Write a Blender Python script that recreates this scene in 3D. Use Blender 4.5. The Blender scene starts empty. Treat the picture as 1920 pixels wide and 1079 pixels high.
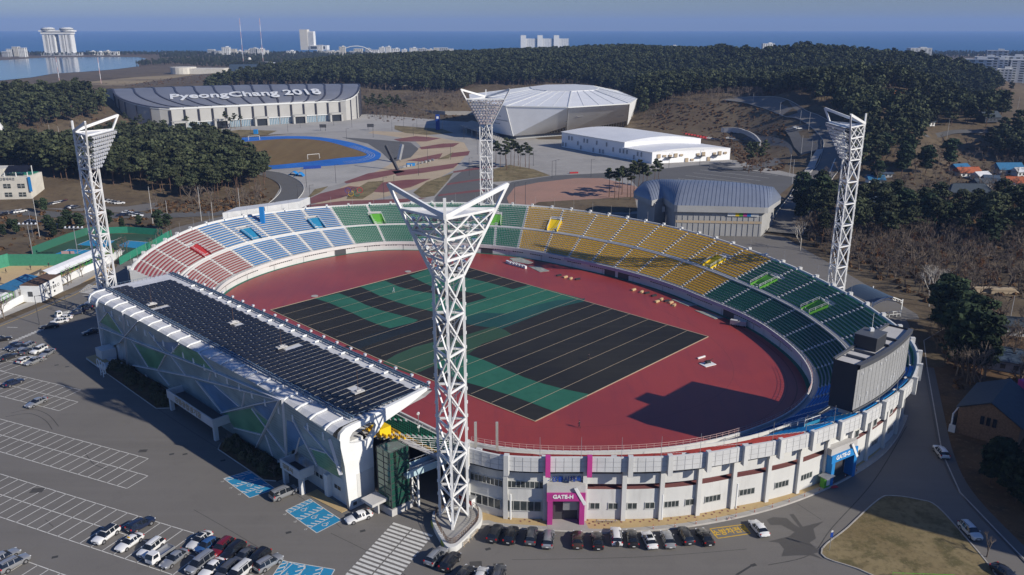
import bpy, bmesh, math, random
import numpy as np
from mathutils import Vector, Matrix
R = math.radians
random.seed(7); rng = np.random.default_rng(7)
SC = bpy.context.scene
COL = SC.collection
# ---------------------------------------------------------------- camera
CAMF, HOR, CAMH = 1550.0, 51.0, 80.0           # focal length and horizon in photo pixels, height in metres
PITCH = math.atan((539.5-HOR)/CAMF)
cd = bpy.data.cameras.new("camera"); cam = bpy.data.objects.new("camera", cd); COL.objects.link(cam)
cam.location = (0, 0, CAMH); cam.rotation_euler = (math.pi/2-PITCH, 0, 0)
cd.sensor_width = 36; cd.sensor_fit = 'HORIZONTAL'; cd.lens = CAMF/1920*36
cd.clip_start = 1; cd.clip_end = 60000
SC.camera = cam
# ---------------------------------------------------------------- world, sun, exposure
SUN_AZ, SUN_EL = 149.0, 29.0                   # azimuth the shadows fall towards, elevation of the sun
w = bpy.data.worlds.new("World"); SC.world = w; w.use_nodes = True
nt = w.node_tree; bg = nt.nodes['Background']
sky = nt.nodes.new('ShaderNodeTexSky'); sky.sky_type = 'NISHITA'; sky.sun_disc = False
sky.sun_elevation = R(SUN_EL); sky.sun_rotation = R(121.0); sky.altitude = 100
sky.air_density = 1.3; sky.dust_density = 0.2; sky.ozone_density = 6.0
tint = nt.nodes.new('ShaderNodeMix'); tint.data_type = 'RGBA'; tint.blend_type = 'MULTIPLY'; tint.inputs[0].default_value = 1.0; tint.inputs[7].default_value = (0.72, 0.86, 1.25, 1)
nt.links.new(sky.outputs[0], tint.inputs[6]); nt.links.new(tint.outputs[2], bg.inputs[0]); bg.inputs[1].default_value = 0.062
sd = bpy.data.lights.new("sun", 'SUN'); sun = bpy.data.objects.new("sun", sd); COL.objects.link(sun)
sd.energy = 4.6; sd.angle = R(0.53); sd.color = (1.0, 0.93, 0.82)
tv = Vector((math.cos(R(SUN_AZ))*math.cos(R(SUN_EL)), math.sin(R(SUN_AZ))*math.cos(R(SUN_EL)), -math.sin(R(SUN_EL))))
sun.rotation_euler = tv.to_track_quat('-Z', 'Y').to_euler(); sun.location = (200, -150, 200)
SC.view_settings.view_transform = 'Standard'; SC.view_settings.look = 'None'
SC.view_settings.exposure = 0.2; SC.view_settings.gamma = 1.0
SC.render.engine = 'CYCLES'
cy = SC.cycles
cy.max_bounces = 4; cy.diffuse_bounces = 2; cy.glossy_bounces = 2; cy.transmission_bounces = 3
cy.volume_bounces = 0; cy.transparent_max_bounces = 6; cy.caustics_reflective = False; cy.caustics_refractive = False
cy.use_denoising = True
# ---------------------------------------------------------------- photo pixel -> place
CP, SP = math.cos(PITCH), math.sin(PITCH)
def ray(px, py):
    u = (px-960)/CAMF; v = (539.5-py)/CAMF
    return np.array([u, CP+v*SP, -SP+v*CP])
def at(px, py, z=0.0):
    d = ray(px, py); t = (z-CAMH)/d[2]
    return np.array([d[0]*t, d[1]*t, z])
# ---------------------------------------------------------------- terrain
def smooth(t): t = np.clip(t, 0, 1); return t*t*(3-2*t)
def bump(x, y, cx, cy_, rx, ry, h, a=0, k=1.3):
    c, s = math.cos(R(a)), math.sin(R(a)); dx, dy = x-cx, y-cy_
    u = (dx*c+dy*s)/rx; v = (-dx*s+dy*c)/ry
    return h*smooth(k*(1-np.sqrt(u*u+v*v)))
HX = np.array([-560, -450, -350, -200, 0, 100, 170, 300, 400, 520, 660, 800]); HZ = np.array([0, 8, 17, 24, 31, 35, 38, 33, 28, 22, 8, 0])
def terr(x, y):
    x = np.asarray(x, float); y = np.asarray(y, float)
    ch = np.interp(x, HX, HZ); yc = 1290+0*x
    v = np.where(y < yc, (yc-y)/(470.0), (y-yc)/520.0)
    h = ch*smooth(1.15*(1-v))
    h = h+bump(x, y, 420, 1040, 250, 290, 29)           # right ridge
    h = h+bump(x, y, 235, 765, 175, 155, 24, k=2.4)     # bare slope behind the arena
    h = h+bump(x, y, 225, 560, 62, 130, 10, k=1.8)
    h = h+bump(x, y, 690, 1330, 190, 130, 9)
    h = h+bump(x, y, 330, 620, 190, 130, 19)            # pine rise on the right
    h = h+bump(x, y, -395, 730, 130, 140, 19)           # left hill
    h = h+bump(x, y, -560, 900, 260, 260, 16)
    h = h+bump(x, y, -255, 435, 122, 66, 6.5)           # grove mound
    h = h+bump(x, y, -85, 860, 75, 55, 12)              # bare mound left of the arena
    h = h+bump(x, y, 300, 330, 150, 110, 6)
    return h
def hit(px, py, up=0.0):
    d = ray(px, py); t = 60.0
    o = np.array([0, 0, CAMH]); last = t
    while t < 4000:
        p = o+d*t
        if p[2] <= float(terr(p[0], p[1]))+up: break
        last = t; t *= 1.006
    lo, hi = last, t
    for _ in range(12):
        m = (lo+hi)/2; p = o+d*m
        if p[2] <= float(terr(p[0], p[1]))+up: hi = m
        else: lo = m
    return o+d*hi
# ---------------------------------------------------------------- materials
M = {}
def mat(name, col, rough=0.8, var=0.0, scale=1.0, col2=None, metal=0.0, bump_=0.0, spec=0.3, kind='noise', detail=4, rnd=0.0, alpha=None, c0=0.35, c1=0.65, coord='pos', coat=0.0):
    m = bpy.data.materials.new(name); m.use_nodes = True; n = m.node_tree; b = n.nodes['Principled BSDF']
    b.inputs['Roughness'].default_value = rough; b.inputs['Metallic'].default_value = metal
    b.inputs['Specular IOR Level'].default_value = spec
    if coat: b.inputs['Coat Weight'].default_value = coat; b.inputs['Coat Roughness'].default_value = 0.062
    c = tuple(col)+(1,)
    b.inputs['Base Color'].default_value = c
    if var or col2 or rnd:
        if coord == 'pos': g = n.nodes.new('ShaderNodeNewGeometry'); src = g.outputs['Position']
        else: g = n.nodes.new('ShaderNodeTexCoord'); src = g.outputs['Object']
        t = n.nodes.new('ShaderNodeTexNoise'); t.inputs['Scale'].default_value = scale; t.inputs['Detail'].default_value = detail
        t.inputs['Roughness'].default_value = 0.6
        n.links.new(src, t.inputs['Vector'])
        r = n.nodes.new('ShaderNodeValToRGB')
        if col2: a1, a2 = c, tuple(col2)+(1,)
        else: a1 = tuple(x*(1-var) for x in col)+(1,); a2 = tuple(min(1, x*(1+var)) for x in col)+(1,)
        r.color_ramp.elements[0].color = a1; r.color_ramp.elements[1].color = a2
        r.color_ramp.elements[0].position = c0; r.color_ramp.elements[1].position = c1
        n.links.new(t.outputs['Fac'], r.inputs['Fac'])
        out = r.outputs['Color']
        if rnd:
            oi = n.nodes.new('ShaderNodeObjectInfo'); mr = n.nodes.new('ShaderNodeMapRange')
            mr.inputs[3].default_value = 1-rnd; mr.inputs[4].default_value = 1+rnd
            n.links.new(oi.outputs['Random'], mr.inputs[0])
            h = n.nodes.new('ShaderNodeHueSaturation'); n.links.new(mr.outputs[0], h.inputs['Value']); n.links.new(out, h.inputs['Color']); out = h.outputs['Color']
        n.links.new(out, b.inputs['Base Color'])
        if bump_:
            bn = n.nodes.new('ShaderNodeBump'); bn.inputs['Strength'].default_value = bump_; bn.inputs['Distance'].default_value = 0.5
            n.links.new(t.outputs['Fac'], bn.inputs['Height']); n.links.new(bn.outputs[0], b.inputs['Normal'])
    M[name] = m
    return m
def layers(name, base, over, rough=0.9, spec=0.2, bump_=0.0):
    """base colour pair + list of (scale, detail, lo, hi, colour, strength) noise layers in world space"""
    m = bpy.data.materials.new(name); m.use_nodes = True; n = m.node_tree; b = n.nodes['Principled BSDF']
    b.inputs['Roughness'].default_value = rough; b.inputs['Specular IOR Level'].default_value = spec
    g = n.nodes.new('ShaderNodeNewGeometry')
    prev = None; f = None
    for (sc, de, lo, hi, colr, st) in over:
        t = n.nodes.new('ShaderNodeTexNoise'); t.inputs['Detail'].default_value = de; t.inputs['Roughness'].default_value = 0.62
        mp = n.nodes.new('ShaderNodeMapping')
        s3 = sc if isinstance(sc, tuple) else (sc, sc, sc)
        mp.inputs['Scale'].default_value = s3; t.inputs['Scale'].default_value = 1.0
        n.links.new(g.outputs['Position'], mp.inputs['Vector']); n.links.new(mp.outputs[0], t.inputs['Vector'])
        mr = n.nodes.new('ShaderNodeMapRange'); mr.inputs[1].default_value = lo; mr.inputs[2].default_value = hi
        mr.inputs[3].default_value = 0; mr.inputs[4].default_value = st
        n.links.new(t.outputs['Fac'], mr.inputs[0])
        mx = n.nodes.new('ShaderNodeMix'); mx.data_type = 'RGBA'
        n.links.new(mr.outputs[0], mx.inputs[0])
        if prev is None: mx.inputs[6].default_value = tuple(base)+(1,)
        else: n.links.new(prev, mx.inputs[6])
        mx.inputs[7].default_value = tuple(colr)+(1,)
        prev = mx.outputs[2]; f = t.outputs['Fac']
    n.links.new(prev, b.inputs['Base Color'])
    if bump_:
        bn = n.nodes.new('ShaderNodeBump'); bn.inputs['Strength'].default_value = bump_; bn.inputs['Distance'].default_value = 0.3
        n.links.new(f, bn.inputs['Height']); n.links.new(bn.outputs[0], b.inputs['Normal'])
    M[name] = m
    return m
# ---------------------------------------------------------------- mesh helpers
class MB:
    def __init__(s): s.v = []; s.f = []; s.m = []
    def add(s, vs, fs, m=0):
        o = len(s.v); s.v.extend([tuple(map(float, p)) for p in vs]); s.f.extend([tuple(i+o for i in f) for f in fs]); s.m.extend([m]*len(fs)); return s
    def quad(s, a, b, c, d, m=0): return s.add([a, b, c, d], [(0, 1, 2, 3)], m)
    def poly(s, pts, m=0): return s.add(pts, [tuple(range(len(pts)))], m)
    def box(s, c, sz, rz=0.0, m=0):
        x, y, z = sz[0]/2, sz[1]/2, sz[2]/2; ca, sa = math.cos(rz), math.sin(rz)
        vs = []
        for dz in (-z, z):
            for dx, dy in ((-x, -y), (x, -y), (x, y), (-x, y)):
                vs.append((c[0]+dx*ca-dy*sa, c[1]+dx*sa+dy*ca, c[2]+dz))
        return s.add(vs, [(3, 2, 1, 0), (4, 5, 6, 7), (0, 1, 5, 4), (1, 2, 6, 5), (2, 3, 7, 6), (3, 0, 4, 7)], m)
    def bar(s, p, q, w=0.2, h=None, m=0):
        h = h or w; p = Vector(p); q = Vector(q); d = (q-p)
        if d.length < 1e-6: return s
        d.normalize(); up = Vector((0, 0, 1)) if abs(d.z) < 0.95 else Vector((0, 1, 0))
        a = d.cross(up).normalized()*w/2; b = a.cross(d).normalized()*h/2
        vs = [p-a-b, p+a-b, p+a+b, p-a+b, q-a-b, q+a-b, q+a+b, q-a+b]
        return s.add(vs, [(3, 2, 1, 0), (4, 5, 6, 7), (0, 1, 5, 4), (1, 2, 6, 5), (2, 3, 7, 6), (3, 0, 4, 7)], m)
    def tube(s, p, q, r0, r1=None, n=8, m=0, caps=True):
        r1 = r0 if r1 is None else r1; p = Vector(p); q = Vector(q); d = (q-p).normalized()
        up = Vector((0, 0, 1)) if abs(d.z) < 0.95 else Vector((0, 1, 0)); a = d.cross(up).normalized(); b = d.cross(a).normalized()
        vs = []
        for c, r in ((p, r0), (q, r1)):
            for i in range(n):
                t = 2*math.pi*i/n; vs.append(c+a*(r*math.cos(t))+b*(r*math.sin(t)))
        fs = [(i, (i+1) % n, n+(i+1) % n, n+i) for i in range(n)]
        if caps: fs += [tuple(range(n))[::-1], tuple(range(n, 2*n))]
        return s.add(vs, fs, m)
    def path(s, pts, r, n=6, m=0, closed=False):
        k = len(pts)
        for i in range(k if closed else k-1): s.tube(pts[i], pts[(i+1) % k], r, n=n, m=m, caps=True)
        return s
    def prism(s, pts, z0, z1, m=0, top=None):
        n = len(pts); vs = [(p[0], p[1], z0) for p in pts]+[(p[0], p[1], z1) for p in pts]
        s.add(vs, [(i, (i+1) % n, n+(i+1) % n, n+i) for i in range(n)], m)
        s.add([(p[0], p[1], z1) for p in pts], [tuple(range(n))], m if top is None else top)
        s.add([(p[0], p[1], z0) for p in pts][::-1], [tuple(range(n))], m)
        return s
    def strip(s, A, B, m=0):
        n = len(A); o = len(s.v)
        s.v.extend([tuple(map(float, p)) for p in A]); s.v.extend([tuple(map(float, p)) for p in B])
        for i in range(n-1): s.f.append((o+i, o+i+1, o+n+i+1, o+n+i)); s.m.append(m)
        return s
    def grid(s, G, m=0, closed=False):
        nr = len(G); nc = len(G[0]); o = len(s.v)
        for r in G: s.v.extend([tuple(map(float, p)) for p in r])
        for i in range(nr-1):
            for j in range(nc if closed else nc-1):
                k = (j+1) % nc; s.f.append((o+i*nc+j, o+i*nc+k, o+(i+1)*nc+k, o+(i+1)*nc+j)); s.m.append(m)
        return s
    def boxes(s, c, a, b, h, m=0):
        """many boxes at once: centres of the base, half vectors a and b (n,3), heights h"""
        c = np.asarray(c, float); a = np.asarray(a, float); b = np.asarray(b, float); n = len(c)
        up = np.zeros((n, 3)); up[:, 2] = h
        V = np.stack([c-a-b, c+a-b, c+a+b, c-a+b, c-a-b+up, c+a-b+up, c+a+b+up, c-a+b+up], 1).reshape(-1, 3)
        o = len(s.v); s.v.extend(map(tuple, V.tolist()))
        for i in range(n):
            k = o+8*i; s.f.extend([(k+4, k+5, k+6, k+7), (k, k+1, k+5, k+4), (k+1, k+2, k+6, k+5), (k+2, k+3, k+7, k+6), (k+3, k, k+4, k+7)])
        s.m.extend([m]*(5*n)); return s
    def mesh(s, name, mats, smooth_=False):
        me = bpy.data.meshes.new(name); me.from_pydata(s.v, [], s.f)
        for m in (mats if isinstance(mats, (list, tuple)) else [mats]): me.materials.append(M[m] if isinstance(m, str) else m)
        if s.m and max(s.m) > 0: me.polygons.foreach_set('material_index', s.m)
        if smooth_: me.polygons.foreach_set('use_smooth', [True]*len(s.f))
        me.update(); return me
    def build(s, name, mats, parent=None, smooth_=False, **kw):
        o = bpy.data.objects.new(name, s.mesh(name, mats, smooth_)); COL.objects.link(o)
        if parent is not None: o.parent = parent
        if kw: tag(o, **kw)
        return o
def tag(o, label=None, cat=None, group=None, kind=None):
    if label: o['label'] = label
    if cat: o['category'] = cat
    if group: o['group'] = group
    if kind: o['kind'] = kind
    return o
def empty(name, loc, rz=0.0, **kw):
    o = bpy.data.objects.new(name, None); COL.objects.link(o); o.location = loc; o.rotation_euler = (0, 0, rz); o.empty_display_size = 0.5
    return tag(o, **kw)
KIDS = {}
def copy_tree(o, parent=None):
    c = o.copy(); COL.objects.link(c); c.parent = parent
    for ch in o.children: copy_tree(ch, c)
    return c
def text(name, s, size, m, parent=None, loc=(0, 0, 0), rot=(0, 0, 0), ext=0.03, align='CENTER', offset=0.0, sx=1.0, wrap=None, **kw):
    """lettering as a mesh object"""
    cu = bpy.data.curves.new(name, 'FONT'); cu.body = s; cu.size = size; cu.extrude = ext; cu.align_x = align; cu.align_y = 'CENTER'; cu.offset = offset; cu.resolution_u = 4
    t = bpy.data.objects.new(name, cu); COL.objects.link(t)
    bpy.context.view_layer.update()
    dg = bpy.context.evaluated_depsgraph_get()
    me = bpy.data.meshes.new_from_object(t.evaluated_get(dg)); bpy.data.objects.remove(t)
    for v in me.vertices: v.co.x *= sx
    if wrap:
        bm = bmesh.new(); bm.from_mesh(me)
        for _ in range(3):
            es = [e for e in bm.edges if e.calc_length() > wrap[1]]
            if es: bmesh.ops.subdivide_edges(bm, edges=es, cuts=1); bmesh.ops.triangulate(bm, faces=bm.faces)
        for v in bm.verts: v.co = wrap[0](v.co)
        bm.to_mesh(me); bm.free()
    me.materials.clear(); me.materials.append(M[m])
    o = bpy.data.objects.new(name, me); COL.objects.link(o)
    o.location = loc; o.rotation_euler = rot
    if parent is not None: o.parent = parent
    return tag(o, **kw)
def frame_rot(xdir, updir):
    """rotation putting local X along xdir, local Y along updir (for lettering on walls)"""
    x = Vector(xdir).normalized(); y = Vector(updir); y = (y-x*y.dot(x)).normalized(); z = x.cross(y)
    return Matrix((x, y, z)).transposed().to_euler()
def flat(name, pts, z, m, parent=None, **kw):
    return MB().poly([(p[0], p[1], z) for p in pts]).build(name, m, parent, **kw)
def pxflat(name, pix, z, m, **kw): return flat(name, [at(*p)[:2] for p in pix], z, m, **kw)
def spline(pts, n=8, closed=False):
    P = [np.asarray(p, float) for p in pts]; k = len(P); out = []
    for i in range(k if closed else k-1):
        if closed: a, b, c, d = P[i-1], P[i], P[(i+1) % k], P[(i+2) % k]
        else: a, b, c, d = P[max(i-1, 0)], P[i], P[i+1], P[min(i+2, k-1)]
        for j in range(n):
            t = j/n; out.append(0.5*((2*b)+(c-a)*t+(2*a-5*b+4*c-d)*t*t+(3*b-a-3*c+d)*t**3))
    if not closed: out.append(P[-1])
    return out
def ribbon(name, line, half, z, m, drape=False, **kw):
    """flat ribbon along a world polyline"""
    L = [np.array(p[:2], float) for p in line]; A = []; B = []
    for i, p in enumerate(L):
        d = L[min(i+1, len(L)-1)]-L[max(i-1, 0)]; d = d/np.linalg.norm(d); nrm = np.array([-d[1], d[0]])
        hw = half[i] if isinstance(half, (list, tuple)) else half
        for S_, sg in ((A, 1), (B, -1)):
            q = p+nrm*hw*sg; S_.append((q[0], q[1], (float(terr(*q)) if drape else 0)+z))
    b = MB().strip(B, A)
    return b.build(name, m, **kw) if name else (A, B)
# ---------------------------------------------------------------- colours
layers('asphalt', (0.165, 0.155, 0.142), [(0.05, 5, .35, .7, (0.142, 0.133, 0.122), .9), ((.02, .35, 1), 3, .5, .72, (0.185, 0.174, 0.16), .5), (0.25, 6, .55, .75, (0.115, 0.108, 0.10), .45), ((0.012, 0.09, 1), 4, .55, .66, (0.125, 0.117, 0.107), .55), (3.0, 3, .3, .7, (0.18, 0.17, 0.156), .45)], rough=0.92)
layers('road_asphalt', (0.12, 0.118, 0.115), [(0.08, 5, .35, .7, (0.10, 0.098, 0.095), .8), (0.6, 5, .55, .75, (0.15, 0.147, 0.14), .4)], rough=0.92)
layers('dry_ground', (0.115, 0.083, 0.050), [(0.012, 5, .4, .6, (0.075, 0.056, 0.035), .8), (0.05, 6, .42, .6, (0.15, 0.115, 0.07), .7), (0.3, 5, .5, .7, (0.05, 0.038, 0.025), .7), (1.2, 4, .5, .7, (0.2, 0.16, 0.10), .4)], rough=1.0)
layers('forest_floor', (0.085, 0.055, 0.03), [(0.04, 5, .4, .62, (0.15, 0.085, 0.04), .8), (0.25, 5, .5, .7, (0.04, 0.03, 0.02), .7), (0.9, 4, .55, .72, (0.2, 0.15, 0.09), .5)], rough=1.0)
layers('dry_lawn', (0.16, 0.122, 0.06), [(0.07, 6, .42, .58, (0.24, 0.19, 0.10), .9), (0.22, 6, .5, .62, (0.08, 0.072, 0.03), .8), (0.9, 5, .5, .65, (0.10, 0.08, 0.04), .7), (2.5, 4, .5, .7, (0.26, 0.21, 0.12), .4)], rough=1.0)
layers('pitch_grass', (0.155, 0.10, 0.04), [((0.15, 0.02, 1), 4, .4, .62, (0.185, 0.125, 0.05), .8), (0.3, 5, .5, .7, (0.12, 0.085, 0.035), .6)], rough=1.0)
layers('field', (0.27, 0.21, 0.12), [((0.004, 0.02, 1), 4, .45, .55, (0.16, 0.12, 0.075), .9), (0.02, 5, .5, .62, (0.33, 0.26, 0.15), .7)], rough=1.0)
layers('concrete', (0.37, 0.355, 0.33), [(0.05, 5, .4, .65, (0.30, 0.29, 0.27), .8), (0.5, 5, .5, .7, (0.43, 0.42, 0.39), .5)], rough=0.9)
layers('plaza', (0.33, 0.315, 0.29), [(0.02, 5, .4, .62, (0.26, 0.25, 0.235), .9), (0.15, 5, .5, .7, (0.40, 0.385, 0.355), .5)], rough=0.9)
layers('white_concrete', (0.62, 0.62, 0.60), [(0.08, 5, .4, .68, (0.52, 0.52, 0.50), .7), ((.8, .8, .15), 5, .55, .75, (0.42, 0.41, 0.39), .5)], rough=0.75)
layers('stand_concrete', (0.50, 0.49, 0.475), [(0.1, 5, .4, .65, (0.42, 0.41, 0.40), .8), (1.0, 5, .5, .75, (0.35, 0.34, 0.33), .4)], rough=0.85)
layers('tan_paver', (0.45, 0.33, 0.17), [(0.1, 5, .4, .65, (0.38, 0.275, 0.14), .8), (1.5, 3, .5, .7, (0.5, 0.38, 0.21), .4)], rough=0.9)
layers('brick_plaza', (0.34, 0.20, 0.15), [(0.06, 5, .4, .65, (0.29, 0.18, 0.135), .8), (0.6, 5, .55, .7, (0.4, 0.27, 0.21), .5)], rough=0.9)
layers('maroon_paving', (0.17, 0.065, 0.065), [(0.1, 5, .4, .65, (0.21, 0.09, 0.085), .8), (0.02, 4, .5, .7, (0.26, 0.14, 0.12), .5)], rough=0.9)
layers('sand_paving', (0.44, 0.35, 0.24), [(0.05, 5, .4, .65, (0.36, 0.29, 0.20), .8), (0.5, 5, .5, .7, (0.5, 0.41, 0.30), .4)], rough=0.9)
layers('clay', (0.55, 0.40, 0.22), [(0.1, 5, .4, .65, (0.48, 0.35, 0.19), .8), (1.0, 5, .5, .7, (0.6, 0.46, 0.28), .4)], rough=0.95)
layers('track_red', (0.30, 0.045, 0.034), [(0.035, 5, .42, .6, (0.24, 0.036, 0.034), .8), ((0.5, 0.06, 1), 4, .5, .7, (0.21, 0.035, 0.036), .5), ((0.3, 0.3, 1), 5, .55, .75, (0.28, 0.045, 0.03), .5)], rough=0.35, spec=0.5)
M['track_red'].node_tree.nodes['Principled BSDF'].inputs['Roughness'].default_value = 0.38; M['track_red'].node_tree.nodes['Principled BSDF'].inputs['Specular IOR Level'].default_value = 0.35
layers('cover_black', (0.018, 0.018, 0.018), [(0.03, 5, .4, .65, (0.030, 0.029, 0.025), .8), ((.02, .6, 1), 3, .5, .7, (0.036, 0.034, 0.03), .4)], rough=0.75)
layers('cover_green', (0.022, 0.115, 0.075), [(0.04, 5, .4, .65, (0.035, 0.145, 0.095), .8), (0.4, 5, .5, .7, (0.018, 0.09, 0.06), .5)], rough=0.75)
layers('cover_navy', (0.012, 0.016, 0.022), [(0.04, 5, .4, .65, (0.018, 0.026, 0.032), .8)], rough=0.75)
layers('cover_olive', (0.032, 0.075, 0.045), [(0.04, 5, .4, .65, (0.042, 0.095, 0.06), .8)], rough=0.75)
layers('cover_teal', (0.015, 0.065, 0.062), [(0.04, 5, .4, .65, (0.022, 0.09, 0.08), .8)], rough=0.75)
mat('blue_track', (0.02, 0.13, 0.45), 0.6, var=0.15, scale=0.05)
mat('line_white', (0.62, 0.61, 0.57), 0.8, col2=(0.42, 0.41, 0.38), scale=1.3, c0=.5, c1=.75)
mat('line_yellow', (0.62, 0.38, 0.03), 0.8, col2=(0.42, 0.27, 0.05), scale=1.3, c0=.5, c1=.75)
mat('bay_blue', (0.02, 0.23, 0.42), 0.7, col2=(0.06, 0.2, 0.3), scale=1.5, c0=.5, c1=.8)
mat('kerb_stone', (0.36, 0.34, 0.31), 0.85, var=0.12, scale=0.8)
mat('white_paint', (0.74, 0.75, 0.74), 0.45, var=0.05, scale=0.3)
mat('tower_white', (0.72, 0.725, 0.72), 0.4, col2=(0.60, 0.60, 0.585), scale=0.5, c0=.45, c1=.75)
mat('steel', (0.42, 0.43, 0.44), 0.45, metal=0.6, var=0.1, scale=1)
mat('dark_steel', (0.08, 0.08, 0.085), 0.5, metal=0.3)
mat('lamp_glass', (0.78, 0.79, 0.8), 0.2, metal=0.35)
mat('roof_metal', (0.60, 0.605, 0.61), 0.5, metal=0.0, var=0.08, scale=0.4)
mat('solar', (0.010, 0.010, 0.015), 0.5, var=0.25, scale=0.7, spec=0.5)
mat('blue_steel', (0.10, 0.15, 0.21), 0.5, var=0.1)
mat('glass_dark', (0.015, 0.02, 0.028), 0.08, spec=0.8)
mat('glass_car', (0.012, 0.015, 0.02), 0.06, spec=0.7)
mat('glass_green', (0.02, 0.085, 0.06), 0.08, spec=0.8, metal=0.2)
mat('window', (0.05, 0.06, 0.06), 0.15, spec=0.6, var=0.3, scale=0.6)
mat('window_frame', (0.5, 0.5, 0.48), 0.6)
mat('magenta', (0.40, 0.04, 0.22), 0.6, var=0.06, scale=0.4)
mat('gate_blue', (0.02, 0.20, 0.50), 0.6, var=0.06, scale=0.4)
mat('pink', (0.50, 0.05, 0.25), 0.6)
mat('seat_red', (0.33, 0.055, 0.05), 0.5, var=0.15, scale=2)
mat('seat_blue', (0.014, 0.22, 0.54), 0.5, var=0.15, scale=2)
mat('seat_green', (0.02, 0.20, 0.11), 0.5, var=0.15, scale=2)
mat('seat_dark', (0.008, 0.105, 0.06), 0.5, var=0.2, scale=2)
mat('seat_yellow', (0.62, 0.37, 0.015), 0.5, var=0.15, scale=2)
mat('vom_red', (0.38, 0.03, 0.03), 0.6); mat('vom_blue', (0.02, 0.20, 0.36), 0.6); mat('vom_green', (0.11, 0.36, 0.04), 0.6); mat('vom_yellow', (0.75, 0.52, 0.01), 0.6)
mat('lilac', (0.40, 0.37, 0.47), 0.7, var=0.06)
mat('green_trim', (0.03, 0.13, 0.085), 0.7)
mat('rubber', (0.018, 0.018, 0.018), 0.8); mat('rim', (0.45, 0.45, 0.46), 0.3, metal=0.7)
mat('dark_trim', (0.03, 0.03, 0.033), 0.6); mat('tail_red', (0.45, 0.01, 0.01), 0.25); mat('head_lamp', (0.7, 0.72, 0.74), 0.15); mat('plate', (0.7, 0.7, 0.68), 0.5)
mat('screen_panel', (0.30, 0.305, 0.31), 0.5, var=0.06, scale=0.3); mat('screen_dark', (0.04, 0.043, 0.05), 0.5); mat('screen_trim', (0.085, 0.09, 0.10), 0.45)
mat('bark', (0.16, 0.09, 0.055), 0.95, col2=(0.09, 0.06, 0.045), scale=1.0)
mat('bare_bark', (0.145, 0.115, 0.09), 0.95, var=0.2, scale=1.0, rnd=.25); mat('pale_bark', (0.42, 0.39, 0.34), 0.9, var=0.15)
mat('brown_leaf', (0.15, 0.07, 0.03), 0.95, var=0.3, scale=1.5)
# ================================================================ ground, sea, sky-side setting
def K(name, pix, z, m): return pxflat(name, pix, z, m, kind='structure')
xs = np.concatenate([-np.geomspace(5200, 620, 26)[:-1], np.arange(-600, 901, 15.0), np.geomspace(920, 5200, 24)])
ys = np.concatenate([np.arange(-150, 300, 30.0), np.arange(300, 1850, 15.0), np.arange(1850, 2850, 60.0)])
G = []
for j, y in enumerate(ys):
    last = (j == len(ys)-1)
    yy = y if not last else None
    row = []
    for x in xs:
        Y = y if not last else 2840-0.11*(x+500 if x > -500 else 0)*0.9+25*math.sin(x/190)
        Y = min(Y, 2860)
        z = float(terr(x, Y)); n = 0
        if z > 0.5: n = 0.9*math.sin(x*.11+1.3*math.sin(Y*.05))*math.cos(Y*.083+x*.03)*min(1, z/6)
        row.append((x, Y, z+n if z > 0.5 else z))
    G.append(row)
for r in G:
    pass
MB().grid(G).build('ground', 'dry_ground', smooth_=True, kind='structure')
sea = layers('sea_water', (0.014, 0.085, 0.20), [((0.0008, 0.003, 1), 4, .4, .65, (0.02, 0.10, 0.225), .8), ((0.003, 0.02, 1), 5, .5, .7, (0.028, 0.12, 0.25), .4)], rough=0.35, spec=0.25)
MB().quad((-26000, 2500, -1.2), (26000, 2500, -1.2), (26000, 17500, -1.2), (-26000, 17500, -1.2)).build('sea', 'sea_water', kind='structure')
layers('lake_water', (0.02, 0.055, 0.105), [((0.002, 0.01, 1), 4, .4, .65, (0.028, 0.07, 0.12), .8)], rough=0.12, spec=0.5)
K('lake', [(-260, 118), (0, 114), (80, 109), (190, 107.5), (262, 108), (275, 111), (255, 117), (262, 125), (215, 131), (150, 136), (100, 139), (60, 146), (0, 152), (-300, 168)], 0.5, 'lake_water')
K('beach', [(-600, 101.5), (300, 101), (700, 102), (1100, 103), (1500, 104), (1920, 104.5), (2300, 104.5), (2300, 103), (1500, 102), (700, 100.5), (-600, 99.5)], 0.4, 'sand_paving')
K('farm_field', [(150, 156), (250, 146), (330, 141), (430, 139), (440, 148), (400, 166), (300, 170), (200, 176), (110, 168)], 0.5, 'field')
K('meadow', [(-200, 160), (100, 150), (250, 135), (380, 130), (400, 139), (200, 148), (100, 165), (-300, 195)], 0.4, 'dry_ground')
K('far_field', [(1370, 110), (1500, 112), (1700, 114), (2000, 112), (2200, 114), (2200, 132), (1900, 133), (1780, 131), (1700, 127), (1500, 120), (1370, 116)], 0.5, 'field')
# ---- forest floors
K('woodland_floor', [(-300, 250), (0, 262), (120, 262), (240, 250), (380, 258), (455, 285), (515, 345), (500, 390), (380, 400), (250, 380), (120, 345), (-300, 345)], 0.0, 'forest_floor') if False else None
# ---- the asphalt apron round the stadium
K('parking_lot', [(-500, 1900), (-420, 760), (-120, 655), (0, 607), (60, 582), (150, 543), (215, 505), (245, 465), (330, 427), (420, 405), (560, 378), (700, 372), (830, 375), (1180, 398), (1470, 445), (1600, 520), (1720, 590), (1742, 640), (1752, 700), (1765, 780), (1790, 870), (1880, 985), (2050, 1110), (2500, 1500), (2300, 1900)], 0.012, 'asphalt')
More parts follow.
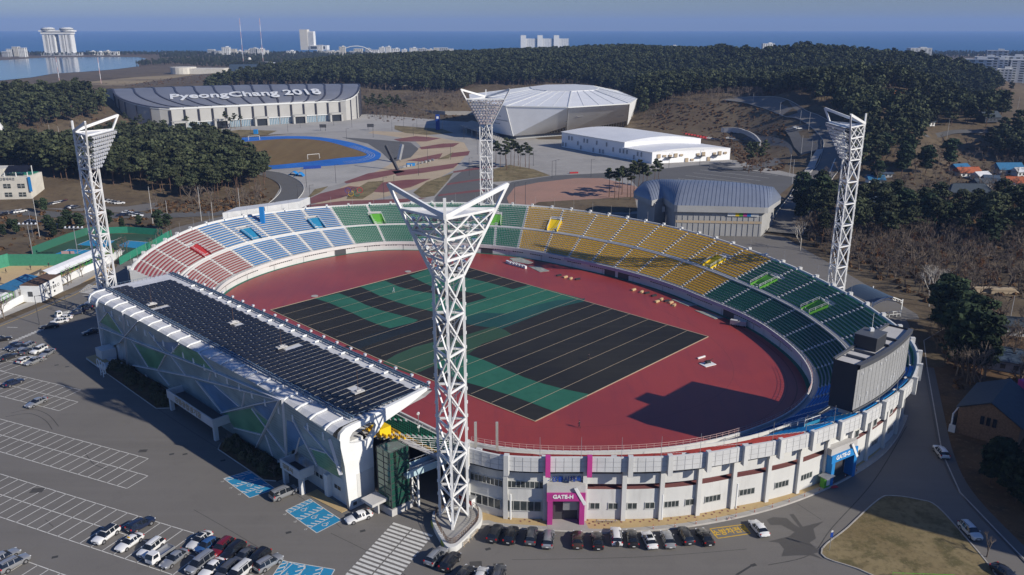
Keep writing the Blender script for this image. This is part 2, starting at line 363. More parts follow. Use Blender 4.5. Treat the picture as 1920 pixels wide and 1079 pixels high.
# ---- plaza and the roads behind the stadium
Kp = lambda n, p, z, m: K(n, p, z, m)
Kp('plaza', [(430, 262), (560, 250), (700, 216), (820, 226), (930, 232), (1010, 262), (1060, 262), (1370, 300), (1400, 305), (1500, 330), (1420, 390), (1300, 400), (1180, 402), (840, 392), (560, 392), (500, 400), (420, 410), (440, 395), (500, 395), (530, 345), (490, 320), (450, 290)], 0.10, 'plaza')
Kp('forecourt', [(225, 258), (320, 252), (690, 214), (850, 228), (700, 243), (450, 256), (330, 262)], 0.12, 'concrete')
# warm-up ground: blue track, brown grass
oc = at(570, 285); 
def pixcurve(p, n=8): return [tuple(q) for q in spline([at(*k)[:2] for k in p], n, closed=True)]
flat('blue_running_track', pixcurve([(400, 266), (450, 259), (540, 256), (600, 258), (660, 268), (706, 284), (714, 293), (700, 303), (640, 310), (560, 315), (490, 319), (440, 316), (400, 310)]), 0.16, 'blue_track', kind='structure')
flat('warm_up_pitch', pixcurve([(420, 272), (455, 267), (540, 261), (600, 264), (650, 276), (688, 291), (640, 297), (560, 306), (500, 311), (455, 306), (420, 295)], 6), 0.20, 'pitch_grass', kind='structure')
for k, f in enumerate((0.25, 0.5, 0.75)):
    A = spline([at(*p)[:2] for p in [(650+8*f*2, 276-6*f*.6), (672+14*f, 283-3*f), (688+20*f, 291+1*f), (672+16*f, 299+4*f), (640+10*f, 303+6*f)]], 6)
    ribbon('lane_line', A, 0.12, 0.24, 'line_white', kind='structure')
K('paved_apron', [(540, 330), (560, 320), (640, 316), (712, 302), (745, 296), (730, 310), (700, 325), (640, 345), (600, 356), (560, 352)], 0.14, 'concrete')
K('blue_stain_paving', [(590, 338), (625, 335), (660, 340), (610, 345)], 0.17, 'bay_blue') if False else None
K('grey_fan_paving', [(640, 258), (700, 262), (770, 268), (785, 280), (770, 296), (735, 305), (715, 286), (690, 270)], 0.14, 'road_asphalt')
K('plaza_rim', [(735, 300), (790, 276), (775, 262), (690, 250), (700, 246), (780, 250), (870, 268), (880, 285), (850, 320), (790, 352), (700, 376), (590, 384), (640, 352), (700, 325)], 0.13, 'sand_paving')
mb = [[(570, 378), (600, 364), (655, 350), (690, 352), (640, 372), (575, 385)], [(700, 345), (760, 338), (808, 336), (770, 352), (720, 362), (690, 360)], [(645, 342), (690, 326), (742, 318), (760, 322), (730, 330), (690, 338), (650, 345)], [(735, 322), (790, 316), (862, 306), (850, 316), (800, 324), (745, 331)], [(762, 302), (800, 294), (830, 288), (824, 298), (790, 304)], [(845, 288), (881, 284), (878, 292), (845, 296)], [(786, 277), (830, 270), (862, 269), (850, 276), (790, 281)], [(738, 262), (780, 256), (826, 260), (800, 266), (750, 266)], [(560, 388), (640, 378), (700, 376), (800, 372), (760, 380), (640, 390)]]
for q in mb: K('maroon_paving_band', q, 0.18, 'maroon_paving')
for q in [[(655, 362), (690, 342), (720, 340), (700, 362), (680, 374), (650, 374)], [(775, 362), (800, 342), (850, 325), (840, 340), (815, 368), (790, 372)], [(820, 300), (850, 286), (842, 298)], [(590, 356), (616, 350), (600, 362), (575, 374)]]: K('lawn_strip', q, 0.20, 'dry_lawn')
K('dark_paving', [(815, 372), (845, 338), (880, 312), (930, 305), (900, 325), (925, 345), (960, 360), (960, 388), (815, 386)], 0.15, 'road_asphalt')
for q in [[(838, 345), (900, 336), (930, 336), (930, 338), (900, 339), (838, 348)], [(850, 322), (900, 314), (930, 312), (930, 314), (850, 325)], [(822, 366), (900, 356), (930, 358), (900, 360), (822, 369)]]: K('maroon_paving_band', q, 0.18, 'maroon_paving')
K('pine_lawn', [(925, 318), (955, 310), (1000, 318), (1032, 330), (960, 340), (925, 342)], 0.2, 'dry_lawn')
K('brick_plaza', [(950, 372), (965, 352), (1010, 343), (1080, 335), (1130, 335), (1190, 350), (1215, 362), (1195, 376), (1100, 385), (1000, 388), (955, 385)], 0.2, 'brick_plaza')
K('dry_verge', [(985, 392), (1010, 380), (1100, 375), (1190, 370), (1195, 395), (1180, 400)], 0.24, 'dry_ground')
K('lawn_island', [(740, 236), (830, 243), (850, 250), (800, 254), (760, 250), (740, 243)], 0.2, 'dry_lawn')
K('grass_bank', [(380, 252), (450, 244), (520, 246), (500, 254), (390, 258)], 0.22, 'dry_lawn')
# coach park with faint bay lines
K('coach_park', [(1180, 335), (1330, 308), (1500, 335), (1420, 400), (1240, 400)], 0.16, 'road_asphalt')
for i in range(9):
    a = at(1215+i*14, 356-i*5.2); b = at(1330+i*16, 370-i*5.0)
    ribbon('bay_line', [a[:2], b[:2]], 0.16, 0.20, 'line_white', kind='structure')
K('access_road', [(925, 362), (960, 342), (1040, 330), (1200, 322), (1290, 312), (1370, 305), (1380, 311), (1200, 332), (1060, 342), (985, 352), (950, 372)], 0.19, 'road_asphalt')
ribbon('service_road', [at(*p)[:2] for p in [(980, 405), (1100, 398), (1200, 394), (1300, 410)]], 4, 0.2, 'road_asphalt', kind='structure')
# curving road left of the plaza with kerbs
cv = spline([at(*p)[:2] for p in [(470, 322), (510, 328), (540, 342), (548, 358), (532, 378), (505, 395), (440, 402)]], 8)
ribbon('curved_road', cv, 5.5, 0.2, 'road_asphalt', kind='structure')
A, B = ribbon(None, cv, 5.8, 0.3, '')
for L in (A, B): MB().path(L, 0.18, n=4).build('kerb', 'line_white', kind='structure')
# street on the left, beyond the tennis courts
ribbon('street', spline([at(*p)[:2] for p in [(-120, 392), (60, 400), (140, 405), (230, 405), (330, 404), (450, 398), (520, 394)]], 6), 5, 0.1, 'road_asphalt', kind='structure')
K('car_park_beyond_trees', [(60, 372), (120, 352), (230, 350), (290, 372), (300, 392), (240, 400), (120, 395), (50, 388)], 0.06, 'asphalt')
K('pavement_by_wall', [(-200, 690), (0, 598), (60, 574), (150, 534), (205, 500), (235, 470), (222, 470), (170, 505), (100, 548), (0, 585), (-200, 670)], 0.10, 'concrete')
K('verge_by_wall', [(-200, 655), (0, 588), (100, 548), (170, 507), (222, 470), (205, 470), (160, 500), (60, 560), (0, 578), (-200, 640)], 0.14, 'dry_lawn')
# clay court and tennis courts
K('clay_court', [(-200, 640), (-200, 530), (0, 504), (18, 498), (180, 497), (215, 505), (60, 572), (0, 592)], 0.05, 'clay')
K('tennis_court', [(62, 478), (160, 442), (180, 438), (322, 440), (330, 448), (240, 490), (200, 488), (62, 484)], 0.05, 'cover_olive')
K('blue_court', [(100, 478), (128, 468), (175, 470), (160, 482), (110, 484)], 0.09, 'bay_blue'); K('blue_court', [(145, 460), (170, 450), (215, 452), (200, 464)], 0.09, 'bay_blue'); K('blue_court', [(220, 462), (240, 452), (290, 456), (270, 468)], 0.09, 'bay_blue')
for a, b in [((128, 468), (175, 470)), ((175, 470), (160, 482)), ((110, 483), (128, 468)), ((145, 460), (170, 450)), ((170, 450), (215, 452)), ((240, 452), (290, 456)), ((205, 455), (228, 446)), ((140, 476), (168, 465))]:
    ribbon('court_line', [at(*a)[:2], at(*b)[:2]], 0.12, 0.12, 'line_white', kind='structure')
# uphill road on the right and its pavement
up = spline([hit(*p)[:2] for p in [(1365, 186), (1420, 190), (1470, 203), (1515, 222), (1548, 245), (1566, 268), (1560, 300), (1540, 330), (1515, 365), (1490, 400), (1470, 440)]], 8)
ribbon('uphill_road', up, 6.5, 0.62, 'asphalt', drape=True, kind='structure')
pv = spline([hit(*p)[:2] for p in [(1538, 282), (1525, 305), (1508, 335), (1488, 372)]], 8); ribbon('pavement', pv, 2.2, 0.7, 'concrete', drape=True, kind='structure')
ribbon('kerb', [q[:2] for q in spline([hit(*p)[:2] for p in [(1566, 300), (1556, 325), (1535, 365)]], 6)], .3, .75, 'line_white', drape=True, kind='structure')
for sg in (1, -1):
    A_, B_ = ribbon(None, up, 7.0, .85, '', drape=True); MB().path((A_ if sg > 0 else B_), .28, n=4).build('kerb', 'concrete', kind='structure')
ribbon('lay_by', [hit(*p)[:2] for p in [(1498, 235), (1510, 250), (1520, 268), (1535, 282)]], 10, 0.62, 'road_asphalt', drape=True, kind='structure')
ribbon('ring_road', spline([hit(*p)[:2] for p in [(1400, 260), (1445, 268), (1470, 285), (1455, 305), (1400, 318), (1330, 316)]], 8), 5, 0.5, 'road_asphalt', drape=True, kind='structure')
ribbon('village_lane', spline([hit(*p)[:2] for p in [(1730, 254), (1780, 250), (1840, 248), (1900, 245), (1960, 244)]], 6), 3, 0.5, 'road_asphalt', drape=True, kind='structure')
K('yard', [(1760, 590), (1800, 570), (1830, 555), (1920, 560), (2100, 570), (2100, 640), (1900, 640), (1840, 620)], 0.25, 'road_asphalt') if False else None
# ---- right-hand road edge, verge, grass island
def raised(name, pts, z, m, kerb=True, **kw):
    MB().prism(pts, -0.05, z, 0).build(name, m, kind='structure')
    if kerb:
        L = [np.array(p) for p in pts]
        b = MB()
        for i in range(len(L)):
            p, q = L[i], L[(i+1) % len(L)]
            if np.linalg.norm(q-p) > 60: continue
            b.bar((p[0], p[1], z-.03), (q[0], q[1], z-.03), 0.22, 0.22)
        b.build('kerb', 'kerb_stone', kind='structure')
isl = [tuple(q) for q in spline([at(*p)[:2] for p in [(1540, 1040), (1590, 990), (1647, 938), (1673, 931), (1723, 938), (1757, 951), (1813, 1012), (1867, 1079), (1925, 1180), (1960, 1400), (1900, 1500), (1800, 1180), (1633, 1079)]], 5, closed=True)]
raised('grass_island', isl, 0.12, 'dry_lawn')
vg = [tuple(at(*p)[:2]) for p in [(1732, 640), (1738, 690), (1752, 770), (1766, 850), (1800, 925), (1905, 1035), (2020, 1150), (2300, 1400), (2500, 1100), (2300, 800), (2100, 620), (1800, 600)]]
raised('roadside_verge', vg, 0.12, 'forest_floor', kerb=True)
ribbon('roadside_pavement', spline([at(*p)[:2] for p in [(1741, 690), (1757, 770), (1775, 850), (1812, 925), (1915, 1035), (2050, 1170)]], 8), 1.2, 0.16, 'road_asphalt', kind='structure')
K('dirt_track', [(1700, 600), (1760, 600), (1800, 640), (1770, 690), (1735, 690), (1722, 650)], 0.16, 'dry_ground')
# ---- parking rows
e1 = np.array([math.cos(R(-23.7)), math.sin(R(-23.7))]); e2 = np.array([-e1[1], e1[0]])
def park(p0, n0, n1, rows, skip=(), name='parking_bay_lines', w=2.5, d=4.85, top=None, bot=None):
    """p0 pixel of a corner on the upper edge; bays n0..n1 along the row; rows 1 or 2 deep"""
    o = at(*p0)[:2]; b = MB()
    def ln(a, c, hw=0.075):
        a = np.array(a); c = np.array(c); t = (c-a)/np.linalg.norm(c-a); n = np.array([-t[1], t[0]])*hw
        a = a-t*hw; c = c+t*hw
        b.quad((*(a-n), .022), (*(c-n), .022), (*(c+n), .022), (*(a+n), .022))
    P = lambda i, j: o+e1*w*i-e2*d*j
    for j in range(rows+1):
        lim = n1
        if j == 0 and top is not None: lim = top
        if j == rows and bot is not None: lim = bot
        if j == 1 and rows == 2 and (top or bot): lim = max(top or 0, bot or 0)
        ln(P(n0, j), P(lim, j))
    for i in range(n0, max(n1, top or 0, bot or 0)+1):
        for j in range(rows):
            lim = n1
            if j == 0 and top is not None: lim = top
            if j == rows-1 and rows == 2 and bot is not None: lim = bot
            if i <= lim: ln(P(i, j), P(i, j+1))
    return b.build(name, 'line_white', kind='structure')
park((0, 889), -8, 28, 2)
park((0, 786), -8, 17, 2, bot=19, top=17)
park((0, 696), -5, 14, 2, top=11, bot=13)
park((50, 1053), -6, 12, 1)
park((0, 654), -3, 7, 2, top=7, bot=6)
# accessible bays (blue with hatching and wheelchair mark)
def wheelchair(b, o, u, v, s, m=1):
    T = lambda x, y: (o[0]+u[0]*x*s+v[0]*y*s, o[1]+u[1]*x*s+v[1]*y*s, .040)
    pts = [(.35*math.cos(t)-.05, .35*math.sin(t)-.25) for t in np.linspace(R(110), R(395), 12)]
    seg = [(pts[i], pts[i+1]) for i in range(11)]+[((-.15, .55), (-.1, .1)), ((-.1, .1), (.3, .1)), ((.3, .1), (.45, -.3)), ((-.1, .35), (.2, .35)), ((-.2, .75), (-.1, .75))]
    for p, q in seg:
        p = np.array(p); q = np.array(q); t = (q-p)/np.linalg.norm(q-p); n = np.array([-t[1], t[0]])*.055
        b.quad(T(*(p-n)), T(*(q-n)), T(*(q+n)), T(*(p+n)), m)
def blue_bays(c0, c1, c3, name='accessible_bay_paint'):
    A = at(*c0)[:2]; B = at(*c1)[:2]; D = at(*c3)[:2]
    u = (B-A); L = np.linalg.norm(u); u = u/L; v = (D-A); H = np.linalg.norm(v); v = v/H
    b = MB(); T = lambda x, y, z: (*(A+u*x+v*y), z)
    b.quad(T(0, 0, .020), T(L, 0, .020), T(L, H, .020), T(0, H, .020), 0)
    def ln(x0, y0, x1, y1, hw=.07, z=.030):
        p = np.array([x0, y0]); q = np.array([x1, y1]); t = (q-p)/np.linalg.norm(q-p); n = np.array([-t[1], t[0]])*hw
        b.quad(T(*(p-n), z), T(*(q-n), z), T(*(q+n), z), T(*(p+n), z), 1)
    for a in ((0, 0, L, 0), (L, 0, L, H), (L, H, 0, H), (0, H, 0, 0)): ln(*a)
    w3 = L/3
    for k in range(3):
        x0 = k*w3; hx = w3*.36
        ln(x0+hx, 0, x0+hx, H); 
        for j in range(6):
            y = H*(j+.1)/6; ln(x0+.05, y, x0+hx, y+H/6*.75, .11)
        wheelchair(b, A+u*(x0+w3*.68)+v*H*.5, u, v, 1.1)
        wheelchair(b, A+u*(x0+w3*.3)-v*.6, u, v, .5)
    b.build(name, ['bay_blue', 'line_white'], kind='structure')
blue_bays((419, 898), (468, 934), (467, 883)); 
blue_bays((535, 958), (594, 1000), (581, 936)); blue_bays((498, 1100), (600, 1118), (530, 1052))
# zebra crossings
def zebra(c0, c1, c3, n, split=True):
    A = at(*c0)[:2]; B = at(*c1)[:2]; D = at(*c3)[:2]; u = B-A; v = D-A; b = MB(); T = lambda x, y: (*(A+u*x+v*y), .024)
    for i in range(n):
        y0, y1 = i/n, (i+.55)/n
        for x0, x1 in (((0, .47), (.5, 1)) if split else ((0, 1),)): b.quad(T(x0, y0), T(x1, y0), T(x1, y1), T(x0, y1))
    b.build('zebra_crossing', 'line_white', kind='structure')
zebra((738, 980), (812, 1004), (590, 1140), 24)
zebra((148, 548), (176, 552), (166, 533), 7, False); zebra((15, 641), (46, 641), (50, 618), 10, False) if False else None
b = MB()
for i in range(10):
    p = at(17+i*5.9, 642-i*2.5)[:2]; q = at(29+i*5.9, 641.2-i*2.5)[:2]; n = np.array([0, .28])
    b.quad((*(p-n), .024), (*(q-n), .024), (*(q+n), .024), (*(p+n), .024))
b.build('hatched_road_marking', 'line_white', kind='structure')
ribbon('road_line', [at(13, 614)[:2], at(33, 614.5)[:2]], .12, .024, 'line_white', kind='structure'); ribbon('road_line', [at(155, 554)[:2], at(172, 555)[:2]], .12, .024, 'line_white', kind='structure')
ribbon('road_edge_line', [at(*p)[:2] for p in [(-60, 636), (0, 612), (60, 588), (140, 553), (205, 520)]], .1, .024, 'line_yellow', kind='structure')
# fire lane box with yellow writing
A = at(1331, 992)[:2]; B = at(1394, 984)[:2]; D = at(1346, 1010)[:2]; u = B-A; v = D-A; C4 = A+u*1.03+v*1.0
b = MB()
for p, q in ((A, B), (B, at(1407, 1001)[:2]), (at(1407, 1001)[:2], D), (D, A)):
    t = (q-p)/np.linalg.norm(q-p); n = np.array([-t[1], t[0]])*.1; b.quad((*(p-n), .024), (*(q-n), .024), (*(q+n), .024), (*(p+n), .024))
b.build('fire_lane_box', 'line_yellow', kind='structure')
ctr = (A+B+D+at(1407, 1001)[:2])/4
text('fire_lane_lettering', '소방차전용', 1.75, 'line_yellow', loc=(ctr[0], ctr[1], .024), rot=(0, 0, math.atan2(u[1], u[0])+.02), ext=0.001, offset=.05, sx=.80, kind='structure')
# tar patches, drains, manholes, wet stain
def patch(name, c, sx, sy, rz, m):
    p = at(*c); return MB().box((p[0], p[1], .017), (sx, sy, .012), rz).build(name, m, kind='structure')
mat('drain_iron', (0.05, 0.05, 0.05), 0.8); mat('wet_asphalt', (0.075, 0.070, 0.064), 0.5, spec=.5); mat('tar', (0.07, 0.067, 0.063), 0.9, var=.2)
for c in ((103, 1045), (322, 852), (347, 852), (418, 864), (541, 999), (106, 685), (126, 688), (1413, 1060), (915, 1030), (680, 996), (1600, 1017)):
    patch('drain_cover', c, .9, .6, .4, 'drain_iron')
for c, s in (((935, 1061), 1.6), ((892, 1058), 1.9), ((70, 920), 2.2), ((268, 846), 1.6)): patch('asphalt_repair', c, s, s*.7, .1, 'tar')
K('gutter_grate', [(1378, 1078), (1411, 1058), (1414, 1060), (1384, 1079)], 0.022, 'drain_iron')
for L in ([(363, 956), (440, 1000), (540, 1060)], [(455, 862), (560, 930), (640, 990)], [(250, 735), (330, 790), (470, 880)], [(620, 1000), (700, 1040), (760, 1079)], [(960, 1050), (1200, 1045), (1400, 1030)], [(1495, 945), (1540, 975)], [(85, 975), (100, 988)]):
    ribbon('asphalt_seam', spline([at(*p)[:2] for p in L], 4), .05, .016, 'tar', kind='structure')
for L in ([(20, 775), (60, 768), (90, 778), (110, 800)], [(10, 782), (55, 776), (84, 788), (98, 806)], [(160, 850), (175, 870), (200, 880)], [(420, 820), (450, 850), (500, 870), (560, 880)], [(1440, 1060), (1520, 1040), (1560, 990), (1640, 900), (1700, 800)]):
    ribbon('tyre_mark', spline([at(*p)[:2] for p in L], 6), .09, .0155, 'tar', kind='structure')
st = [(1437, 975), (1450, 970), (1475, 972), (1490, 985), (1500, 990), (1480, 965), (1488, 964), (1505, 988), (1545, 978), (1525, 992), (1530, 1010), (1518, 1018), (1530, 1028), (1545, 1036), (1525, 1038), (1545, 1050), (1520, 1042), (1490, 1042), (1465, 1044), (1470, 1030), (1460, 1018), (1440, 1016), (1480, 1006), (1490, 998), (1465, 985), (1445, 985)]
flat('wet_stain', [tuple(q) for q in spline([at(*p)[:2] for p in st], 1, closed=True)], 0.018, 'wet_asphalt', kind='structure')
# ================================================================ the stadium
CX, CY = -8.8, 220.8; AX = R(-44.1)
U = np.array([math.cos(AX), math.sin(AX)]); V = np.array([-U[1], U[0]])
def W(u, v, z=0.0): return (CX+U[0]*u+V[0]*v, CY+U[1]*u+V[1]*v, z)
def closed_r(pts):
    a = np.unwrap(sorted([math.atan2(v, u) for u, v in pts])); o = sorted(pts, key=lambda p: math.atan2(p[1], p[0]))
    r = np.array([math.hypot(*p) for p in o]); n = len(a)
    A = np.concatenate([a-2*math.pi, a, a+2*math.pi]); RR = np.concatenate([r, r, r])
    sl = np.zeros(3*n)
    for i in range(1, 3*n-1): sl[i] = (RR[i+1]-RR[i-1])/(A[i+1]-A[i-1])
    def f(t):
        t = (np.asarray(t, float)+math.pi) % (2*math.pi)-math.pi
        i = np.clip(np.searchsorted(A, t)-1, 0, 3*n-2); h = A[i+1]-A[i]; s = (t-A[i])/h
        return (2*s**3-3*s*s+1)*RR[i]+(s**3-2*s*s+s)*h*sl[i]+(-2*s**3+3*s*s)*RR[i+1]+(s**3-s*s)*h*sl[i+1]
    return f
inner = closed_r([(54.8, -54.3), (76.1, -38.3), (85.5, -25.3), (91.5, -7.6), (92.3, 5.6), (89.0, 18.9), (82.0, 29.9), (65.3, 44.3), (34, 56.9), (-11.8, 61.8), (-53.3, 53.2), (-71.5, 41.5), (-86.0, 26.6), (-90.8, -2.4), (-81, -33.5), (-62, -49), (-30, -54), (10, -56), (35, -56)])
outer = closed_r([(68.5, -69.0), (74.8, -66.6), (84.8, -57.7), (94.2, -48.2), (98.6, -42.0), (101.8, -35.9), (104.8, -30.2), (107.3, -24.2), (109.2, -17.3), (110.9, -10.4), (111.7, -3.5), (112.1, 3.1), (111.9, 12), (107.6, 27.7), (101.3, 38.2), (88.5, 51.0), (66.6, 67.3), (36.4, 82.4), (-11.9, 92), (-57.2, 83.7), (-84, 66.5), (-105, 41.7), (-118.8, 16.5), (-121.6, -16.9), (-104.4, -44.5), (-77.6, -65.7), (-40, -75), (0, -77), (40, -76)])
def pt(t, s, z, out=0.0):
    """point at polar angle t, fraction s from the inner wall to the rim, pushed outwards by out metres"""
    r = inner(t)*(1-s)+outer(t)*s+out
    return W(r*math.cos(t), r*math.sin(t), z)
def pts_arr(t, s, z, out=0.0):
    r = inner(t)*(1-s)+outer(t)*s+out; u = r*np.cos(t); v = r*np.sin(t)
    return np.stack([CX+U[0]*u+V[0]*v, CY+U[1]*u+V[1]*v, np.zeros_like(u)+z], 1)
def RZ(t, s=1):
    a, b = pt(t-.01, s, 0), pt(t+.01, s, 0); return math.atan2(b[1]-a[1], b[0]-a[0])
def ang(px, py, z):
    p = at(px, py, z)[:2]-np.array([CX, CY]); return math.atan2(p@V, p@U)
T0 = R(-45.2); T1 = R(219.5)                  # the bowl runs from the near end round to the far left end
TT = np.linspace(T0, T1, 265)
RIM, WALK = 12.95, 6.9
st = empty('stadium', (CX, CY, 0), label='oval open stadium with coloured seating, white rim and white panelled outer wall', cat='stadium')
# keep parts in world space: parent with identity offset
st.location = (0, 0, 0)
# ---- inner field
K2 = lambda n, pts, z, m, **k: flat(n, pts, z, m, **k)
tk = [W(float(inner(t))*math.cos(t)*.999, float(inner(t))*math.sin(t)*.999)[:2] for t in np.linspace(-math.pi, math.pi, 200)[:-1]]
K2('running_track', tk, 0.04, 'track_red', kind='structure')
b = MB()                                     # green drain strip along the wall
A = pts_arr(TT, 0, .055, 0); B = pts_arr(TT, 0, .055, -1.1); b.strip(A, B); b.build('drain_strip', 'green_trim', kind='structure')
# kerb arc of the inner lane at the near end and dark lane arc
for rr, hw, m, z in ((0.80, .035, 'maroon_paving', .052), (.965, .12, 'maroon_paving', .052), (.94, .05, 'maroon_paving', .052)):
    tt = np.linspace(R(-60), R(60), 60); L = [W(float(inner(t))*math.cos(t)*rr, float(inner(t))*math.sin(t)*rr)[:2] for t in tt]
    ribbon('lane_line', L, hw, z, m, kind='structure')
# ---- turf covers
cc = [at(*p)[:2] for p in [(507, 582), (846, 493), (1328, 632), (1003, 791)]]
c00 = (cc[0]); cu = (cc[3]-cc[0]); cvv = (cc[1]-cc[0])
def CV(a, b_): return tuple((cc[0]*(1-a)*(1-b_)+cc[3]*a*(1-b_)+cc[1]*(1-a)*b_+cc[2]*a*b_))
def cover(name, ab, z, m, label, cat='turf cover', group='sheets covering the pitch', smooth_=True):
    P = [CV(*q) for q in ab]
    if smooth_: P = [tuple(q) for q in spline(P, 5, closed=True)]
    return MB().prism(P, .042, z, 0).build(name, m, label=label, cat=cat, group=group)
cover('turf_cover', [(0, 0), (.5, -.02), (1, 0), (1, 1), (.04, 1), (0, .93)], .07, 'cover_black', 'large black mesh sheet spread over the whole pitch inside the red track', smooth_=False)
def pxcover(pix, z, m, label):
    P = [tuple(at(500+x/1.7333, 490+y/1.7333)[:2]) for x, y in pix]
    return MB().prism(P, .072, z, 0).build('turf_cover', m, label=label, cat='turf cover', group='sheets covering the pitch')
pxcover([(157, 122), (235, 105), (280, 122), (320, 142), (370, 160), (420, 173), (492, 192), (480, 200), (402, 219), (365, 208), (320, 190), (280, 170), (240, 152), (200, 135)], .082, 'cover_green', 'short green strip of pitch covering nearest the left corner of the pitch')
pxcover([(300, 82), (386, 65), (430, 84), (480, 97), (545, 106), (600, 130), (650, 150), (640, 178), (545, 166), (470, 148), (420, 133), (370, 115), (335, 98)], .086, 'cover_green', 'long green strip of pitch covering second from the left corner')
pxcover([(465, 48), (525, 27), (560, 50), (650, 55), (720, 70), (800, 92), (852, 78), (940, 100), (1032, 125), (940, 150), (850, 185), (760, 220), (650, 200), (600, 175), (640, 150), (600, 120), (560, 95)], .090, 'cover_green', 'broad green sheet across the middle of the pitch to the far touchline')
pxcover([(560, 92), (640, 100), (690, 107), (716, 120), (650, 139), (600, 125)], .094, 'cover_black', 'small black rectangle of covering just right of the near floodlight tower')
pxcover([(640, 185), (700, 168), (780, 172), (860, 148), (940, 128), (1035, 122), (1030, 132), (940, 152), (850, 187), (760, 222), (650, 206)], .098, 'cover_teal', 'teal green sheet along the edge of the broad green sheet')
pxcover([(252, 280), (330, 243), (402, 219), (480, 200), (600, 180), (640, 190), (550, 212), (430, 240), (350, 268), (290, 290)], .094, 'cover_navy', 'blue-black band of covering crossing the left half of the pitch')
pxcover([(375, 332), (420, 305), (480, 280), (550, 262), (650, 240), (740, 213), (775, 225), (797, 240), (745, 255), (700, 270), (672, 290), (655, 303), (600, 318), (545, 340), (500, 360), (470, 368), (420, 350)], .102, 'cover_olive', 'wide olive green sheet from the grandstand side towards the middle of the pitch')
pxcover([(560, 325), (655, 305), (700, 320), (780, 355), (840, 380), (900, 400), (970, 418), (1045, 433), (1040, 443), (985, 468), (930, 488), (860, 462), (800, 440), (720, 415), (655, 397), (600, 375), (545, 342)], .106, 'cover_green', 'bright green strip of pitch covering ending at the nearest edge of the pitch')
b = MB()
for k in range(1, 16):
    a = k/16.0; p = np.array(CV(a, .002)); q = np.array(CV(a, .998)); t = (q-p)/np.linalg.norm(q-p); n = np.array([-t[1], t[0]])*.07
    b.quad((*(p-n), .125), (*(q-n), .125), (*(q+n), .125), (*(p+n), .125))
E_ = [CV(0, 0), CV(.5, -.02), CV(1, 0), CV(1, 1), CV(.04, 1), CV(0, .93)]
for i in range(6): b.bar((*E_[i], .09), (*E_[(i+1) % 6], .09), .25, .1)
b.build('tie_down_ropes', 'sand_paving', label='pale ropes tied in parallel lines across the dark pitch covering', cat='rope')
# ---- bowl: walls, terraces, walkways
def rowgeo(tt, s, z): return pts_arr(tt, s, z)
N1, N2 = 10, 11
S1a, S1b, S2a, S2b = .055, .40, .475, .95
Z1a, Z1b, Z2a, Z2b = 2.9, WALK-.1, 7.5, 12.2
b = MB()
prof = [(0, 2.6), (S1a, 2.6)]
for i in range(N1):
    s0 = S1a+(S1b-S1a)*i/N1; s1 = S1a+(S1b-S1a)*(i+1)/N1; z = Z1a+(Z1b-Z1a)*i/(N1-1); prof += [(s0, z), (s1, z)]
prof += [(S1b, WALK), (S2a, WALK)]
for i in range(N2):
    s0 = S2a+(S2b-S2a)*i/N2; s1 = S2a+(S2b-S2a)*(i+1)/N2; z = Z2a+(Z2b-Z2a)*i/(N2-1); prof += [(s0, z), (s1, z)]
prof += [(S2b, 12.2), (.985, 12.2)]
b.grid([pts_arr(TT, s, z) for s, z in prof])
b.build('terrace', 'stand_concrete', st)
b = MB(); b.grid([pts_arr(TT, 0, z, o) for z, o in ((0, 0), (2.15, 0), (2.15, -.35), (3.25, -.35), (3.25, -.05), (2.6, -.05))]); b.build('front_wall', 'white_concrete', st)
# vents, posts and doors under the parapet of the front wall
b = MB(); b2 = MB()
per = 0; t = T0
while t < T1:
    r = float(inner(t)); p = pt(t, 0, 1.95, -.02); dt = 0.85/r
    if int(t*r/4.2) % 3 != 2: b.box((p[0], p[1], 1.88), (.62, .06, .34), RZ(t, 0))
    if int(per) % 15 == 0: q = pt(t, 0, 1.1, -.03); b2.box((q[0], q[1], 1.07), (.16, .12, 2.1), RZ(t, 0))
    per += 1; t += dt
b.build('vent_slot', 'dark_steel', st); b2.build('wall_post', 'steel', st)
for a in (ang(648, 478, 1), ang(913, 472, 1), ang(1155, 508, 1), ang(1180, 515, 1), ang(1378, 590, 1)):
    p = pt(a, 0, 1, -.06); MB().box((p[0], p[1], 1.0), (4.4, .12, 2.0), RZ(a, 0)).build('field_door', 'dark_steel', st)
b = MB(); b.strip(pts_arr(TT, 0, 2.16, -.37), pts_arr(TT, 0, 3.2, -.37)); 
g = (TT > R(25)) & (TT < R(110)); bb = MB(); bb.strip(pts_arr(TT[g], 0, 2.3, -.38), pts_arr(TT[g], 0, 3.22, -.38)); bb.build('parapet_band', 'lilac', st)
# rim parapet and outer wall
b = MB(); b.grid([pts_arr(TT, 1, z, o) for z, o in ((12.2, -.7), (RIM, -.45), (RIM, .0), (10.3, 0), (10.3, -.4))]); b.build('rim_parapet', 'white_concrete', st)
b = MB(); g2 = TT[::1]
WB = -2.1                                      # the wall stands back under the rim
b.grid([pts_arr(g2, 1, z, WB) for z in (0, 5.9)]); b.build('outer_wall', 'white_concrete', st)
b = MB(); b.grid([pts_arr(g2, 1, z, o) for z, o in ((5.9, WB), (5.9, WB-1.15), (6.9, WB-1.15))]); b.build('gallery_floor', 'maroon_paving', st)
b = MB(); b.grid([pts_arr(g2, 1, z, o) for z, o in ((6.9, WB-.4), (6.9, WB), (8.8, WB), (8.8, WB-.25), (6.9, WB-.25))]); b.build('gallery_wall', 'white_concrete', st)
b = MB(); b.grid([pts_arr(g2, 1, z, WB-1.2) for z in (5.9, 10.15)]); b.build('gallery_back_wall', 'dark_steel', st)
b = MB(); b.grid([pts_arr(g2, 1, z, o) for z, o in ((10.32, 0), (10.15, WB-1.2))]); b.build('soffit', 'stand_concrete', st)
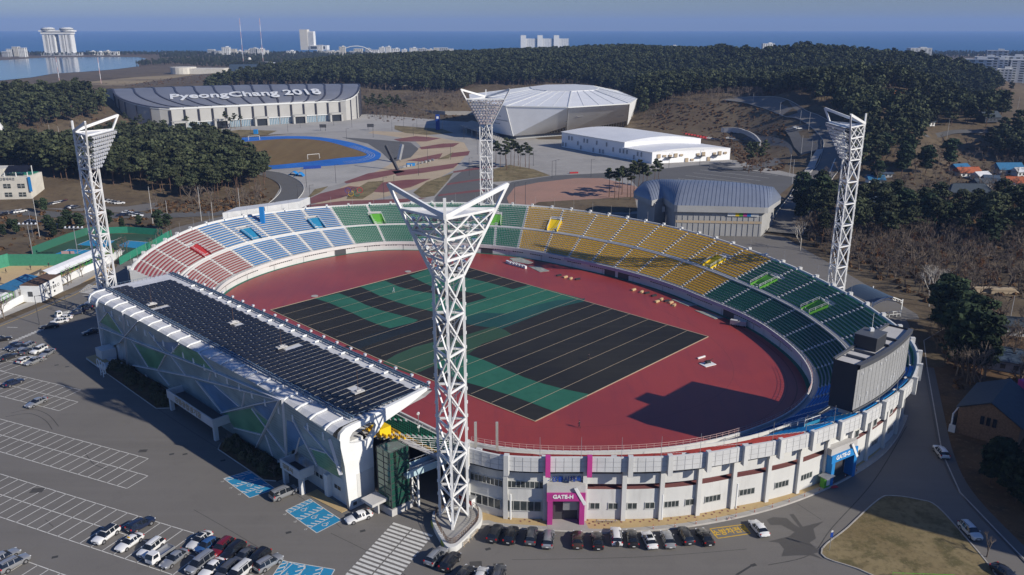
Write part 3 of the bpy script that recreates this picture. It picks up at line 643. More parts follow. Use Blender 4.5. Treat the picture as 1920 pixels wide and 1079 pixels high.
# ---- facade bays with fins and columns
ba = [ang(px, py, 12.5) for px, py in [(948, 850), (1022, 850), (1100, 855), (1177, 858), (1252, 858), (1325, 852), (1395, 842), (1458, 828), (1515, 812), (1569, 795), (1612, 777), (1648, 757), (1678, 735)]]
ba = sorted(ba); ba = [ba[0]-(ba[1]-ba[0])]+ba
while ba[-1] < T1-R(5): ba.append(ba[-1]+8.0/float(outer(ba[-1])))
nb = len(ba)
fin_mat = {2: 'pink', 3: 'pink'}
for i, a in enumerate(ba):
    d = (math.cos(a+AX), math.sin(a+AX)); vis = i < 20
    p = pt(a, 1, 0, .25)
    fm = fin_mat.get(i, 'white_concrete')
    MB().box((p[0], p[1], 11.55), (.8, .95, 3.7), RZ(a)).build('rim_fin', fm, st)
    if vis:
        q = pt(a, 1, 0, WB+.28)
        MB().box((q[0], q[1], 4.85), (.75, .62, 9.7), RZ(a)).build('column', 'white_concrete', st)
# cladding panels with joints on the near bays
def bayrow(i, n): return np.linspace(ba[i], ba[i+1], n)
mat('panel', (0.56, 0.565, 0.565), 0.5, var=.07, scale=.35); mat('joint', (0.36, 0.36, 0.36), 0.8)
for i in range(0, 19):
    tt = bayrow(i, 6); b = MB()
    b.grid([pts_arr(tt, 1, z, .03) for z in (10.35, RIM-.02)]); pn = b.build('cladding_panel', 'panel', st)
    j = MB()
    for t in tt[1:-1]: j.bar(pt(t, 1, 10.4, .05), pt(t, 1, RIM-.06, .05), .045, .03)
    for z in (11.25, 12.2):
        L = [pt(t, 1, z, .05) for t in tt]
        for k in range(5): j.bar(L[k], L[k+1], .03, .045)
    j.build('joint', 'joint', pn)
def window(parent, t, zc, w_, h_, n=3, m='window'):
    """window with frame and glass set in the outer wall"""
    c = pt(t, 1, zc, WB+.03); rz = RZ(t)
    f = MB(); d = Vector((math.cos(rz), math.sin(rz), 0)); nrm = Vector((math.sin(rz), -math.cos(rz), 0)); C0 = Vector(c)
    f.bar(C0-d*(w_/2+.05)+Vector((0, 0, h_/2)), C0+d*(w_/2+.05)+Vector((0, 0, h_/2)), .16, .09)
    f.bar(C0-d*(w_/2+.1)-Vector((0, 0, h_/2)), C0+d*(w_/2+.1)-Vector((0, 0, h_/2)), .24, .1)
    for k in range(n+1):
        x = -w_/2+w_*k/n; f.bar(C0+d*x-Vector((0, 0, h_/2)), C0+d*x+Vector((0, 0, h_/2)), .09, .14)
    fo = f.build('window', 'window_frame', parent)
    g = MB(); a = C0-d*(w_/2)+nrm*.02; bq = C0+d*(w_/2)+nrm*.02; hz_ = Vector((0, 0, h_/2))
    g.quad(a-hz_, bq-hz_, bq+hz_, a+hz_); g.build('pane', m, fo)
def tm(i, f): return ba[i]+(ba[i+1]-ba[i])*f
# bays 0 and 1: three strips of windows; bay 2 gate H; rest small windows
for i in (0, 1):
    window(st, tm(i, .5), 7.2-.5, 6.2, 1.3, 8); window(st, tm(i, .46), 2.6, 5.9, 1.9, 5)
    MB().box((*pt(tm(i, .5), 1, 0, WB+.015)[:2], 6.7), (7.2, .07, 2.6), RZ(tm(i, .5)))
for i in (0, 1):  # solid wall over the gallery opening in these bays
    tt = bayrow(i, 5); MB().grid([pts_arr(tt, 1, z, WB+.01) for z in (5.8, 8.9)]).build('infill_wall', 'white_concrete', st)
wins = {3: [(.28, 1.6), (.75, 1.6)], 4: [(.25, 1.6), (.72, 1.6)], 5: [(.3, 2.6), (.8, 1.6)], 6: [(.45, 3.0)], 7: [(.45, 3.0)], 8: [(.5, 3.0)], 9: [(.35, 3.0)], 11: [(.5, 2.6)], 12: [(.5, 2.6)], 13: [(.5, 2.6)], 14: [(.5, 2.0)], 15: [(.5, 2.0)]}
for i, L in wins.items():
    for f, w_ in L: window(st, tm(i, f), 2.7, w_, 1.2, 2 if w_ < 2 else 4)
for i in (11, 12, 13): window(st, tm(i, .35), 7.3, 1.4, 1.5, 1)
# drain pipes
for f in (1.12, 5.02, 7.1):
    i = int(f); p = pt(tm(i, f-i), 1, 0, WB+.5); MB().tube((p[0], p[1], 0), (p[0], p[1], 5.0), .16).build('down_pipe', 'white_paint', st)
# gates
def gate(i, m, letters, f0=0.02, f1=.98):
    t0, t1 = tm(i, f0), tm(i, f1); tc = (t0+t1)/2; A = Vector(pt(t0, 1, 0, WB+.9)); B = Vector(pt(t1, 1, 0, WB+.9)); d = (B-A).normalized(); L = (B-A).length
    rz = math.atan2(d.y, d.x); nrm = Vector((d.y, -d.x, 0))
    g = MB()
    for q in (A+d*.55, B-d*.55): g.box((q.x, q.y, 2.3), (.85, 1.9, 4.6), rz)
    c = (A+B)/2; g.box((c.x, c.y, 5.35), (L, 1.7, 1.5), rz); go = g.build('gate_portal', m, st)
    MB().box((c.x-nrm.x*.2, c.y-nrm.y*.2, 6.75), (L*.995, 1.5, 1.3), rz).build('gate_top', 'stand_concrete', go)
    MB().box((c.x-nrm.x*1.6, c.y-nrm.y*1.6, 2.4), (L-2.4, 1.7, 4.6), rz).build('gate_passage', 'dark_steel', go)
    f = MB(); sgn = 1
    a0 = B-d*(L*.27)+nrm*.9+Vector((0, 0, 7.2)); a1 = B-d*.05+nrm*.92+Vector((0, 0, 4.0)); f.bar(a0, a1, .14, .5); f.build('gate_stripe', 'white_paint', go)
    tx = c+nrm*.87; tx = tx-d*(L*.08); text('gate_lettering', letters, min(1.25, L*.15), 'white_paint', st, loc=(tx.x, tx.y, 5.45), rot=frame_rot(d, (0, 0, 1)), ext=.04, offset=.035, sx=1.0)
gate(2, 'magenta', 'GATE-H'); gate(10, 'gate_blue', 'GATE-G', -.05, 1.05)
# roller shutter and paving inside gate H
tc = tm(2, .5); c = Vector(pt(tm(2, .66), 1, 2.2, WB-.05+.9)); MB().box((c.x, c.y, 3.2), (3.0, .1, 1.6), RZ(tc)).build('shutter', 'steel', st)
# sign of the sports council with emblem
c = Vector(pt(tm(2, .5), 1, 7.9, WB+.34)); d = Vector((math.cos(RZ(tm(2, .5))), math.sin(RZ(tm(2, .5))), 0))
mat('sign_blue', (0.01, 0.05, 0.28), 0.5); mat('sign_red', (0.5, 0.02, 0.05), 0.5)
sg = c+d*.75; text('sign_lettering', '강릉시체육회', 1.1, 'sign_blue', st, loc=(sg.x, sg.y, 7.9), rot=frame_rot(d, (0, 0, 1)), ext=.03, offset=.03)
e = c-d*3.3; n_ = Vector((d.y, -d.x, 0))
MB().tube(e+Vector((0, 0, .12)), e+n_*.05+Vector((0, 0, .12)), .30, n=14).build('emblem', 'sign_red', st)
f = MB()
for k in range(7):
    a = R(200+k*20); b_ = R(220+k*20); f.bar(e+d*.6*math.cos(a)+Vector((0, 0, .5*math.sin(a)+.12)), e+d*.6*math.cos(b_)+Vector((0, 0, .5*math.sin(b_)+.12)), .12, .08)
f.build('emblem_arc', 'sign_blue', st)
# ---- seating blocks
A_ = lambda x, y, z=WALK: ang(x, y, z)
cols = [('seat_red', T0+R(1.2), A_(1385, 832, 4), 5, 'row'), ('seat_blue', A_(1385, 832, 4), A_(1540, 712, 5), 6, 'row'), ('seat_dark', A_(1540, 712, 5), A_(1400, 525), 7, 'seat'),
        ('seat_yellow', A_(1400, 525), A_(980, 430), 8, 'seat'), ('seat_green', A_(980, 430), A_(645, 428), 6, 'seat'), ('seat_blue', A_(645, 428), A_(430, 470), 5, 'bench'), ('seat_red', A_(430, 470), T1-R(.3), 4, 'bench')]
vom = [(A_(378, 482), 'vom_red'), (A_(462, 447), 'vom_blue'), (A_(585, 425), 'vom_blue'), (A_(701, 415), 'vom_green'), (A_(930, 420), 'vom_green'), (A_(1042, 430), 'vom_yellow'), (A_(1362, 500), 'vom_yellow'), (A_(1468, 540), 'vom_green'), (A_(1568, 592), 'vom_green'), (R(-8), 'vom_blue')]
vom = [((a if a > T0 else a+2*math.pi), m) for a, m in vom]
gnames = {'seat_red': 'red', 'seat_blue': 'blue', 'seat_dark': 'dark green', 'seat_yellow': 'yellow', 'seat_green': 'green'}
for m, a0, a1, n, style in cols:
    if a0 < T0-.05: a0 += 2*math.pi
    if a1 < a0: a1 += 2*math.pi
    ed = np.linspace(a0, a1, n+1)
    for k in range(n):
        for tier in (0, 1):
            sa, sb, za, zb, nr = (S1a, S1b, Z1a, Z1b, N1) if tier == 0 else (S2a, S2b, Z2a, Z2b, N2)
            sh = 0 if tier == 0 else (ed[1]-ed[0])*0.0
            b = MB()
            for i in range(nr):
                s_ = sa+(sb-sa)*(i+.62)/nr; z = za+(zb-za)*i/(nr-1)
                tc = (ed[k]+ed[k+1])/2; rad = float(inner(tc)*(1-s_)+outer(tc)*s_); gap = .65/rad
                t0, t1 = ed[k]+gap, ed[k+1]-gap
                dep = float(outer(tc)-inner(tc))*(sb-sa)/nr
                if style in ('bench', 'row'):
                    hw = min(.42, dep*.36)
                    tt = np.linspace(t0, t1, 9)
                    if tier == 1:
                        segs = []; cut = False
                        for va, _ in vom:
                            if t0-.02 < va < t1+.02 and i < 7: segs = [(t0, va-2.4/rad), (va+2.4/rad, t1)]; cut = True
                        if not cut: segs = [(t0, t1)]
                    else: segs = [(t0, t1)]
                    for q0, q1 in segs:
                        if q1-q0 < .004: continue
                        tt = np.linspace(q0, q1, 8)
                        b.grid([pts_arr(tt, s_, z+.22, -hw), pts_arr(tt, s_, z+.30, -hw), pts_arr(tt, s_, z+.30, hw)])
                        if style == 'row': b.grid([pts_arr(tt, s_, z+.30, hw), pts_arr(tt, s_, z+.74, hw+.06)])
                else:
                    ns = max(2, int((t1-t0)*rad/.56)); tt = np.linspace(t0, t1, ns)
                    if tier == 1 and i < 7:
                        for va, _ in vom: tt = tt[np.abs(tt-va) > 2.4/rad]
                    if len(tt) == 0: continue
                    P = pts_arr(tt, s_, z+.12); Q = pts_arr(tt, s_, z+.12, dep*.30)
                    a_ = np.array([RZ(q_, s_) for q_ in tt])-math.pi/2; tx = np.stack([-np.sin(a_), np.cos(a_), 0*a_], 1); nx = np.stack([np.cos(a_), np.sin(a_), 0*a_], 1)
                    b.boxes(P, tx*.165, nx*min(.16, dep*.2), .22); b.boxes(Q, tx*.165, nx*.05, .46)
            b.build('seating_block', m, st, label='%s %s seating' % ('lower tier' if tier == 0 else 'upper tier', gnames[m]))
# aisles (stepped stairs), railings and dark hatch on benches
for m, a0, a1, n, style in cols:
    if a0 < T0-.05: a0 += 2*math.pi
    if a1 < a0: a1 += 2*math.pi
    ed = np.linspace(a0, a1, n+1)
    for k in range(n):
        t = ed[k]+.0001; b = MB()
        for (sa, sb, za, zb, nr) in ((S1a, S1b, Z1a, Z1b, N1), (S2a, S2b, Z2a, Z2b, N2)):
            for i in range(nr):
                s_ = sa+(sb-sa)*(i+.25)/nr; z = za+(zb-za)*i/(nr-1); p = pt(t, s_, z)
                dep = float(outer(t)-inner(t))*(sb-sa)/nr
                b.box((p[0], p[1], z+.12), (1.0, dep*.42, .24), RZ(t, .5))
        b.build('stair', 'white_concrete', st)
for a, m in vom:
    r = float(inner(a)*.5+outer(a)*.5); dep = float(outer(a)-inner(a)); b = MB()
    L = dep*(S2b-S2a)*.46; s0 = S2a-.005
    hw = 1.9/r
    z1 = WALK+3.3
    def Pv(dt, out, z): return pt(a+dt, s0, z, out)
    for sg in (-1, 1):
        b.quad(Pv(sg*hw, 0, WALK), Pv(sg*hw, L, WALK), Pv(sg*hw, L, z1+.3), Pv(sg*hw, 0, WALK+1.1))
        b.quad(Pv(sg*hw*1.12, 0, WALK), Pv(sg*hw*1.12, L, WALK), Pv(sg*hw*1.12, L, z1+.3), Pv(sg*hw*1.12, 0, WALK+1.1))
        b.quad(Pv(sg*hw, 0, WALK+1.1), Pv(sg*hw, L, z1+.3), Pv(sg*hw*1.12, L, z1+.3), Pv(sg*hw*1.12, 0, WALK+1.1))
    b.quad(Pv(-hw*1.1, L, WALK), Pv(hw*1.1, L, WALK), Pv(hw*1.1, L, z1+.3), Pv(-hw*1.1, L, z1+.3))
    b.quad(Pv(-hw*1.1, L*.99, WALK), Pv(hw*1.1, L*.99, WALK), Pv(hw*1.1, L*.99, z1+.3), Pv(-hw*1.1, L*.99, z1+.3))
    vo = b.build('vomitory', m, st)
    zt_ = Z2a+(Z2b-Z2a)*.46+.5; f = MB(); f.quad(Pv(-hw, .1, WALK+.15), Pv(hw, .1, WALK+.15), Pv(hw, L*.6, zt_-.9), Pv(-hw, L*.6, zt_-.9)); f.quad(Pv(-hw, L*.6, zt_-.9), Pv(hw, L*.6, zt_-.9), Pv(hw, L*.97, zt_+.2), Pv(-hw, L*.97, zt_+.2)); f.build('vomitory_floor', m, vo)
    h = MB()
    for sg in (-1.06, 1.06):
        h.path([Pv(sg*hw, 0, WALK+2.0), Pv(sg*hw, L, z1+1.1)], .05); h.path([Pv(sg*hw, 0, WALK+1.55), Pv(sg*hw, L, z1+.7)], .04)
        for f_ in (0, .33, .66, 1): h.bar(Pv(sg*hw, L*f_, WALK+1+2*f_), Pv(sg*hw, L*f_, WALK+2.0+(z1+1.1-WALK-2)*f_), .06)
    h.path([Pv(-1.06*hw, L, z1+1.1), Pv(1.06*hw, L, z1+1.1)], .05); h.build('handrail', 'white_paint', vo)
# front handrail on parapet (near side) and walkway rails
def railing(name, pts, h, m, r=.035, step=2, parent=None):
    b = MB(); P = [np.array(p, float) for p in pts]
    for k in (1.0, .55): b.path([(p[0], p[1], p[2]+h*k) for p in P], r, n=4)
    acc = 0
    for i in range(len(P)-1):
        d = np.linalg.norm(P[i+1]-P[i]); n = max(1, int(d/step))
        for j in range(n): q = P[i]+(P[i+1]-P[i])*j/n; b.bar(q, (q[0], q[1], q[2]+h), r*2)
    return b.build(name, m, parent)
mat('rail_pink', (0.55, 0.36, 0.34), .6)
tt = np.linspace(T0, R(20), 70); railing('front_railing', pts_arr(tt, 0, 3.25, -.2), 1.0, 'rail_pink', parent=st)
tt = np.linspace(R(20), T1, 170); railing('front_railing', pts_arr(tt, 0.01, 3.0, 0), .7, 'steel', r=.025, parent=st)
tt = np.linspace(T0, T1, 150); b = MB(); b.strip(pts_arr(tt, S1b+.008, WALK), pts_arr(tt, S1b+.008, WALK+.75)); b.strip(pts_arr(tt, S1b+.008, WALK+.75), pts_arr(tt, S1b+.016, WALK+.75)); b.strip(pts_arr(tt, S1b+.016, WALK+.75), pts_arr(tt, S1b+.016, WALK)); b.build('walkway_wall', 'white_concrete', st)
b = MB(); b.strip(pts_arr(tt, S2a-.012, WALK+.02), pts_arr(tt, S2a-.004, WALK+.6)); b.build('walkway_kerb', 'white_concrete', st)
# pillars on the top walkway: small white posts
b = MB()
for i in range(19, nb): p = pt(ba[i], .985, 12, -.4); b.box((p[0], p[1], 12.5), (.5, .5, 1.0), ba[i]+AX)
b.build('walkway_post', 'white_paint', st)
for i, a in enumerate(ba):
    if 1 < i < 14 or i > 20: 
        p = pt(a-.012, 1, 0, -.3); MB().tube((p[0], p[1], RIM-.5), (p[0], p[1], RIM+3.6), .045, .03, n=5).build('lightning_rod', 'steel', st)
# walls closing the two ends of the bowl
for T_, sg in ((T0, -1), (T1, 1)):
    b = MB(); lo = [pt(T_, s, 0) for s, z in prof]; hi = [pt(T_, s, z+.9) for s, z in prof]
    b.strip(lo, hi); b.strip([pt(T_+sg*.004, s, 0) for s, z in prof], [pt(T_+sg*.004, s, z+.9) for s, z in prof]); b.strip(hi, [pt(T_+sg*.004, s, z+.9) for s, z in prof])
    b.quad(pt(T_, 1, 0, WB), pt(T_, 1, 12, WB), pt(T_, .5, 12), pt(T_, .5, 0)) if False else None
    b.build('end_wall', 'white_concrete', st)
# pavers round the facade with kerb
kp = spline([at(*p)[:2] for p in [(918, 984), (945, 990), (1080, 998), (1150, 1000), (1280, 990), (1400, 968), (1500, 938), (1590, 897), (1660, 848), (1697, 790), (1706, 740), (1700, 700)]], 6)
rk = [(math.atan2((q-np.array([CX, CY]))@V, (q-np.array([CX, CY]))@U), np.linalg.norm(q-np.array([CX, CY]))) for q in kp]
rk.sort(); RA = [a for a, _ in rk]; RR_ = [r for _, r in rk]
tt = np.linspace(R(-45), R(12), 90); b = MB(); kb = MB()
O = [(CX+math.cos(t+AX)*np.interp(t, RA, RR_), CY+math.sin(t+AX)*np.interp(t, RA, RR_), .14) for t in tt]
I = [tuple(pt(t, 1, .14, WB)) for t in tt]
b.strip(O, I); b.build('paver_walk', 'tan_paver', kind='structure')
kb.path([(p[0], p[1], .06) for p in O], .2, n=4); kb.build('kerb', 'kerb_stone', kind='structure')
O2 = [(CX+math.cos(t+AX)*(np.interp(t, RA, RR_)-1.1), CY+math.sin(t+AX)*(np.interp(t, RA, RR_)-1.1), .15) for t in tt]
MB().strip([(p[0], p[1], .152) for p in O], O2).build('kerb_band', 'concrete', kind='structure')
b = MB()
for t in np.arange(R(-40), R(11), .0075):
    ro = np.interp(t, RA, RR_)-1.6; ri = float(outer(t))+WB+.4; k = 0
    n = int((ro-ri)/1.0)
    for j in range(max(0, n)):
        r = ri+1.0*j+(.5 if int(t/.0075) % 2 else 0)
        b.box((CX+math.cos(t+AX)*r, CY+math.sin(t+AX)*r, .156), (.36, .3, .012), t+AX)
b.build('dark_pavers', 'maroon_paving', kind='structure')
for i, m in ((2, 'concrete'), (10, 'road_asphalt')):
    t0, t1 = tm(i, .0), tm(i, 1.0); tt = np.linspace(t0, t1, 6)
    MB().strip([(CX+math.cos(t+AX)*(np.interp(t, RA, RR_)-.3), CY+math.sin(t+AX)*(np.interp(t, RA, RR_)-.3), .168) for t in tt], [tuple(pt(t, 1, .168, WB)) for t in tt]).build('gate_apron', m, kind='structure')
# ================================================================ main grandstand
mat('fac_grey', (0.25, 0.33, 0.345), 0.25, spec=.5); mat('fac_green', (0.12, 0.30, 0.17), 0.25, spec=.5); mat('fac_blue', (0.10, 0.21, 0.36), 0.25, spec=.5); mat('panel_joint', (0.2, 0.205, 0.21), .6); mat('fac_bar', (0.66, 0.66, 0.68), 0.5)
for k in ('fac_grey', 'fac_green', 'fac_blue'):   # fine horizontal louvre lines
    n = M[k].node_tree; bs = n.nodes['Principled BSDF']; g = n.nodes.new('ShaderNodeNewGeometry'); sp = n.nodes.new('ShaderNodeSeparateXYZ'); n.links.new(g.outputs['Position'], sp.inputs[0])
    mm = n.nodes.new('ShaderNodeMath'); mm.operation = 'MULTIPLY'; mm.inputs[1].default_value = 1.6; n.links.new(sp.outputs['Z'], mm.inputs[0])
    fr = n.nodes.new('ShaderNodeMath'); fr.operation = 'FRACT'; n.links.new(mm.outputs[0], fr.inputs[0])
    gt = n.nodes.new('ShaderNodeMath'); gt.operation = 'GREATER_THAN'; gt.inputs[1].default_value = .8; n.links.new(fr.outputs[0], gt.inputs[0])
    no = n.nodes.new('ShaderNodeTexNoise'); no.inputs['Scale'].default_value = .22; n.links.new(g.outputs['Position'], no.inputs['Vector'])
    c = bs.inputs['Base Color'].default_value[:]; mx = n.nodes.new('ShaderNodeMix'); mx.data_type = 'RGBA'; mx.inputs[6].default_value = c; mx.inputs[7].default_value = (c[0]*.62, c[1]*.62, c[2]*.62, 1); n.links.new(gt.outputs[0], mx.inputs[0])
    m2 = n.nodes.new('ShaderNodeMix'); m2.data_type = 'RGBA'; m2.inputs[7].default_value = (c[0]*1.35, c[1]*1.3, c[2]*1.3, 1); n.links.new(mx.outputs[2], m2.inputs[6])
    mr = n.nodes.new('ShaderNodeMapRange'); mr.inputs[1].default_value = .42; mr.inputs[2].default_value = .68; n.links.new(no.outputs['Fac'], mr.inputs[0]); n.links.new(mr.outputs[0], m2.inputs[0]); n.links.new(m2.outputs[2], bs.inputs['Base Color'])
gs = empty('grandstand', (0, 0, 0), label='long white grandstand with glass side wall and roof covered in dark solar panels', cat='grandstand')
def plane_hit(px, py, P0, N):
    d = ray(px, py); o = np.array([0, 0, CAMH]); t = (P0-o)@N/(d@N); return o+d*t
UL, UR = -55.0, 52.3; VB = -82.3
fP = np.array(W(0, VB, 0)); fT = np.array(W(0, -84.6, 14.5)); fu = np.array([U[0], U[1], 0]); fv = (fT-fP)/np.linalg.norm(fT-fP); fN = np.cross(fu, fv)
if fN[1] > 0: fN = -fN
def fac(px, py, off=0.0): return plane_hit(px, py, fP, fN)+fN*off
def facpoly(name, pix, off, m): return MB().poly([fac(*p, off) for p in pix]).build(name, m, gs)
facpoly('glass_wall', [(184, 566), (198, 655), (232, 640), (243, 690), (318, 728), (400, 772), (417, 802), (483, 840), (539, 874), (549, 842), (600, 876), (641, 899), (640, 858), (638, 828), (527, 749), (467, 713), (360, 656), (267, 605), (232, 588)], 0, 'fac_grey')
for k, p in enumerate([[(188, 604), (203, 587), (231, 628)], [(253, 645), (310, 665), (297, 692), (278, 687)], [(337, 647), (373, 662), (400, 695), (323, 663)], [(420, 775), (470, 766), (502, 790), (490, 813), (440, 802)], [(584, 841), (612, 849), (637, 874), (637, 896), (597, 873)]]): facpoly('tinted_pane', p, .04, 'fac_green')
for p in [[(372, 715), (402, 722), (449, 762), (417, 771)], [(475, 762), (526, 752), (502, 788)], [(538, 788), (553, 793), (572, 832), (548, 845), (540, 850)], [(293, 641), (335, 643), (322, 663)]]: facpoly('tinted_pane', p, .04, 'fac_blue')
bars = [((187, 613), (310, 661), .5), ((310, 661), (402, 696), .55), ((402, 696), (480, 729), .6), ((480, 729), (527, 749), .6), ((250, 685), (363, 707), .45), ((363, 707), (480, 738), .5), ((480, 738), (526, 750), .5), ((417, 774), (480, 758), .7), ((480, 758), (526, 749), .7), ((526, 750), (483, 838), .75), ((531, 747), (539, 873), .5), ((440, 802), (490, 815), .35), ((473, 766), (536, 850), .3), ((551, 787), (596, 873), .4), ((572, 799), (638, 876), .4), ((619, 823), (640, 890), .6), ((232, 587), (240, 684), .5), ((260, 602), (225, 643), .45), ((202, 586), (186, 606), .25), ((204, 586), (232, 628), .2), ((280, 623), (307, 658), .2), ((337, 645), (322, 663), .35), ((312, 665), (297, 693), .35), ((248, 640), (278, 688), .22), ((322, 668), (349, 704), .22), ((373, 661), (402, 695), .25), ((396, 698), (392, 713), .3), ((368, 713), (417, 774), .25), ((403, 722), (449, 762), .25), ((460, 735), (455, 762), .28), ((297, 697), (318, 723), .2), ((563, 820), (555, 850), .25), ((498, 815), (512, 855), .2), ((582, 840), (612, 849), .25)]
for p, q, w_ in bars: MB().bar(fac(*p, .10), fac(*q, .10), w_, .16).build('facade_bar', 'fac_bar', gs)
# walls behind and below the glass, end walls
b = MB()
Q = [W(UL, VB+.7), W(UR-.4, VB+.7), W(UR-.4, -78), W(UL, -78)]
b.prism([q[:2] for q in Q], 0, 12.5); b.build('base_wall', 'white_concrete', gs)
for u_, w_ in ((-46, 1.2), (-30, 1.2), (14, 1.0), (30, 1.1), (38, 1.1), (46, 1.1)):
    p = W(u_, VB+.4); MB().box((p[0], p[1], 2.2), (w_, 1.0, 4.4), AX).build('column', 'white_paint', gs)
for u_ in (41, 42.2, 43.4, 48.0, 49.0):
    p = W(u_, VB+.69); MB().box((p[0], p[1], 2.6), (.8, .1, .7), AX).build('window', 'window', gs)
# roof slab: barrel edge, flat top, thin front edge
prof = [(-82.0, 13.0), (-83.8, 13.2), (-84.35, 13.7), (-84.4, 14.6), (-83.9, 15.4), (-82.8, 15.95), (-80.2, 16.1), (-72, 16.3), (-62.6, 16.5), (-62.3, 16.0), (-64, 15.3), (-78, 13.8), (-82.0, 13.0)]
us = np.linspace(UL-.6, UR-.2, 40)
MB().grid([[W(u_, v, z) for u_ in us] for v, z in prof]).build('roof', 'roof_metal', gs)
for u_ in (UL-.6,): MB().poly([W(u_, v, z) for v, z in prof[:-1]]).build('roof_end', 'white_paint', gs)
for i in range(23):                             # curved fins over the barrel edge
    u_ = UL+1.2+i*4.72
    if u_ > UR-1: break
    b = MB(); L = [(-83.9, 13.1), (-84.6, 13.7), (-84.65, 14.8), (-84.1, 15.7), (-82.9, 16.2), (-80.6, 16.35)]
    for k in range(5): b.bar(W(u_, *L[k]), W(u_, *L[k+1]), .3, .3)
    b.build('roof_fin', 'white_paint', gs)
    b = MB()
    if u_ > -40: b.bar(W(u_, -64.6, 16.75), W(u_, -62.9, 16.75), .3, .35); b.build('roof_fin', 'white_paint', gs)
for v_ in (-80.2, -79.6, -63.3, -62.7):
    b = MB(); b.bar(W(UL+.5, v_, 16.62 if v_ < -70 else 17.0), W(UR-.5, v_, 16.62 if v_ < -70 else 17.0), .22, .3)
    for u_ in np.arange(UL+1, UR, 2.4): b.bar(W(u_, v_, 16.1), W(u_, v_, 17.0), .09)
    b.build('roof_rail', 'blue_steel', gs)
b = MB()
for u_ in np.arange(UL+2, UR-1, 2.2): b.bar(W(u_, -80.2, 16.62), W(u_, -79.6, 16.62), .12); b.bar(W(u_, -63.3, 17.0), W(u_, -62.7, 17.0), .12)
b.build('rail_rung', 'blue_steel', gs)
b = MB()
for v_ in np.arange(-79.5, -63, 1.1): b.bar(W(UR-.6, v_, 16.3), W(UR-.6, v_, 17.0), .06); b.bar(W(UL+.2, v_, 16.3), W(UL+.2, v_, 17.0), .06); b.bar(W(UR-1.6, v_, 16.42), W(UR-.3, v_, 16.42), .08)
b.bar(W(UR-.6, -80, 17.0), W(UR-.6, -63, 17.0), .06); b.bar(W(UL+.2, -80, 17.0), W(UL+.2, -63, 17.0), .06); b.build('end_railing', 'blue_steel', gs)
for u_ in np.arange(UL+3, UR, 4.9):
    b = MB(); p = W(u_, -62.1, 17.2); b.box(p, (.5, .5, .4), AX); b.bar(p, (p[0], p[1], 15.8), .12); b.build('roof_lamp', 'lamp_glass', gs)
row = 0; u_ = UL+2.0; skip = {13: (0, 1), 27: (4,), 39: (4, 5), 54: (3,)}
while u_ < UR-2.4:
    b = MB(); v0, v1 = -79.0, -65.2
    if row < 5: v0, v1 = -79.0, (-74.0 if row < 2 else -63.9)
    if 5 <= row < 25: v1 = -64.0
    if row > 46: v1 = -64.2
    n = 7; L = (v1-v0)/n; sh = (row % 2)*.55
    k = 0; v_ = v0+sh*.6
    while v_+1.9 < v1+.2:
        if not (row in skip and k in skip[row]):
            zz = 16.32+(v_-v0)*.012
            b.add([W(u_, v_, zz+.14), W(u_+1.53, v_, zz+.17), W(u_+1.53, v_+1.72, zz+.19), W(u_, v_+1.72, zz+.16), W(u_, v_, zz+.08), W(u_+1.53, v_, zz+.11), W(u_+1.53, v_+1.72, zz+.13), W(u_, v_+1.72, zz+.10)], [(0, 1, 2, 3), (4, 7, 6, 5), (0, 4, 5, 1), (1, 5, 6, 2), (2, 6, 7, 3), (3, 7, 4, 0)])
        v_ += 1.96; k += 1
    b.build('solar_panel_row', 'solar', gs); u_ += 1.74; row += 1
for (a, c) in ((-32.5, -77.8), (-6.5, -70.5), (14.5, -71), (44, -73)):
    b = MB(); p = W(a, c, 16.75); b.box(p, (1.2, 2.2, .25), AX); b.box((p[0], p[1], p[2]+.25), (.6, .9, .3), AX); b.build('roof_hatch', 'stand_concrete', gs)
    MB().tube(p, (p[0], p[1], 21), .05, .03, n=5).build('mast', 'bark', gs)
# right end wall cut out in the shape of a hockey stick
def cutwall(name, outer_px, hole_px, u0, th, m):
    P0 = np.array(W(u0, 0, 0)); N = np.array([U[0], U[1], 0])
    def loc(p): q = plane_hit(*p, P0, N); return ((q[0]-CX)*V[0]+(q[1]-CY)*V[1], q[2])
    cu_ = bpy.data.curves.new(name, 'CURVE'); cu_.dimensions = '2D'; cu_.fill_mode = 'BOTH'; cu_.extrude = th/2
    for L in [outer_px]+hole_px:
        s_ = cu_.splines.new('POLY'); s_.points.add(len(L)-1); s_.use_cyclic_u = True
        for i, p in enumerate(L): a, z = loc(p) if not isinstance(p[0], str) else p[1:]; s_.points[i].co = (a, max(z, 0), 0, 1)
    t = bpy.data.objects.new(name, cu_); COL.objects.link(t); bpy.context.view_layer.update()
    me = bpy.data.meshes.new_from_object(t.evaluated_get(bpy.context.evaluated_depsgraph_get())); bpy.data.objects.remove(t)
    for v in me.vertices:
        a, z, e = v.co; q = W(u0+e, a, z); v.co = q
    me.materials.clear(); me.materials.append(M[m]); o = bpy.data.objects.new(name, me); COL.objects.link(o); o.parent = gs; return o
ow = [(654, 959), (644, 874), (634, 827), (636, 813), (646, 802), (659, 795), (671, 790), (798, 726), (799, 731), (760, 762), (718, 791), (707, 808), (698, 819), (697, 835), (699, 870), (700, 938)]
ho = [(654, 819), (659, 810), (675, 799), (690, 792), (700, 791), (703, 796), (700, 806), (691, 818), (686, 825), (662, 830), (653, 830)]
cutwall('end_wall', ow, [ho], UR, .7, 'white_paint')
b = MB(); L = [W(UL, v, 0) for v in (-82, -70)]; b.prism([W(UL-.6, -83)[:2], W(UL, -83)[:2], W(UL, -64)[:2], W(UL-.6, -64)[:2]], 0, 12.8); b.build('end_wall', 'white_paint', gs)
b = MB(); p = W(UR+.45, -76, 4.5)
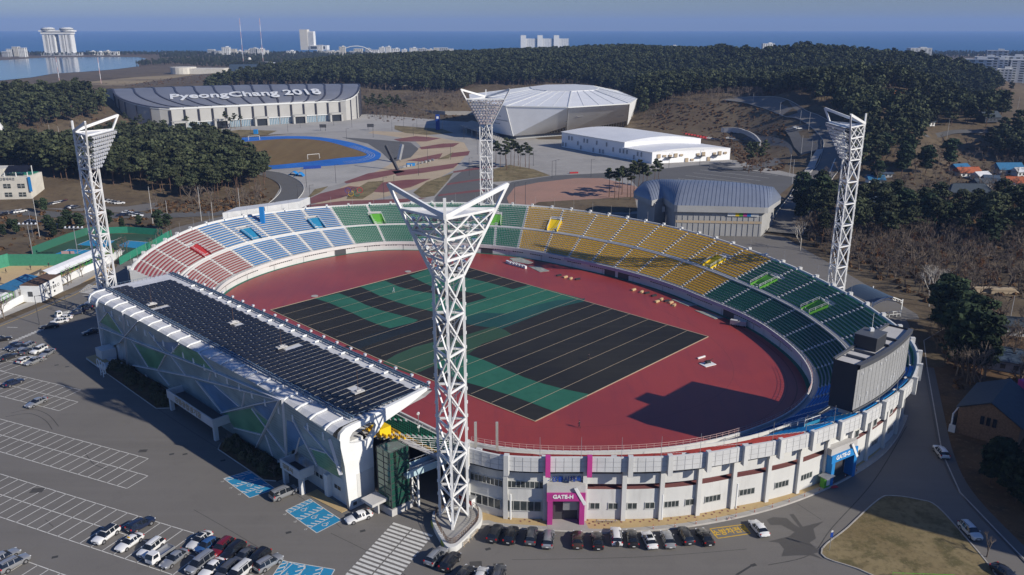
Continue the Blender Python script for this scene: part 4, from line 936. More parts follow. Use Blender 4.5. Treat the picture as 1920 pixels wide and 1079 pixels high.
for a, z0, z1 in ((-79.5, 6, 1.2),): b.box(W(UR+.38, -78.5, 3.5), (.05, 3.6, 5.6), AX)
b.build('wall_recess', 'white_concrete', gs)
MB().box(W(UR+.4, -81.0, .9), (.1, .7, .6), AX).build('vent', 'dark_steel', gs)
# seating under the roof
b = MB(); N3 = 14; pr = [(-55.6, 2.6), (-57, 2.6)]
for i in range(N3): pr += [(-57-i*1.35, 2.9+i*.62), (-57-(i+1)*1.35, 2.9+i*.62)]
us2 = np.linspace(UL+1, UR+9, 20)
b.grid([[W(u_ if v > -70 else min(u_, UR-1), v, z) for u_ in us2] for v, z in pr]); b.build('terrace', 'stand_concrete', gs)
b = MB(); b.grid([[W(u_, -55.6, z) for u_ in us2] for z in (0, 2.6)]); b.grid([[W(u_, v, z) for u_ in us2] for v, z in ((-55.6, 2.6), (-55.5, 3.1), (-55.9, 3.1), (-55.9, 2.6))]); b.build('front_wall', 'white_concrete', gs)
for i in range(N3):
    m = 'seat_dark' if i < 7 else 'seat_yellow'
    b = MB(); ue = UR+8 if i < 8 else UR-1; uu = np.arange(UL+2, ue, .56); uu = uu[(np.abs((uu % 11)-5) > .7)]
    P = np.array([W(x, -57.6-i*1.35, 3.0+i*.62) for x in uu]); n = len(uu); t_ = np.tile([U[0]*.2, U[1]*.2, 0], (n, 1)); q_ = np.tile([V[0]*.2, V[1]*.2, 0], (n, 1))
    b.boxes(P, t_, q_, .35); b.boxes(P-q_*1.1, t_, q_*.25, .7); b.build('seating_row', m, gs)
railing('handrail', [W(u_, -57.2, 3.0) for u_ in np.linspace(UR-12, UR+9, 10)], 1.0, 'white_paint', parent=gs)
for k in range(3): railing('stair_rail', [W(UR+1+k*2.6, -57, 3.2), W(UR+1+k*2.6, -70, 8.8)], 1.0, 'white_paint', parent=gs)
b = MB(); b.box(W(UR-3.5, -72, 10.3), (3, 2.5, 2.0), AX); b.build('entrance_box', 'vom_yellow', gs)
for sg in (0, 1):   # side walls of the seating
    b = MB(); x = UR+9; b.add([W(x, -55.6, 0), W(x, -66, 0), W(x, -66, 7.6), W(x, -57, 4), W(x, -55.6, 3.6)], [(0, 1, 2, 3, 4)]); b.add([W(x+.3, -55.6, 0), W(x+.3, -66, 0), W(x+.3, -66, 7.6), W(x+.3, -57, 4), W(x+.3, -55.6, 3.6)], [(4, 3, 2, 1, 0)]); b.build('side_wall', 'white_concrete', gs); break
# entrance canopies
def canopy(u0, u1, z0, z1, letters, depth=4.2, size=1.5):
    c = empty('entrance_canopy', (0, 0, 0)); c.parent = gs; um = (u0+u1)/2; L = u1-u0; v1 = VB-depth
    b = MB(); b.box(W(um, v1+.1, (z0+z1)/2), (L, .25, z1-z0), AX); b.box(W(u0+.1, (VB+v1)/2, (z0+z1)/2), (.25, depth-.3, z1-z0), AX); b.box(W(u1-.1, (VB+v1)/2, (z0+z1)/2), (.25, depth-.3, z1-z0), AX); b.box(W(um, (VB+v1)/2, z0+.25), (L-.5, depth-.4, .3), AX); b.build('canopy_fascia', 'panel', c)
    b = MB(); b.box(W(um, (VB+v1)/2, z0+.46), (L-1.2, depth-1, .1), AX); b.build('canopy_roof', 'dark_steel', c)
    for x in (u0+.5, u1-.5): p = W(x, v1+.6); MB().box((p[0], p[1], z0/2), (.8, .8, z0), AX).build('pillar', 'panel', c)
    if letters:
        p = W(um-.5, v1-.06, (z0+z1)/2); text('sign_lettering', letters, size, 'sand_paving', c, loc=p, rot=frame_rot((U[0], U[1], 0), (0, 0, 1)), ext=.05, offset=.03, sx=1.25)
canopy(-8.5, 12.5, 3.0, 4.9, '강릉종합경기장'); canopy(36.2, 42.6, 3.2, 5.0, '강릉시', 3.2, 1.0)
b = MB(); b.box(W(-48, -84.6, 1.6), (4, 3.5, 3.2), AX); b.box(W(-46, -86, .6), (10, 5, .5), AX); b.build('side_porch', 'panel', gs)
b = MB(); b.box(W(-47.5, -87.0, .9), (7, 3, .12), AX); b.build('porch_floor', 'tan_paver', gs)
# planted bed along the wall
bed = [W(u_, v_)[:2] for u_, v_ in ((-44, VB), (-44, -87), (-40, -88.2), (-11, -88.2), (-9, -86), (-9, VB))]
MB().prism(bed, 0, .14).build('planting_bed', 'forest_floor', kind='structure'); MB().path([(*p, .12) for p in bed[1:5]], .14, n=4).build('kerb', 'kerb_stone', kind='structure')
bed = [W(u_, v_)[:2] for u_, v_ in ((14, VB), (14, -86), (16, -87.6), (33, -87.4), (35, -86), (35, VB))]
MB().prism(bed, 0, .14).build('planting_bed', 'forest_floor', kind='structure'); MB().path([(*p, .12) for p in bed[1:5]], .14, n=4).build('kerb', 'kerb_stone', kind='structure')
MB().prism([W(*q)[:2] for q in ((42.8, VB), (42.8, -84.6), (UR, -83.6), (UR, VB))], 0, .1).build('paver_strip', 'tan_paver', kind='structure')
# glass lift tower, footbridge with lattice legs
ev = empty('lift_tower', W(57.5, -76.0), AX, label='dark green glass lift tower against the end wall of the grandstand', cat='lift tower')
b = MB(); b.box((0, 0, 6.6), (3.6, 4.0, 10.6)); b.build('glass_shaft', 'glass_green', ev)
b = MB()
for x in (-1.82, 0, 1.82):
    for y in (-2.02, 2.02): b.bar((x, y, 1.2), (x, y, 12), .09)
for z in np.arange(1.4, 12.1, 1.18):
    b.bar((-1.83, -2.03, z), (1.83, -2.03, z), .07); b.bar((-1.83, 2.03, z), (1.83, 2.03, z), .07); b.bar((-1.83, -2.03, z), (-1.83, 2.03, z), .07); b.bar((1.83, -2.03, z), (1.83, 2.03, z), .07)
b.build('glazing_frame', 'dark_steel', ev); b = MB(); b.box((0, 0, .65), (4.2, 4.6, 1.3)); b.build('plinth', 'stand_concrete', ev)
b = MB(); b.box((-1.0, -3.6, 2.7), (3.2, 3.2, .5)); b.box((-1.0, -3.2, 1.2), (1.2, .3, 2.4)); b.build('porch', 'stand_concrete', ev)
fb = empty('footbridge', W(59.5, -73), AX+math.pi/2-.12, label='raised footbridge with pale glass sides on lattice legs beside the lift tower', cat='footbridge')
b = MB(); b.box((3.2, 0, 6.8), (11, 2.4, .5)); b.build('deck', 'stand_concrete', fb)
mat('pale_glass', (0.42, 0.56, 0.6), .2, spec=.5)
b = MB(); b.box((3.2, -1.25, 7.2), (11, .08, 1.3)); b.box((3.2, 1.25, 7.2), (11, .08, 1.3)); b.build('side_panel', 'pale_glass', fb)
b = MB()
for y in (-1.25, 1.25):
    b.bar((-2.2, y, 8.3), (8.7, y, 8.3), .08)
    for x in np.arange(-2.2, 8.8, 1.1): b.bar((x, y, 7.6), (x, y, 8.3), .06)
b.build('handrail', 'steel', fb)
for x in (0, 7):
    b = MB()
    for y in (-1, 1): b.bar((x, y, 0), (x, y, 6.6), .28)
    for k in range(4): b.bar((x, -1, k*1.65), (x, 1, k*1.65+1.65), .1); b.bar((x, 1, k*1.65), (x, -1, k*1.65+1.65), .1)
    b.build('leg', 'tower_white', fb)
kio = empty('ticket_booth', W(66, -66.5), AX, label='small white booth with a red band in the gap between grandstand and seating bowl', cat='booth')
b = MB(); b.box((0, 0, 1.4), (5, 3, 2.8)); b.build('wall', 'white_paint', kio); b = MB(); b.box((0, 0, 2.95), (5.6, 3.6, .25)); b.build('roof', 'steel', kio); b = MB(); b.box((0, -1.53, 1.9), (5.02, .06, .8)); b.build('sign_band', 'vom_red', kio)
# ================================================================ scoreboard on the rim
sb = empty('scoreboard', (0, 0, 0), label='large dark scoreboard with curved grey back standing on the stadium rim', cat='scoreboard')
vv = np.linspace(-10.4, 15.6, 13); bu = lambda v: 109.0+1.0*(1-((v-2.6)/13.0)**2)
b = MB(); b.grid([[W(bu(v)+.02, v, z) for v in vv] for z in (13.1, 21.2)]); bk = b.build('back_wall', 'screen_panel', sb)
j = MB()
for z in np.arange(13.9, 21.2, .95): j.path([W(bu(v)+.035, v, z) for v in vv], .018, n=4)
for v in np.linspace(-9.6, 15, 17): j.bar(W(bu(v)+.035, v, 13.2), W(bu(v)+.035, v, 21.1), .035)
j.build('joint', 'panel_joint', bk)
w_ = MB()
for v in (-8.6, -5.8, -1.6, .6, 4.6, 6.4, 9.8): 
    w_.box(W(bu(v)+.06, v, 20.0), (.1, .45, .45), AX)
for v in (-8.6, -6.0, -1.8, .4, 4.4, 6.2): w_.box(W(bu(v)+.06, v, 15.2), (.1, .3, .95), AX)
w_.build('service_light', 'lamp_glass', sb)
b = MB(); b.grid([[W(o(v), v, z) for v in vv] for o, z in ((lambda v: bu(v)+.35, 21.2), (lambda v: bu(v)+.45, 22.1), (lambda v: bu(v)-.5, 22.1), (lambda v: bu(v)-.5, 21.4))]); b.grid([[W(o(v), v, z) for v in vv] for o, z in ((lambda v: bu(v)+.3, 21.2), (lambda v: bu(v), 21.2))]); b.grid([[W(bu(v)+o, v, z) for v in vv] for o, z in ((.15, 13.1), (.2, 12.7), (-.8, 12.7))]); b.build('cornice', 'screen_trim', sb)
b = MB(); e0, e1_ = -10.4, 15.6
for v in (e0, e1_): b.quad(W(104.5, v, 12.7), W(bu(v), v, 12.7), W(bu(v), v, 22.0), W(104.5, v, 22.0))
b.quad(W(104.5, e0, 12.7), W(104.5, e1_, 12.7), W(104.5, e1_, 22.0), W(104.5, e0, 22.0)); b.build('casing', 'screen_dark', sb)
b = MB(); b.grid([[W(o(v), v, 21.6) for v in vv] for o in (lambda v: 104.6, lambda v: bu(v)-.45)]); b.build('roof', 'stand_concrete', sb)
b = MB()
for v in (-6.5, -3, 3.5, 7.5): b.box(W(107.2, v, 21.85), (4, .35, .5), AX)
b.bar(W(104.5, e0, 22.0), W(104.5, e1_, 22.0), .4, .4); b.build('parapet', 'screen_trim', sb)
b = MB(); b.box(W(106.3, 1.4, 22.9), (4.2, 4.8, 2.7), AX); rb = b.build('roof_house', 'screen_dark', sb)
b = MB(); b.box(W(106.3, 1.4, 24.32), (4.4, 5.0, .16), AX); b.build('roof_slab', 'screen_trim', rb)
b = MB(); p = W(106, 2.4, 24.4); b.box((p[0], p[1], p[2]+.3), (.7, .7, .6)); b.tube(p, (p[0], p[1], 28), .05, .03, n=5); b.build('beacon', 'white_paint', rb)
for v in (-8, -2.5, 3, 9, 14):
    p = W(107, v); MB().box((p[0], p[1], 12.0), (2.6, .8, 1.9), AX).build('support_wall', 'white_concrete', sb)
# ================================================================ floodlight towers
def tower(loc, face, H, label, lamps=True, base=0.0, rot=0):
    """face: azimuth the lamps look towards; local +Y is the lamp side, the single leg stands at the origin"""
    t = empty('floodlight_tower', loc, face-math.pi/2, label=label, cat='floodlight tower', group='white lattice floodlight towers round the stadium')
    dz = H-54.6; kz = 43.5+dz; rzz = 53.2+dz; tz = 57.0+dz
    A = lambda z: Vector((0, 0, z))
    def Lg(s, z):
        if z <= kz: return Vector((s*2.35, 4.0, z))
        f = (z-kz)/(tz-kz); return Vector((s*(2.35+6.9*f), 4.0+4.2*f, z))
    wid = .42
    b = MB(); b.bar(A(base), A(H+1.7), wid, wid); b.build('leg', 'tower_white', t)
    for s in (-1, 1):
        b = MB(); b.bar(Lg(s, base), Lg(s, kz), wid, wid); b.bar(Lg(s, kz), Lg(s, tz), wid, wid); b.build('leg', 'tower_white', t)
    NL = 7; lv = [base+(kz-base)*i/NL for i in range(NL+1)]; nh = 3; hv = [kz+(rzz-kz)*i/nh for i in range(1, nh+1)]
    lev = lv+hv
    for i in range(len(lev)-1):
        z0, z1 = lev[i], lev[i+1]; b = MB(); head = i >= NL; d = .25
        for s in (-1, 1):
            b.bar(A(z1), Lg(s, z1), .22, .36)
            if head:
                n = Lg(s, z0)+(A(z0)-Lg(s, z0))*.5; m_ = Lg(s, z1)+(A(z1)-Lg(s, z1))*.5
                b.bar(A(z0), m_, d); b.bar(m_, Lg(s, z0), d); b.bar(A(z1), n, d*.7); b.bar(n, Lg(s, z1), d*.7)
            else:
                zm = (z0+z1)/2
                b.bar(A(z0), Lg(s, z1), d); b.bar(Lg(s, z0), A(z1), d)
        b.bar(Lg(-1, z1), Lg(1, z1), .22, .36)
        if head:
            b.bar(Lg(-1, z0), Lg(1, z1), .16); b.bar(Lg(1, z0), Lg(-1, z1), .16)
        else:
            b.bar(Lg(-1, z0), Lg(1, z1), d*.6); b.bar(Lg(1, z0), Lg(-1, z1), d*.6)
        b.build('bracing', 'tower_white', t)
    b = MB()
    for s in (-1, 1): b.bar(A(rzz+.3), Lg(s, tz-.2), .42, .7)
    b.bar(Lg(-1, rzz), Lg(1, rzz), .4, .5); b.build('top_beam', 'tower_white', t)
    b = MB(); b.add([A(rzz-.1), Lg(-1, rzz-.1)+Vector((0, 1.4, 0)), Lg(1, rzz-.1)+Vector((0, 1.4, 0))], [(0, 1, 2)]); b.add([A(rzz-.2), Lg(1, rzz-.2)+Vector((0, 1.4, 0)), Lg(-1, rzz-.2)+Vector((0, 1.4, 0))], [(0, 1, 2)]); b.build('platform', 'tower_white', t)
    # ladder core
    b = MB(); b.bar((0, 2.4, base), (0, 2.4, rzz), .38); 
    for x in (.45, .95): b.bar((x, 2.0, base), (x, 2.0, kz), .06)
    for z in np.arange(base, kz, .6): b.bar((.45, 2.0, z), (.95, 2.0, z), .05)
    b.build('ladder', 'steel', t)
    b = MB()
    for i, z in enumerate(np.arange(base+1.5, H, 2.2)): b.box((0, -.27, z), (.16, .12, .5)); 
    for s in (-1, 1):
        for z in np.arange(base+2, kz, 2.4): b.box((s*2.62, 4.0, z), (.12, .3, .45))
    b.build('splice_plate', 'white_paint', t)
    # lamps
    if lamps:
        rows = 9
        for r_ in range(rows):
            z = rzz-.5-r_*(rzz-kz-1.2)/(rows-1); wdt = Lg(1, z).x-.35; y = Lg(1, z).y+.75+.55*(rows-r_)/rows
            n = max(3, int(2*wdt/1.05)); b = MB(); fr = MB(); fr.bar((-wdt, y-.35, z-.35), (wdt, y-.35, z-.35), .1)
            for k in range(n):
                x = -wdt+2*wdt*(k+.5)/n; b.tube((x, y-.35, z), (x, y+.3, z-.25), .18, .46, n=9, m=0); 
            lb = b.build('lamp_row', 'lamp_glass', t); 
            for k in range(n): 
                x = -wdt+2*wdt*(k+.5)/n; fr.bar((x, y-.35, z-.35), (x, y-.35, z+.1), .06)
            for x in (-wdt*.9, 0, wdt*.9): fr.bar((x, Lg(1, z).y, z-.35), (x, y-.35, z-.35), .08)
            fr.build('lamp_bracket', 'steel', lb)
    return t
ctr = np.array([CX, CY])
def face_to(p, q): return math.atan2(q[1]-p[1], q[0]-p[0])
pA = (-9.8, 118.3); tower((pA[0], pA[1], 0), math.pi/2+.01, 54.6, 'nearest white lattice floodlight tower rising from the triangular walled base', base=.8)
pf = at(911, 168, 57.0); tower((pf[0], pf[1], 0), -math.pi/2, 55.3, 'white lattice floodlight tower facing the viewer beyond the green seats')
pr = at(1624, 213, 57.0); tower((pr[0], pr[1], 0), R(181), 55.3, 'white lattice floodlight tower behind the dark green seats, before the trees')
pl = at(135, 228, 56.0); tower((pl[0], pl[1], 0), R(0), 54.5, 'white lattice floodlight tower by the street beyond the solar roof end')
# triangular walled base of the near tower
bs_ = empty('tower_base', (0, 0, 0), label='rounded triangular grey base wall with railing round the nearest floodlight tower', cat='base wall')
tri = [at(*p)[:2] for p in [(812, 972), (818, 968), (835, 962), (862, 955), (890, 956), (903, 968), (903, 985), (890, 1002), (862, 1030), (850, 1037), (838, 1036), (828, 1022), (812, 992)]]
tri = [tuple(q) for q in spline(tri, 4, closed=True)]
cen = np.mean(tri, 0); tin = [tuple(cen+(np.array(q)-cen)*.86) for q in tri]
b = MB(); n = len(tri); G = [[(q[0], q[1], z) for q in L] for L, z in ((tri, 0), (tri, 1.1), (tin, 1.1), (tin, .75))]; b.grid(G, closed=True); b.build('wall', 'white_concrete', bs_)
MB().poly([(q[0], q[1], .78) for q in tin]).build('gravel_top', 'concrete', bs_)
railing('railing', [(q[0], q[1], 1.1) for q in tin+[tin[0]]], 1.0, 'bark', r=.04, step=.5, parent=bs_)
for p, q, lb in (((870, 1026), (880, 1018), 'middle'), ((885, 1012), (896, 1000), 'farthest right'), ((845, 1046), (862, 1044), 'nearest')):
    a, c = at(*p), at(*q); b = MB(); b.bar(a, a+np.array([0, 0, .9]), .12); b.bar(c, c+np.array([0, 0, .9]), .12); b.bar(a+np.array([0, 0, .8]), c+np.array([0, 0, .8]), .08); b.bar(a+np.array([0, 0, .45]), c+np.array([0, 0, .45]), .08)
    b.build('bollard_barrier', 'sand_paving', label='low pale metal barrier guarding the tower base, %s of three' % lb, cat='barrier', group='barriers round the near tower base')
mat('yellow_paint', (.5, .5, .08), .7)
a, c = at(809, 985), at(833, 1030); MB().bar(a+np.array([0, 0, .5]), c+np.array([0, 0, .5]), .15, .9).build('guard_board', 'yellow_paint', label='dull yellow guard board along the left side of the tower base', cat='guard board')
# ================================================================ vehicles
PAINT = {}
def paint(n, c, metal=.0, rough=.28): PAINT[n] = mat('paint_'+n.replace(' ', '_'), c, rough, metal=metal, spec=.5, coat=.6)
paint('white', (.72, .72, .71)); paint('pearl', (.60, .60, .585)); paint('silver', (.36, .37, .385), .45); paint('grey', (.12, .125, .135), .4); paint('dark', (.03, .032, .038), .2); paint('black', (.010, .010, .013)); paint('red', (.16, .008, .015)); paint('blue', (.04, .12, .30), .3); paint('navy', (.012, .02, .05)); paint('brown', (.07, .045, .035), .3)
# stations: x, half width, sill z, belt z, top z, half width at top, kind (h hood, w windscreen foot, c cabin, r rear foot, t tail)
STN = {
 'sedan': (4.75, [(2.38, .62, .34, .52, .56, .50, 'h'), (2.28, .80, .24, .62, .68, .66, 'h'), (1.9, .90, .20, .74, .79, .78, 'h'), (1.2, .92, .20, .82, .90, .80, 'h'), (.95, .92, .20, .86, .95, .80, 'w'), (.25, .92, .20, .90, 1.38, .60, 'c'), (-.25, .92, .20, .91, 1.44, .61, 'c'), (-.85, .92, .20, .92, 1.41, .60, 'c'), (-1.15, .92, .20, .93, 1.34, .58, 'c'), (-1.75, .92, .20, .94, 1.03, .74, 'r'), (-2.1, .88, .24, .92, .99, .74, 'h'), (-2.3, .82, .32, .86, .94, .70, 'h'), (-2.37, .74, .40, .70, .74, .62, 'h')]),
 'suv': (4.7, [(2.34, .66, .40, .70, .76, .56, 'h'), (2.24, .84, .30, .82, .92, .72, 'h'), (1.85, .93, .26, .92, 1.02, .80, 'h'), (1.15, .94, .26, .98, 1.08, .82, 'w'), (.5, .94, .26, 1.02, 1.58, .64, 'c'), (-.2, .94, .26, 1.03, 1.68, .66, 'c'), (-1.1, .94, .26, 1.05, 1.68, .65, 'c'), (-1.85, .93, .26, 1.08, 1.62, .62, 'c'), (-2.2, .90, .30, 1.08, 1.14, .78, 'r'), (-2.32, .86, .36, .92, 1.0, .74, 'h'), (-2.35, .8, .42, .74, .8, .7, 'h')]),
 'hatch': (4.1, [(2.05, .60, .36, .60, .64, .50, 'h'), (1.95, .78, .26, .72, .78, .66, 'h'), (1.5, .86, .22, .84, .92, .74, 'h'), (1.05, .87, .22, .88, .98, .76, 'w'), (.4, .87, .22, .92, 1.44, .58, 'c'), (-.3, .87, .22, .93, 1.52, .60, 'c'), (-1.2, .87, .22, .95, 1.48, .58, 'c'), (-1.6, .86, .22, .97, 1.38, .56, 'c'), (-1.95, .82, .28, .96, 1.02, .70, 'r'), (-2.05, .76, .36, .70, .76, .66, 'h')]),
 'van': (5.1, [(2.55, .70, .40, .74, .80, .6, 'h'), (2.42, .88, .30, .90, .98, .74, 'h'), (1.9, .94, .26, 1.02, 1.12, .82, 'h'), (1.6, .95, .26, 1.06, 1.18, .84, 'w'), (.85, .95, .26, 1.08, 1.78, .70, 'c'), (0, .95, .26, 1.10, 1.90, .72, 'c'), (-1.2, .95, .26, 1.10, 1.90, .72, 'c'), (-2.2, .94, .26, 1.10, 1.84, .70, 'c'), (-2.5, .90, .30, 1.10, 1.18, .80, 'r'), (-2.55, .84, .4, .8, .86, .74, 'h')]),
}
def car_proto(kind):
    L, S_ = STN[kind]; body = MB(); glass = MB(); rows = []
    for (x, w_, zs, zb, zt, wt, k) in S_:
        half = [(w_*.86, zs), (w_*.98, zs+.16), (w_, (zs+zb)/2+.02), (w_*.975, zb), (wt, zt-.05), (wt*.86, zt), (0, zt+.03)]
        rows.append([(x, -y, z) for y, z in half]+[(x, y, z) for y, z in half[-2::-1]])
    nc = len(rows[0]); V_ = [p for r in rows for p in r]; bf = []; gf = []
    for i in range(len(rows)-1):
        k0, k1 = S_[i][6], S_[i+1][6]
        for j in range(nc-1):
            f = (i*nc+j, (i+1)*nc+j, (i+1)*nc+j+1, i*nc+j+1)
            side = j in (3, nc-5); top = j in (4, 5, nc-4+1-1, nc-6+0) or 4 <= j <= nc-6+0
            top = 4 <= j <= nc-6
            isg = (side and k0 in 'wc' and k1 in 'cr' and (k0 == 'c' or k1 == 'c')) or (top and ((k0 == 'w' and k1 == 'c') or (k0 == 'c' and k1 == 'r')))
            (gf if isg else bf).append(f)
    fr = tuple(range(nc)); bk = tuple(range((len(rows)-1)*nc, len(rows)*nc))[::-1]; bf += [fr, bk]
    und = [(i*nc+nc-1, (i+1)*nc+nc-1, (i+1)*nc, i*nc) for i in range(len(rows)-1)]; bf += und
    body.add(V_, bf); glass.add(V_, gf)
    return body, glass, L, S_
def clean(me, nrm=True):
    bm = bmesh.new(); bm.from_mesh(me); bmesh.ops.delete(bm, geom=[v for v in bm.verts if not v.link_faces], context='VERTS')
    if nrm: bmesh.ops.recalc_face_normals(bm, faces=bm.faces)
    bm.to_mesh(me); bm.free(); return me
PROTO = {}
def make_car(kind):
    body, glass, L, S_ = car_proto(kind)
    base = 'sedan' if kind == 'sedan' else 'car'
    root = bpy.data.objects.new({'sedan': 'sedan_car', 'suv': 'sport_utility_car', 'hatch': 'hatchback_car', 'van': 'passenger_van'}[kind], None); COL.objects.link(root)
    W_ = S_[4][1]
    bo = body.build('body', 'paint_white', root, smooth_=True); clean(bo.data); bo.data.shade_smooth(); bo.data.set_sharp_from_angle(angle=R(38))
    go = glass.build('window_glass', 'glass_car', root); clean(go.data)
    # pillars, mirrors, trim
    p = MB(); xs_ = [s for s in S_ if s[6] == 'c']
    mids = [xs_[1], xs_[-2]] if len(xs_) > 3 else [xs_[1]]
    for s in mids:
        for sg in (-1, 1): p.bar((s[0], sg*s[1]*.985, s[3]), (s[0], sg*(s[5]+.01), s[4]-.05), .07, .05)
    po = p.build('pillar', 'paint_white', root)
    wf = [s for s in S_ if s[6] == 'w'][0]
    for sg in (-1, 1):
        MB().box((wf[0]-.35, sg*(wf[1]+.12), wf[3]+.08), (.16, .22, .14)).build('wing_mirror', 'paint_white', root)
    t = MB()
    t.box((S_[0][0]-.02, 0, S_[0][2]+.10), (.12, 1.1, .12)); t.box((S_[-1][0]+.02, 0, S_[-1][2]+.06), (.1, 1.4, .12))
    t.box((S_[0][0]+.0, 0, S_[1][3]-.10), (.06, .75, .12))
    if kind in ('suv', 'van'):
        top = max(s[4] for s in S_)
        for sg in (-1, 1): t.bar((.35, sg*.58, top+.02), (-1.6, sg*.58, top+.01), .05, .06)
    t.build('trim', 'dark_trim', root)
    wx = L*.29; r = .33 if kind in ('sedan', 'hatch') else .37
    for sx in (-1, 1):
        for sy in (-1, 1):
            y = sy*(W_-.10); w_ = MB().tube((sx*wx, y-.11*sy, r), (sx*wx, y+.115*sy, r), r, n=16).build('wheel', 'rubber', root)
            MB().tube((sx*wx, y+.10*sy, r), (sx*wx, y+.125*sy, r), r*.62, n=10).build('rim', 'rim', w_)
            MB().tube((sx*wx, y+.02*sy, r), (sx*wx, y+.105*sy, r), r*1.16, n=16).build('wheel_arch', 'dark_trim', root)
    f = S_[1]; b_ = S_[-3] if kind != 'hatch' else S_[-2]
    for sg in (-1, 1):
        MB().box((f[0]-.12, sg*f[1]*.78, f[3]+.0), (.42, .30, .12), -sg*.35).build('headlight', 'head_lamp', root)
        MB().box((b_[0]-.06, sg*b_[1]*.86, b_[3]-.06), (.16, .24, .20 if kind != 'van' else .4)).build('tail_light', 'tail_red', root)
    MB().box((S_[-1][0]-.012, 0, S_[-1][3]-.06 if kind != 'sedan' else .58), (.04, .45, .13)).build('number_plate', 'plate', root)
    MB().box((S_[0][0]+.035, 0, S_[0][2]+.12), (.03, .45, .11)).build('number_plate', 'plate', root)
    return root
for k in STN: PROTO[k] = make_car(k)
def make_truck():
    root = bpy.data.objects.new('small_truck', None); COL.objects.link(root)
    b = MB(); b.prism([(2.3, -.8), (2.3, .8), (.7, .8), (.7, -.8)], .45, 1.15)
    b.add([(2.3, -.8, 1.15), (2.3, .8, 1.15), (1.95, .7, 1.85), (1.95, -.7, 1.85), (.75, -.72, 1.88), (.75, .72, 1.88), (.7, -.8, 1.15), (.7, .8, 1.15)], [(3, 2, 5, 4), (6, 7, 5, 4), (6, 4, 3, 0), (1, 2, 5, 7)]); b.build('body', 'paint_white', root)
    g = MB(); g.add([(2.32, -.72, 1.2), (2.32, .72, 1.2), (2.0, .64, 1.78), (2.0, -.64, 1.78)], [(0, 1, 2, 3)])
    for s in (-1, 1): g.add([(2.0, s*.81, 1.2), (1.0, s*.81, 1.2), (1.0, s*.74, 1.75), (1.85, s*.72, 1.75)], [(0, 1, 2, 3)])
    g.build('window_glass', 'glass_car', root)
    b = MB(); b.box((-.75, 0, .72), (2.8, 1.62, .12))
    for s in (-1, 1): b.box((-.75, s*.80, .95), (2.8, .06, .42))
    for x in (.62, -2.12): b.box((x, 0, .95), (.06, 1.62, .42))
    b.build('cargo_bed', 'paint_silver', root); MB().box((-.2, 0, .52), (4.2, 1.2, .2)).build('chassis', 'dark_trim', root)
    for x in (1.5, -1.3):
        for s in (-1, 1): w_ = MB().tube((x, s*.62, .3), (x, s*.8, .3), .3, n=14).build('wheel', 'rubber', root); MB().tube((x, s*.79, .3), (x, s*.81, .3), .18, n=10).build('rim', 'rim', w_)
    for s in (-1, 1): MB().box((2.31, s*.62, .85), (.05, .22, .16)).build('headlight', 'head_lamp', root)
    return root
PROTO['truck'] = make_truck()
used = set(); EXTRA = ('roof_light', 'spare_wheel', 'sunroof', 'roof_panel', 'load_cover')
def copy_car(o, parent=None):
    c = o.copy(); COL.objects.link(c); c.parent = parent
    for ch in o.children:
        if ch.name.split('.')[0] not in EXTRA: copy_car(ch, c)
    return c
def place_car(kind, col, f, r, label, group=None, cat=None, z=.012, extras=()):
    """f and r: photo pixels of the nose and the tail; the car itself stands at their mid point on the ground"""
    hz_ = .55; a = at(*f, hz_+z)[:2]; b = at(*r, hz_+z)[:2]; c = (a+b)/2; d = a-b; ang_ = math.atan2(d[1], d[0])
    if kind not in used: root = PROTO[kind]; used.add(kind)
    else: root = copy_car(PROTO[kind])
    root.location = (c[0], c[1], z); root.rotation_euler = (0, 0, ang_)
    for ch in root.children:
        n = ch.name.split('.')[0]
        if n in ('body', 'pillar', 'wing_mirror'):
            ch.material_slots[0].link = 'OBJECT'; ch.material_slots[0].material = PAINT[col]
    tag(root, label, cat or {'sedan': 'car', 'suv': 'car', 'hatch': 'car', 'van': 'van', 'truck': 'truck'}[kind], group)
    if 'taxi' in extras: MB().box((.05, 0, 1.53), (.22, .5, .13)).build('roof_light', 'line_yellow', root)
    if 'spare' in extras: MB().tube((-2.36, 0, .95), (-2.6, 0, .95), .34, n=14).build('spare_wheel', 'dark_trim', root)
    if 'sunroof' in extras: MB().box((-.3, 0, 1.475), (.95, .9, .03)).build('sunroof', 'glass_car', root)
    if 'blackroof' in extras: MB().box((-.65, 0, 1.715), (2.1, 1.15, .03)).build('roof_panel', 'glass_car', root)
    if 'bed' in extras:
        b_ = MB(); b_.box((-1.75, 0, 1.12), (1.15, 1.5, .1)); b_.build('load_cover', 'dark_trim', root)
    return root
G1, G2, G3, G4 = 'cars parked in the front lot', 'cars parked in a row along the white facade', 'cars parked near the grandstand end', 'cars in the left lot'
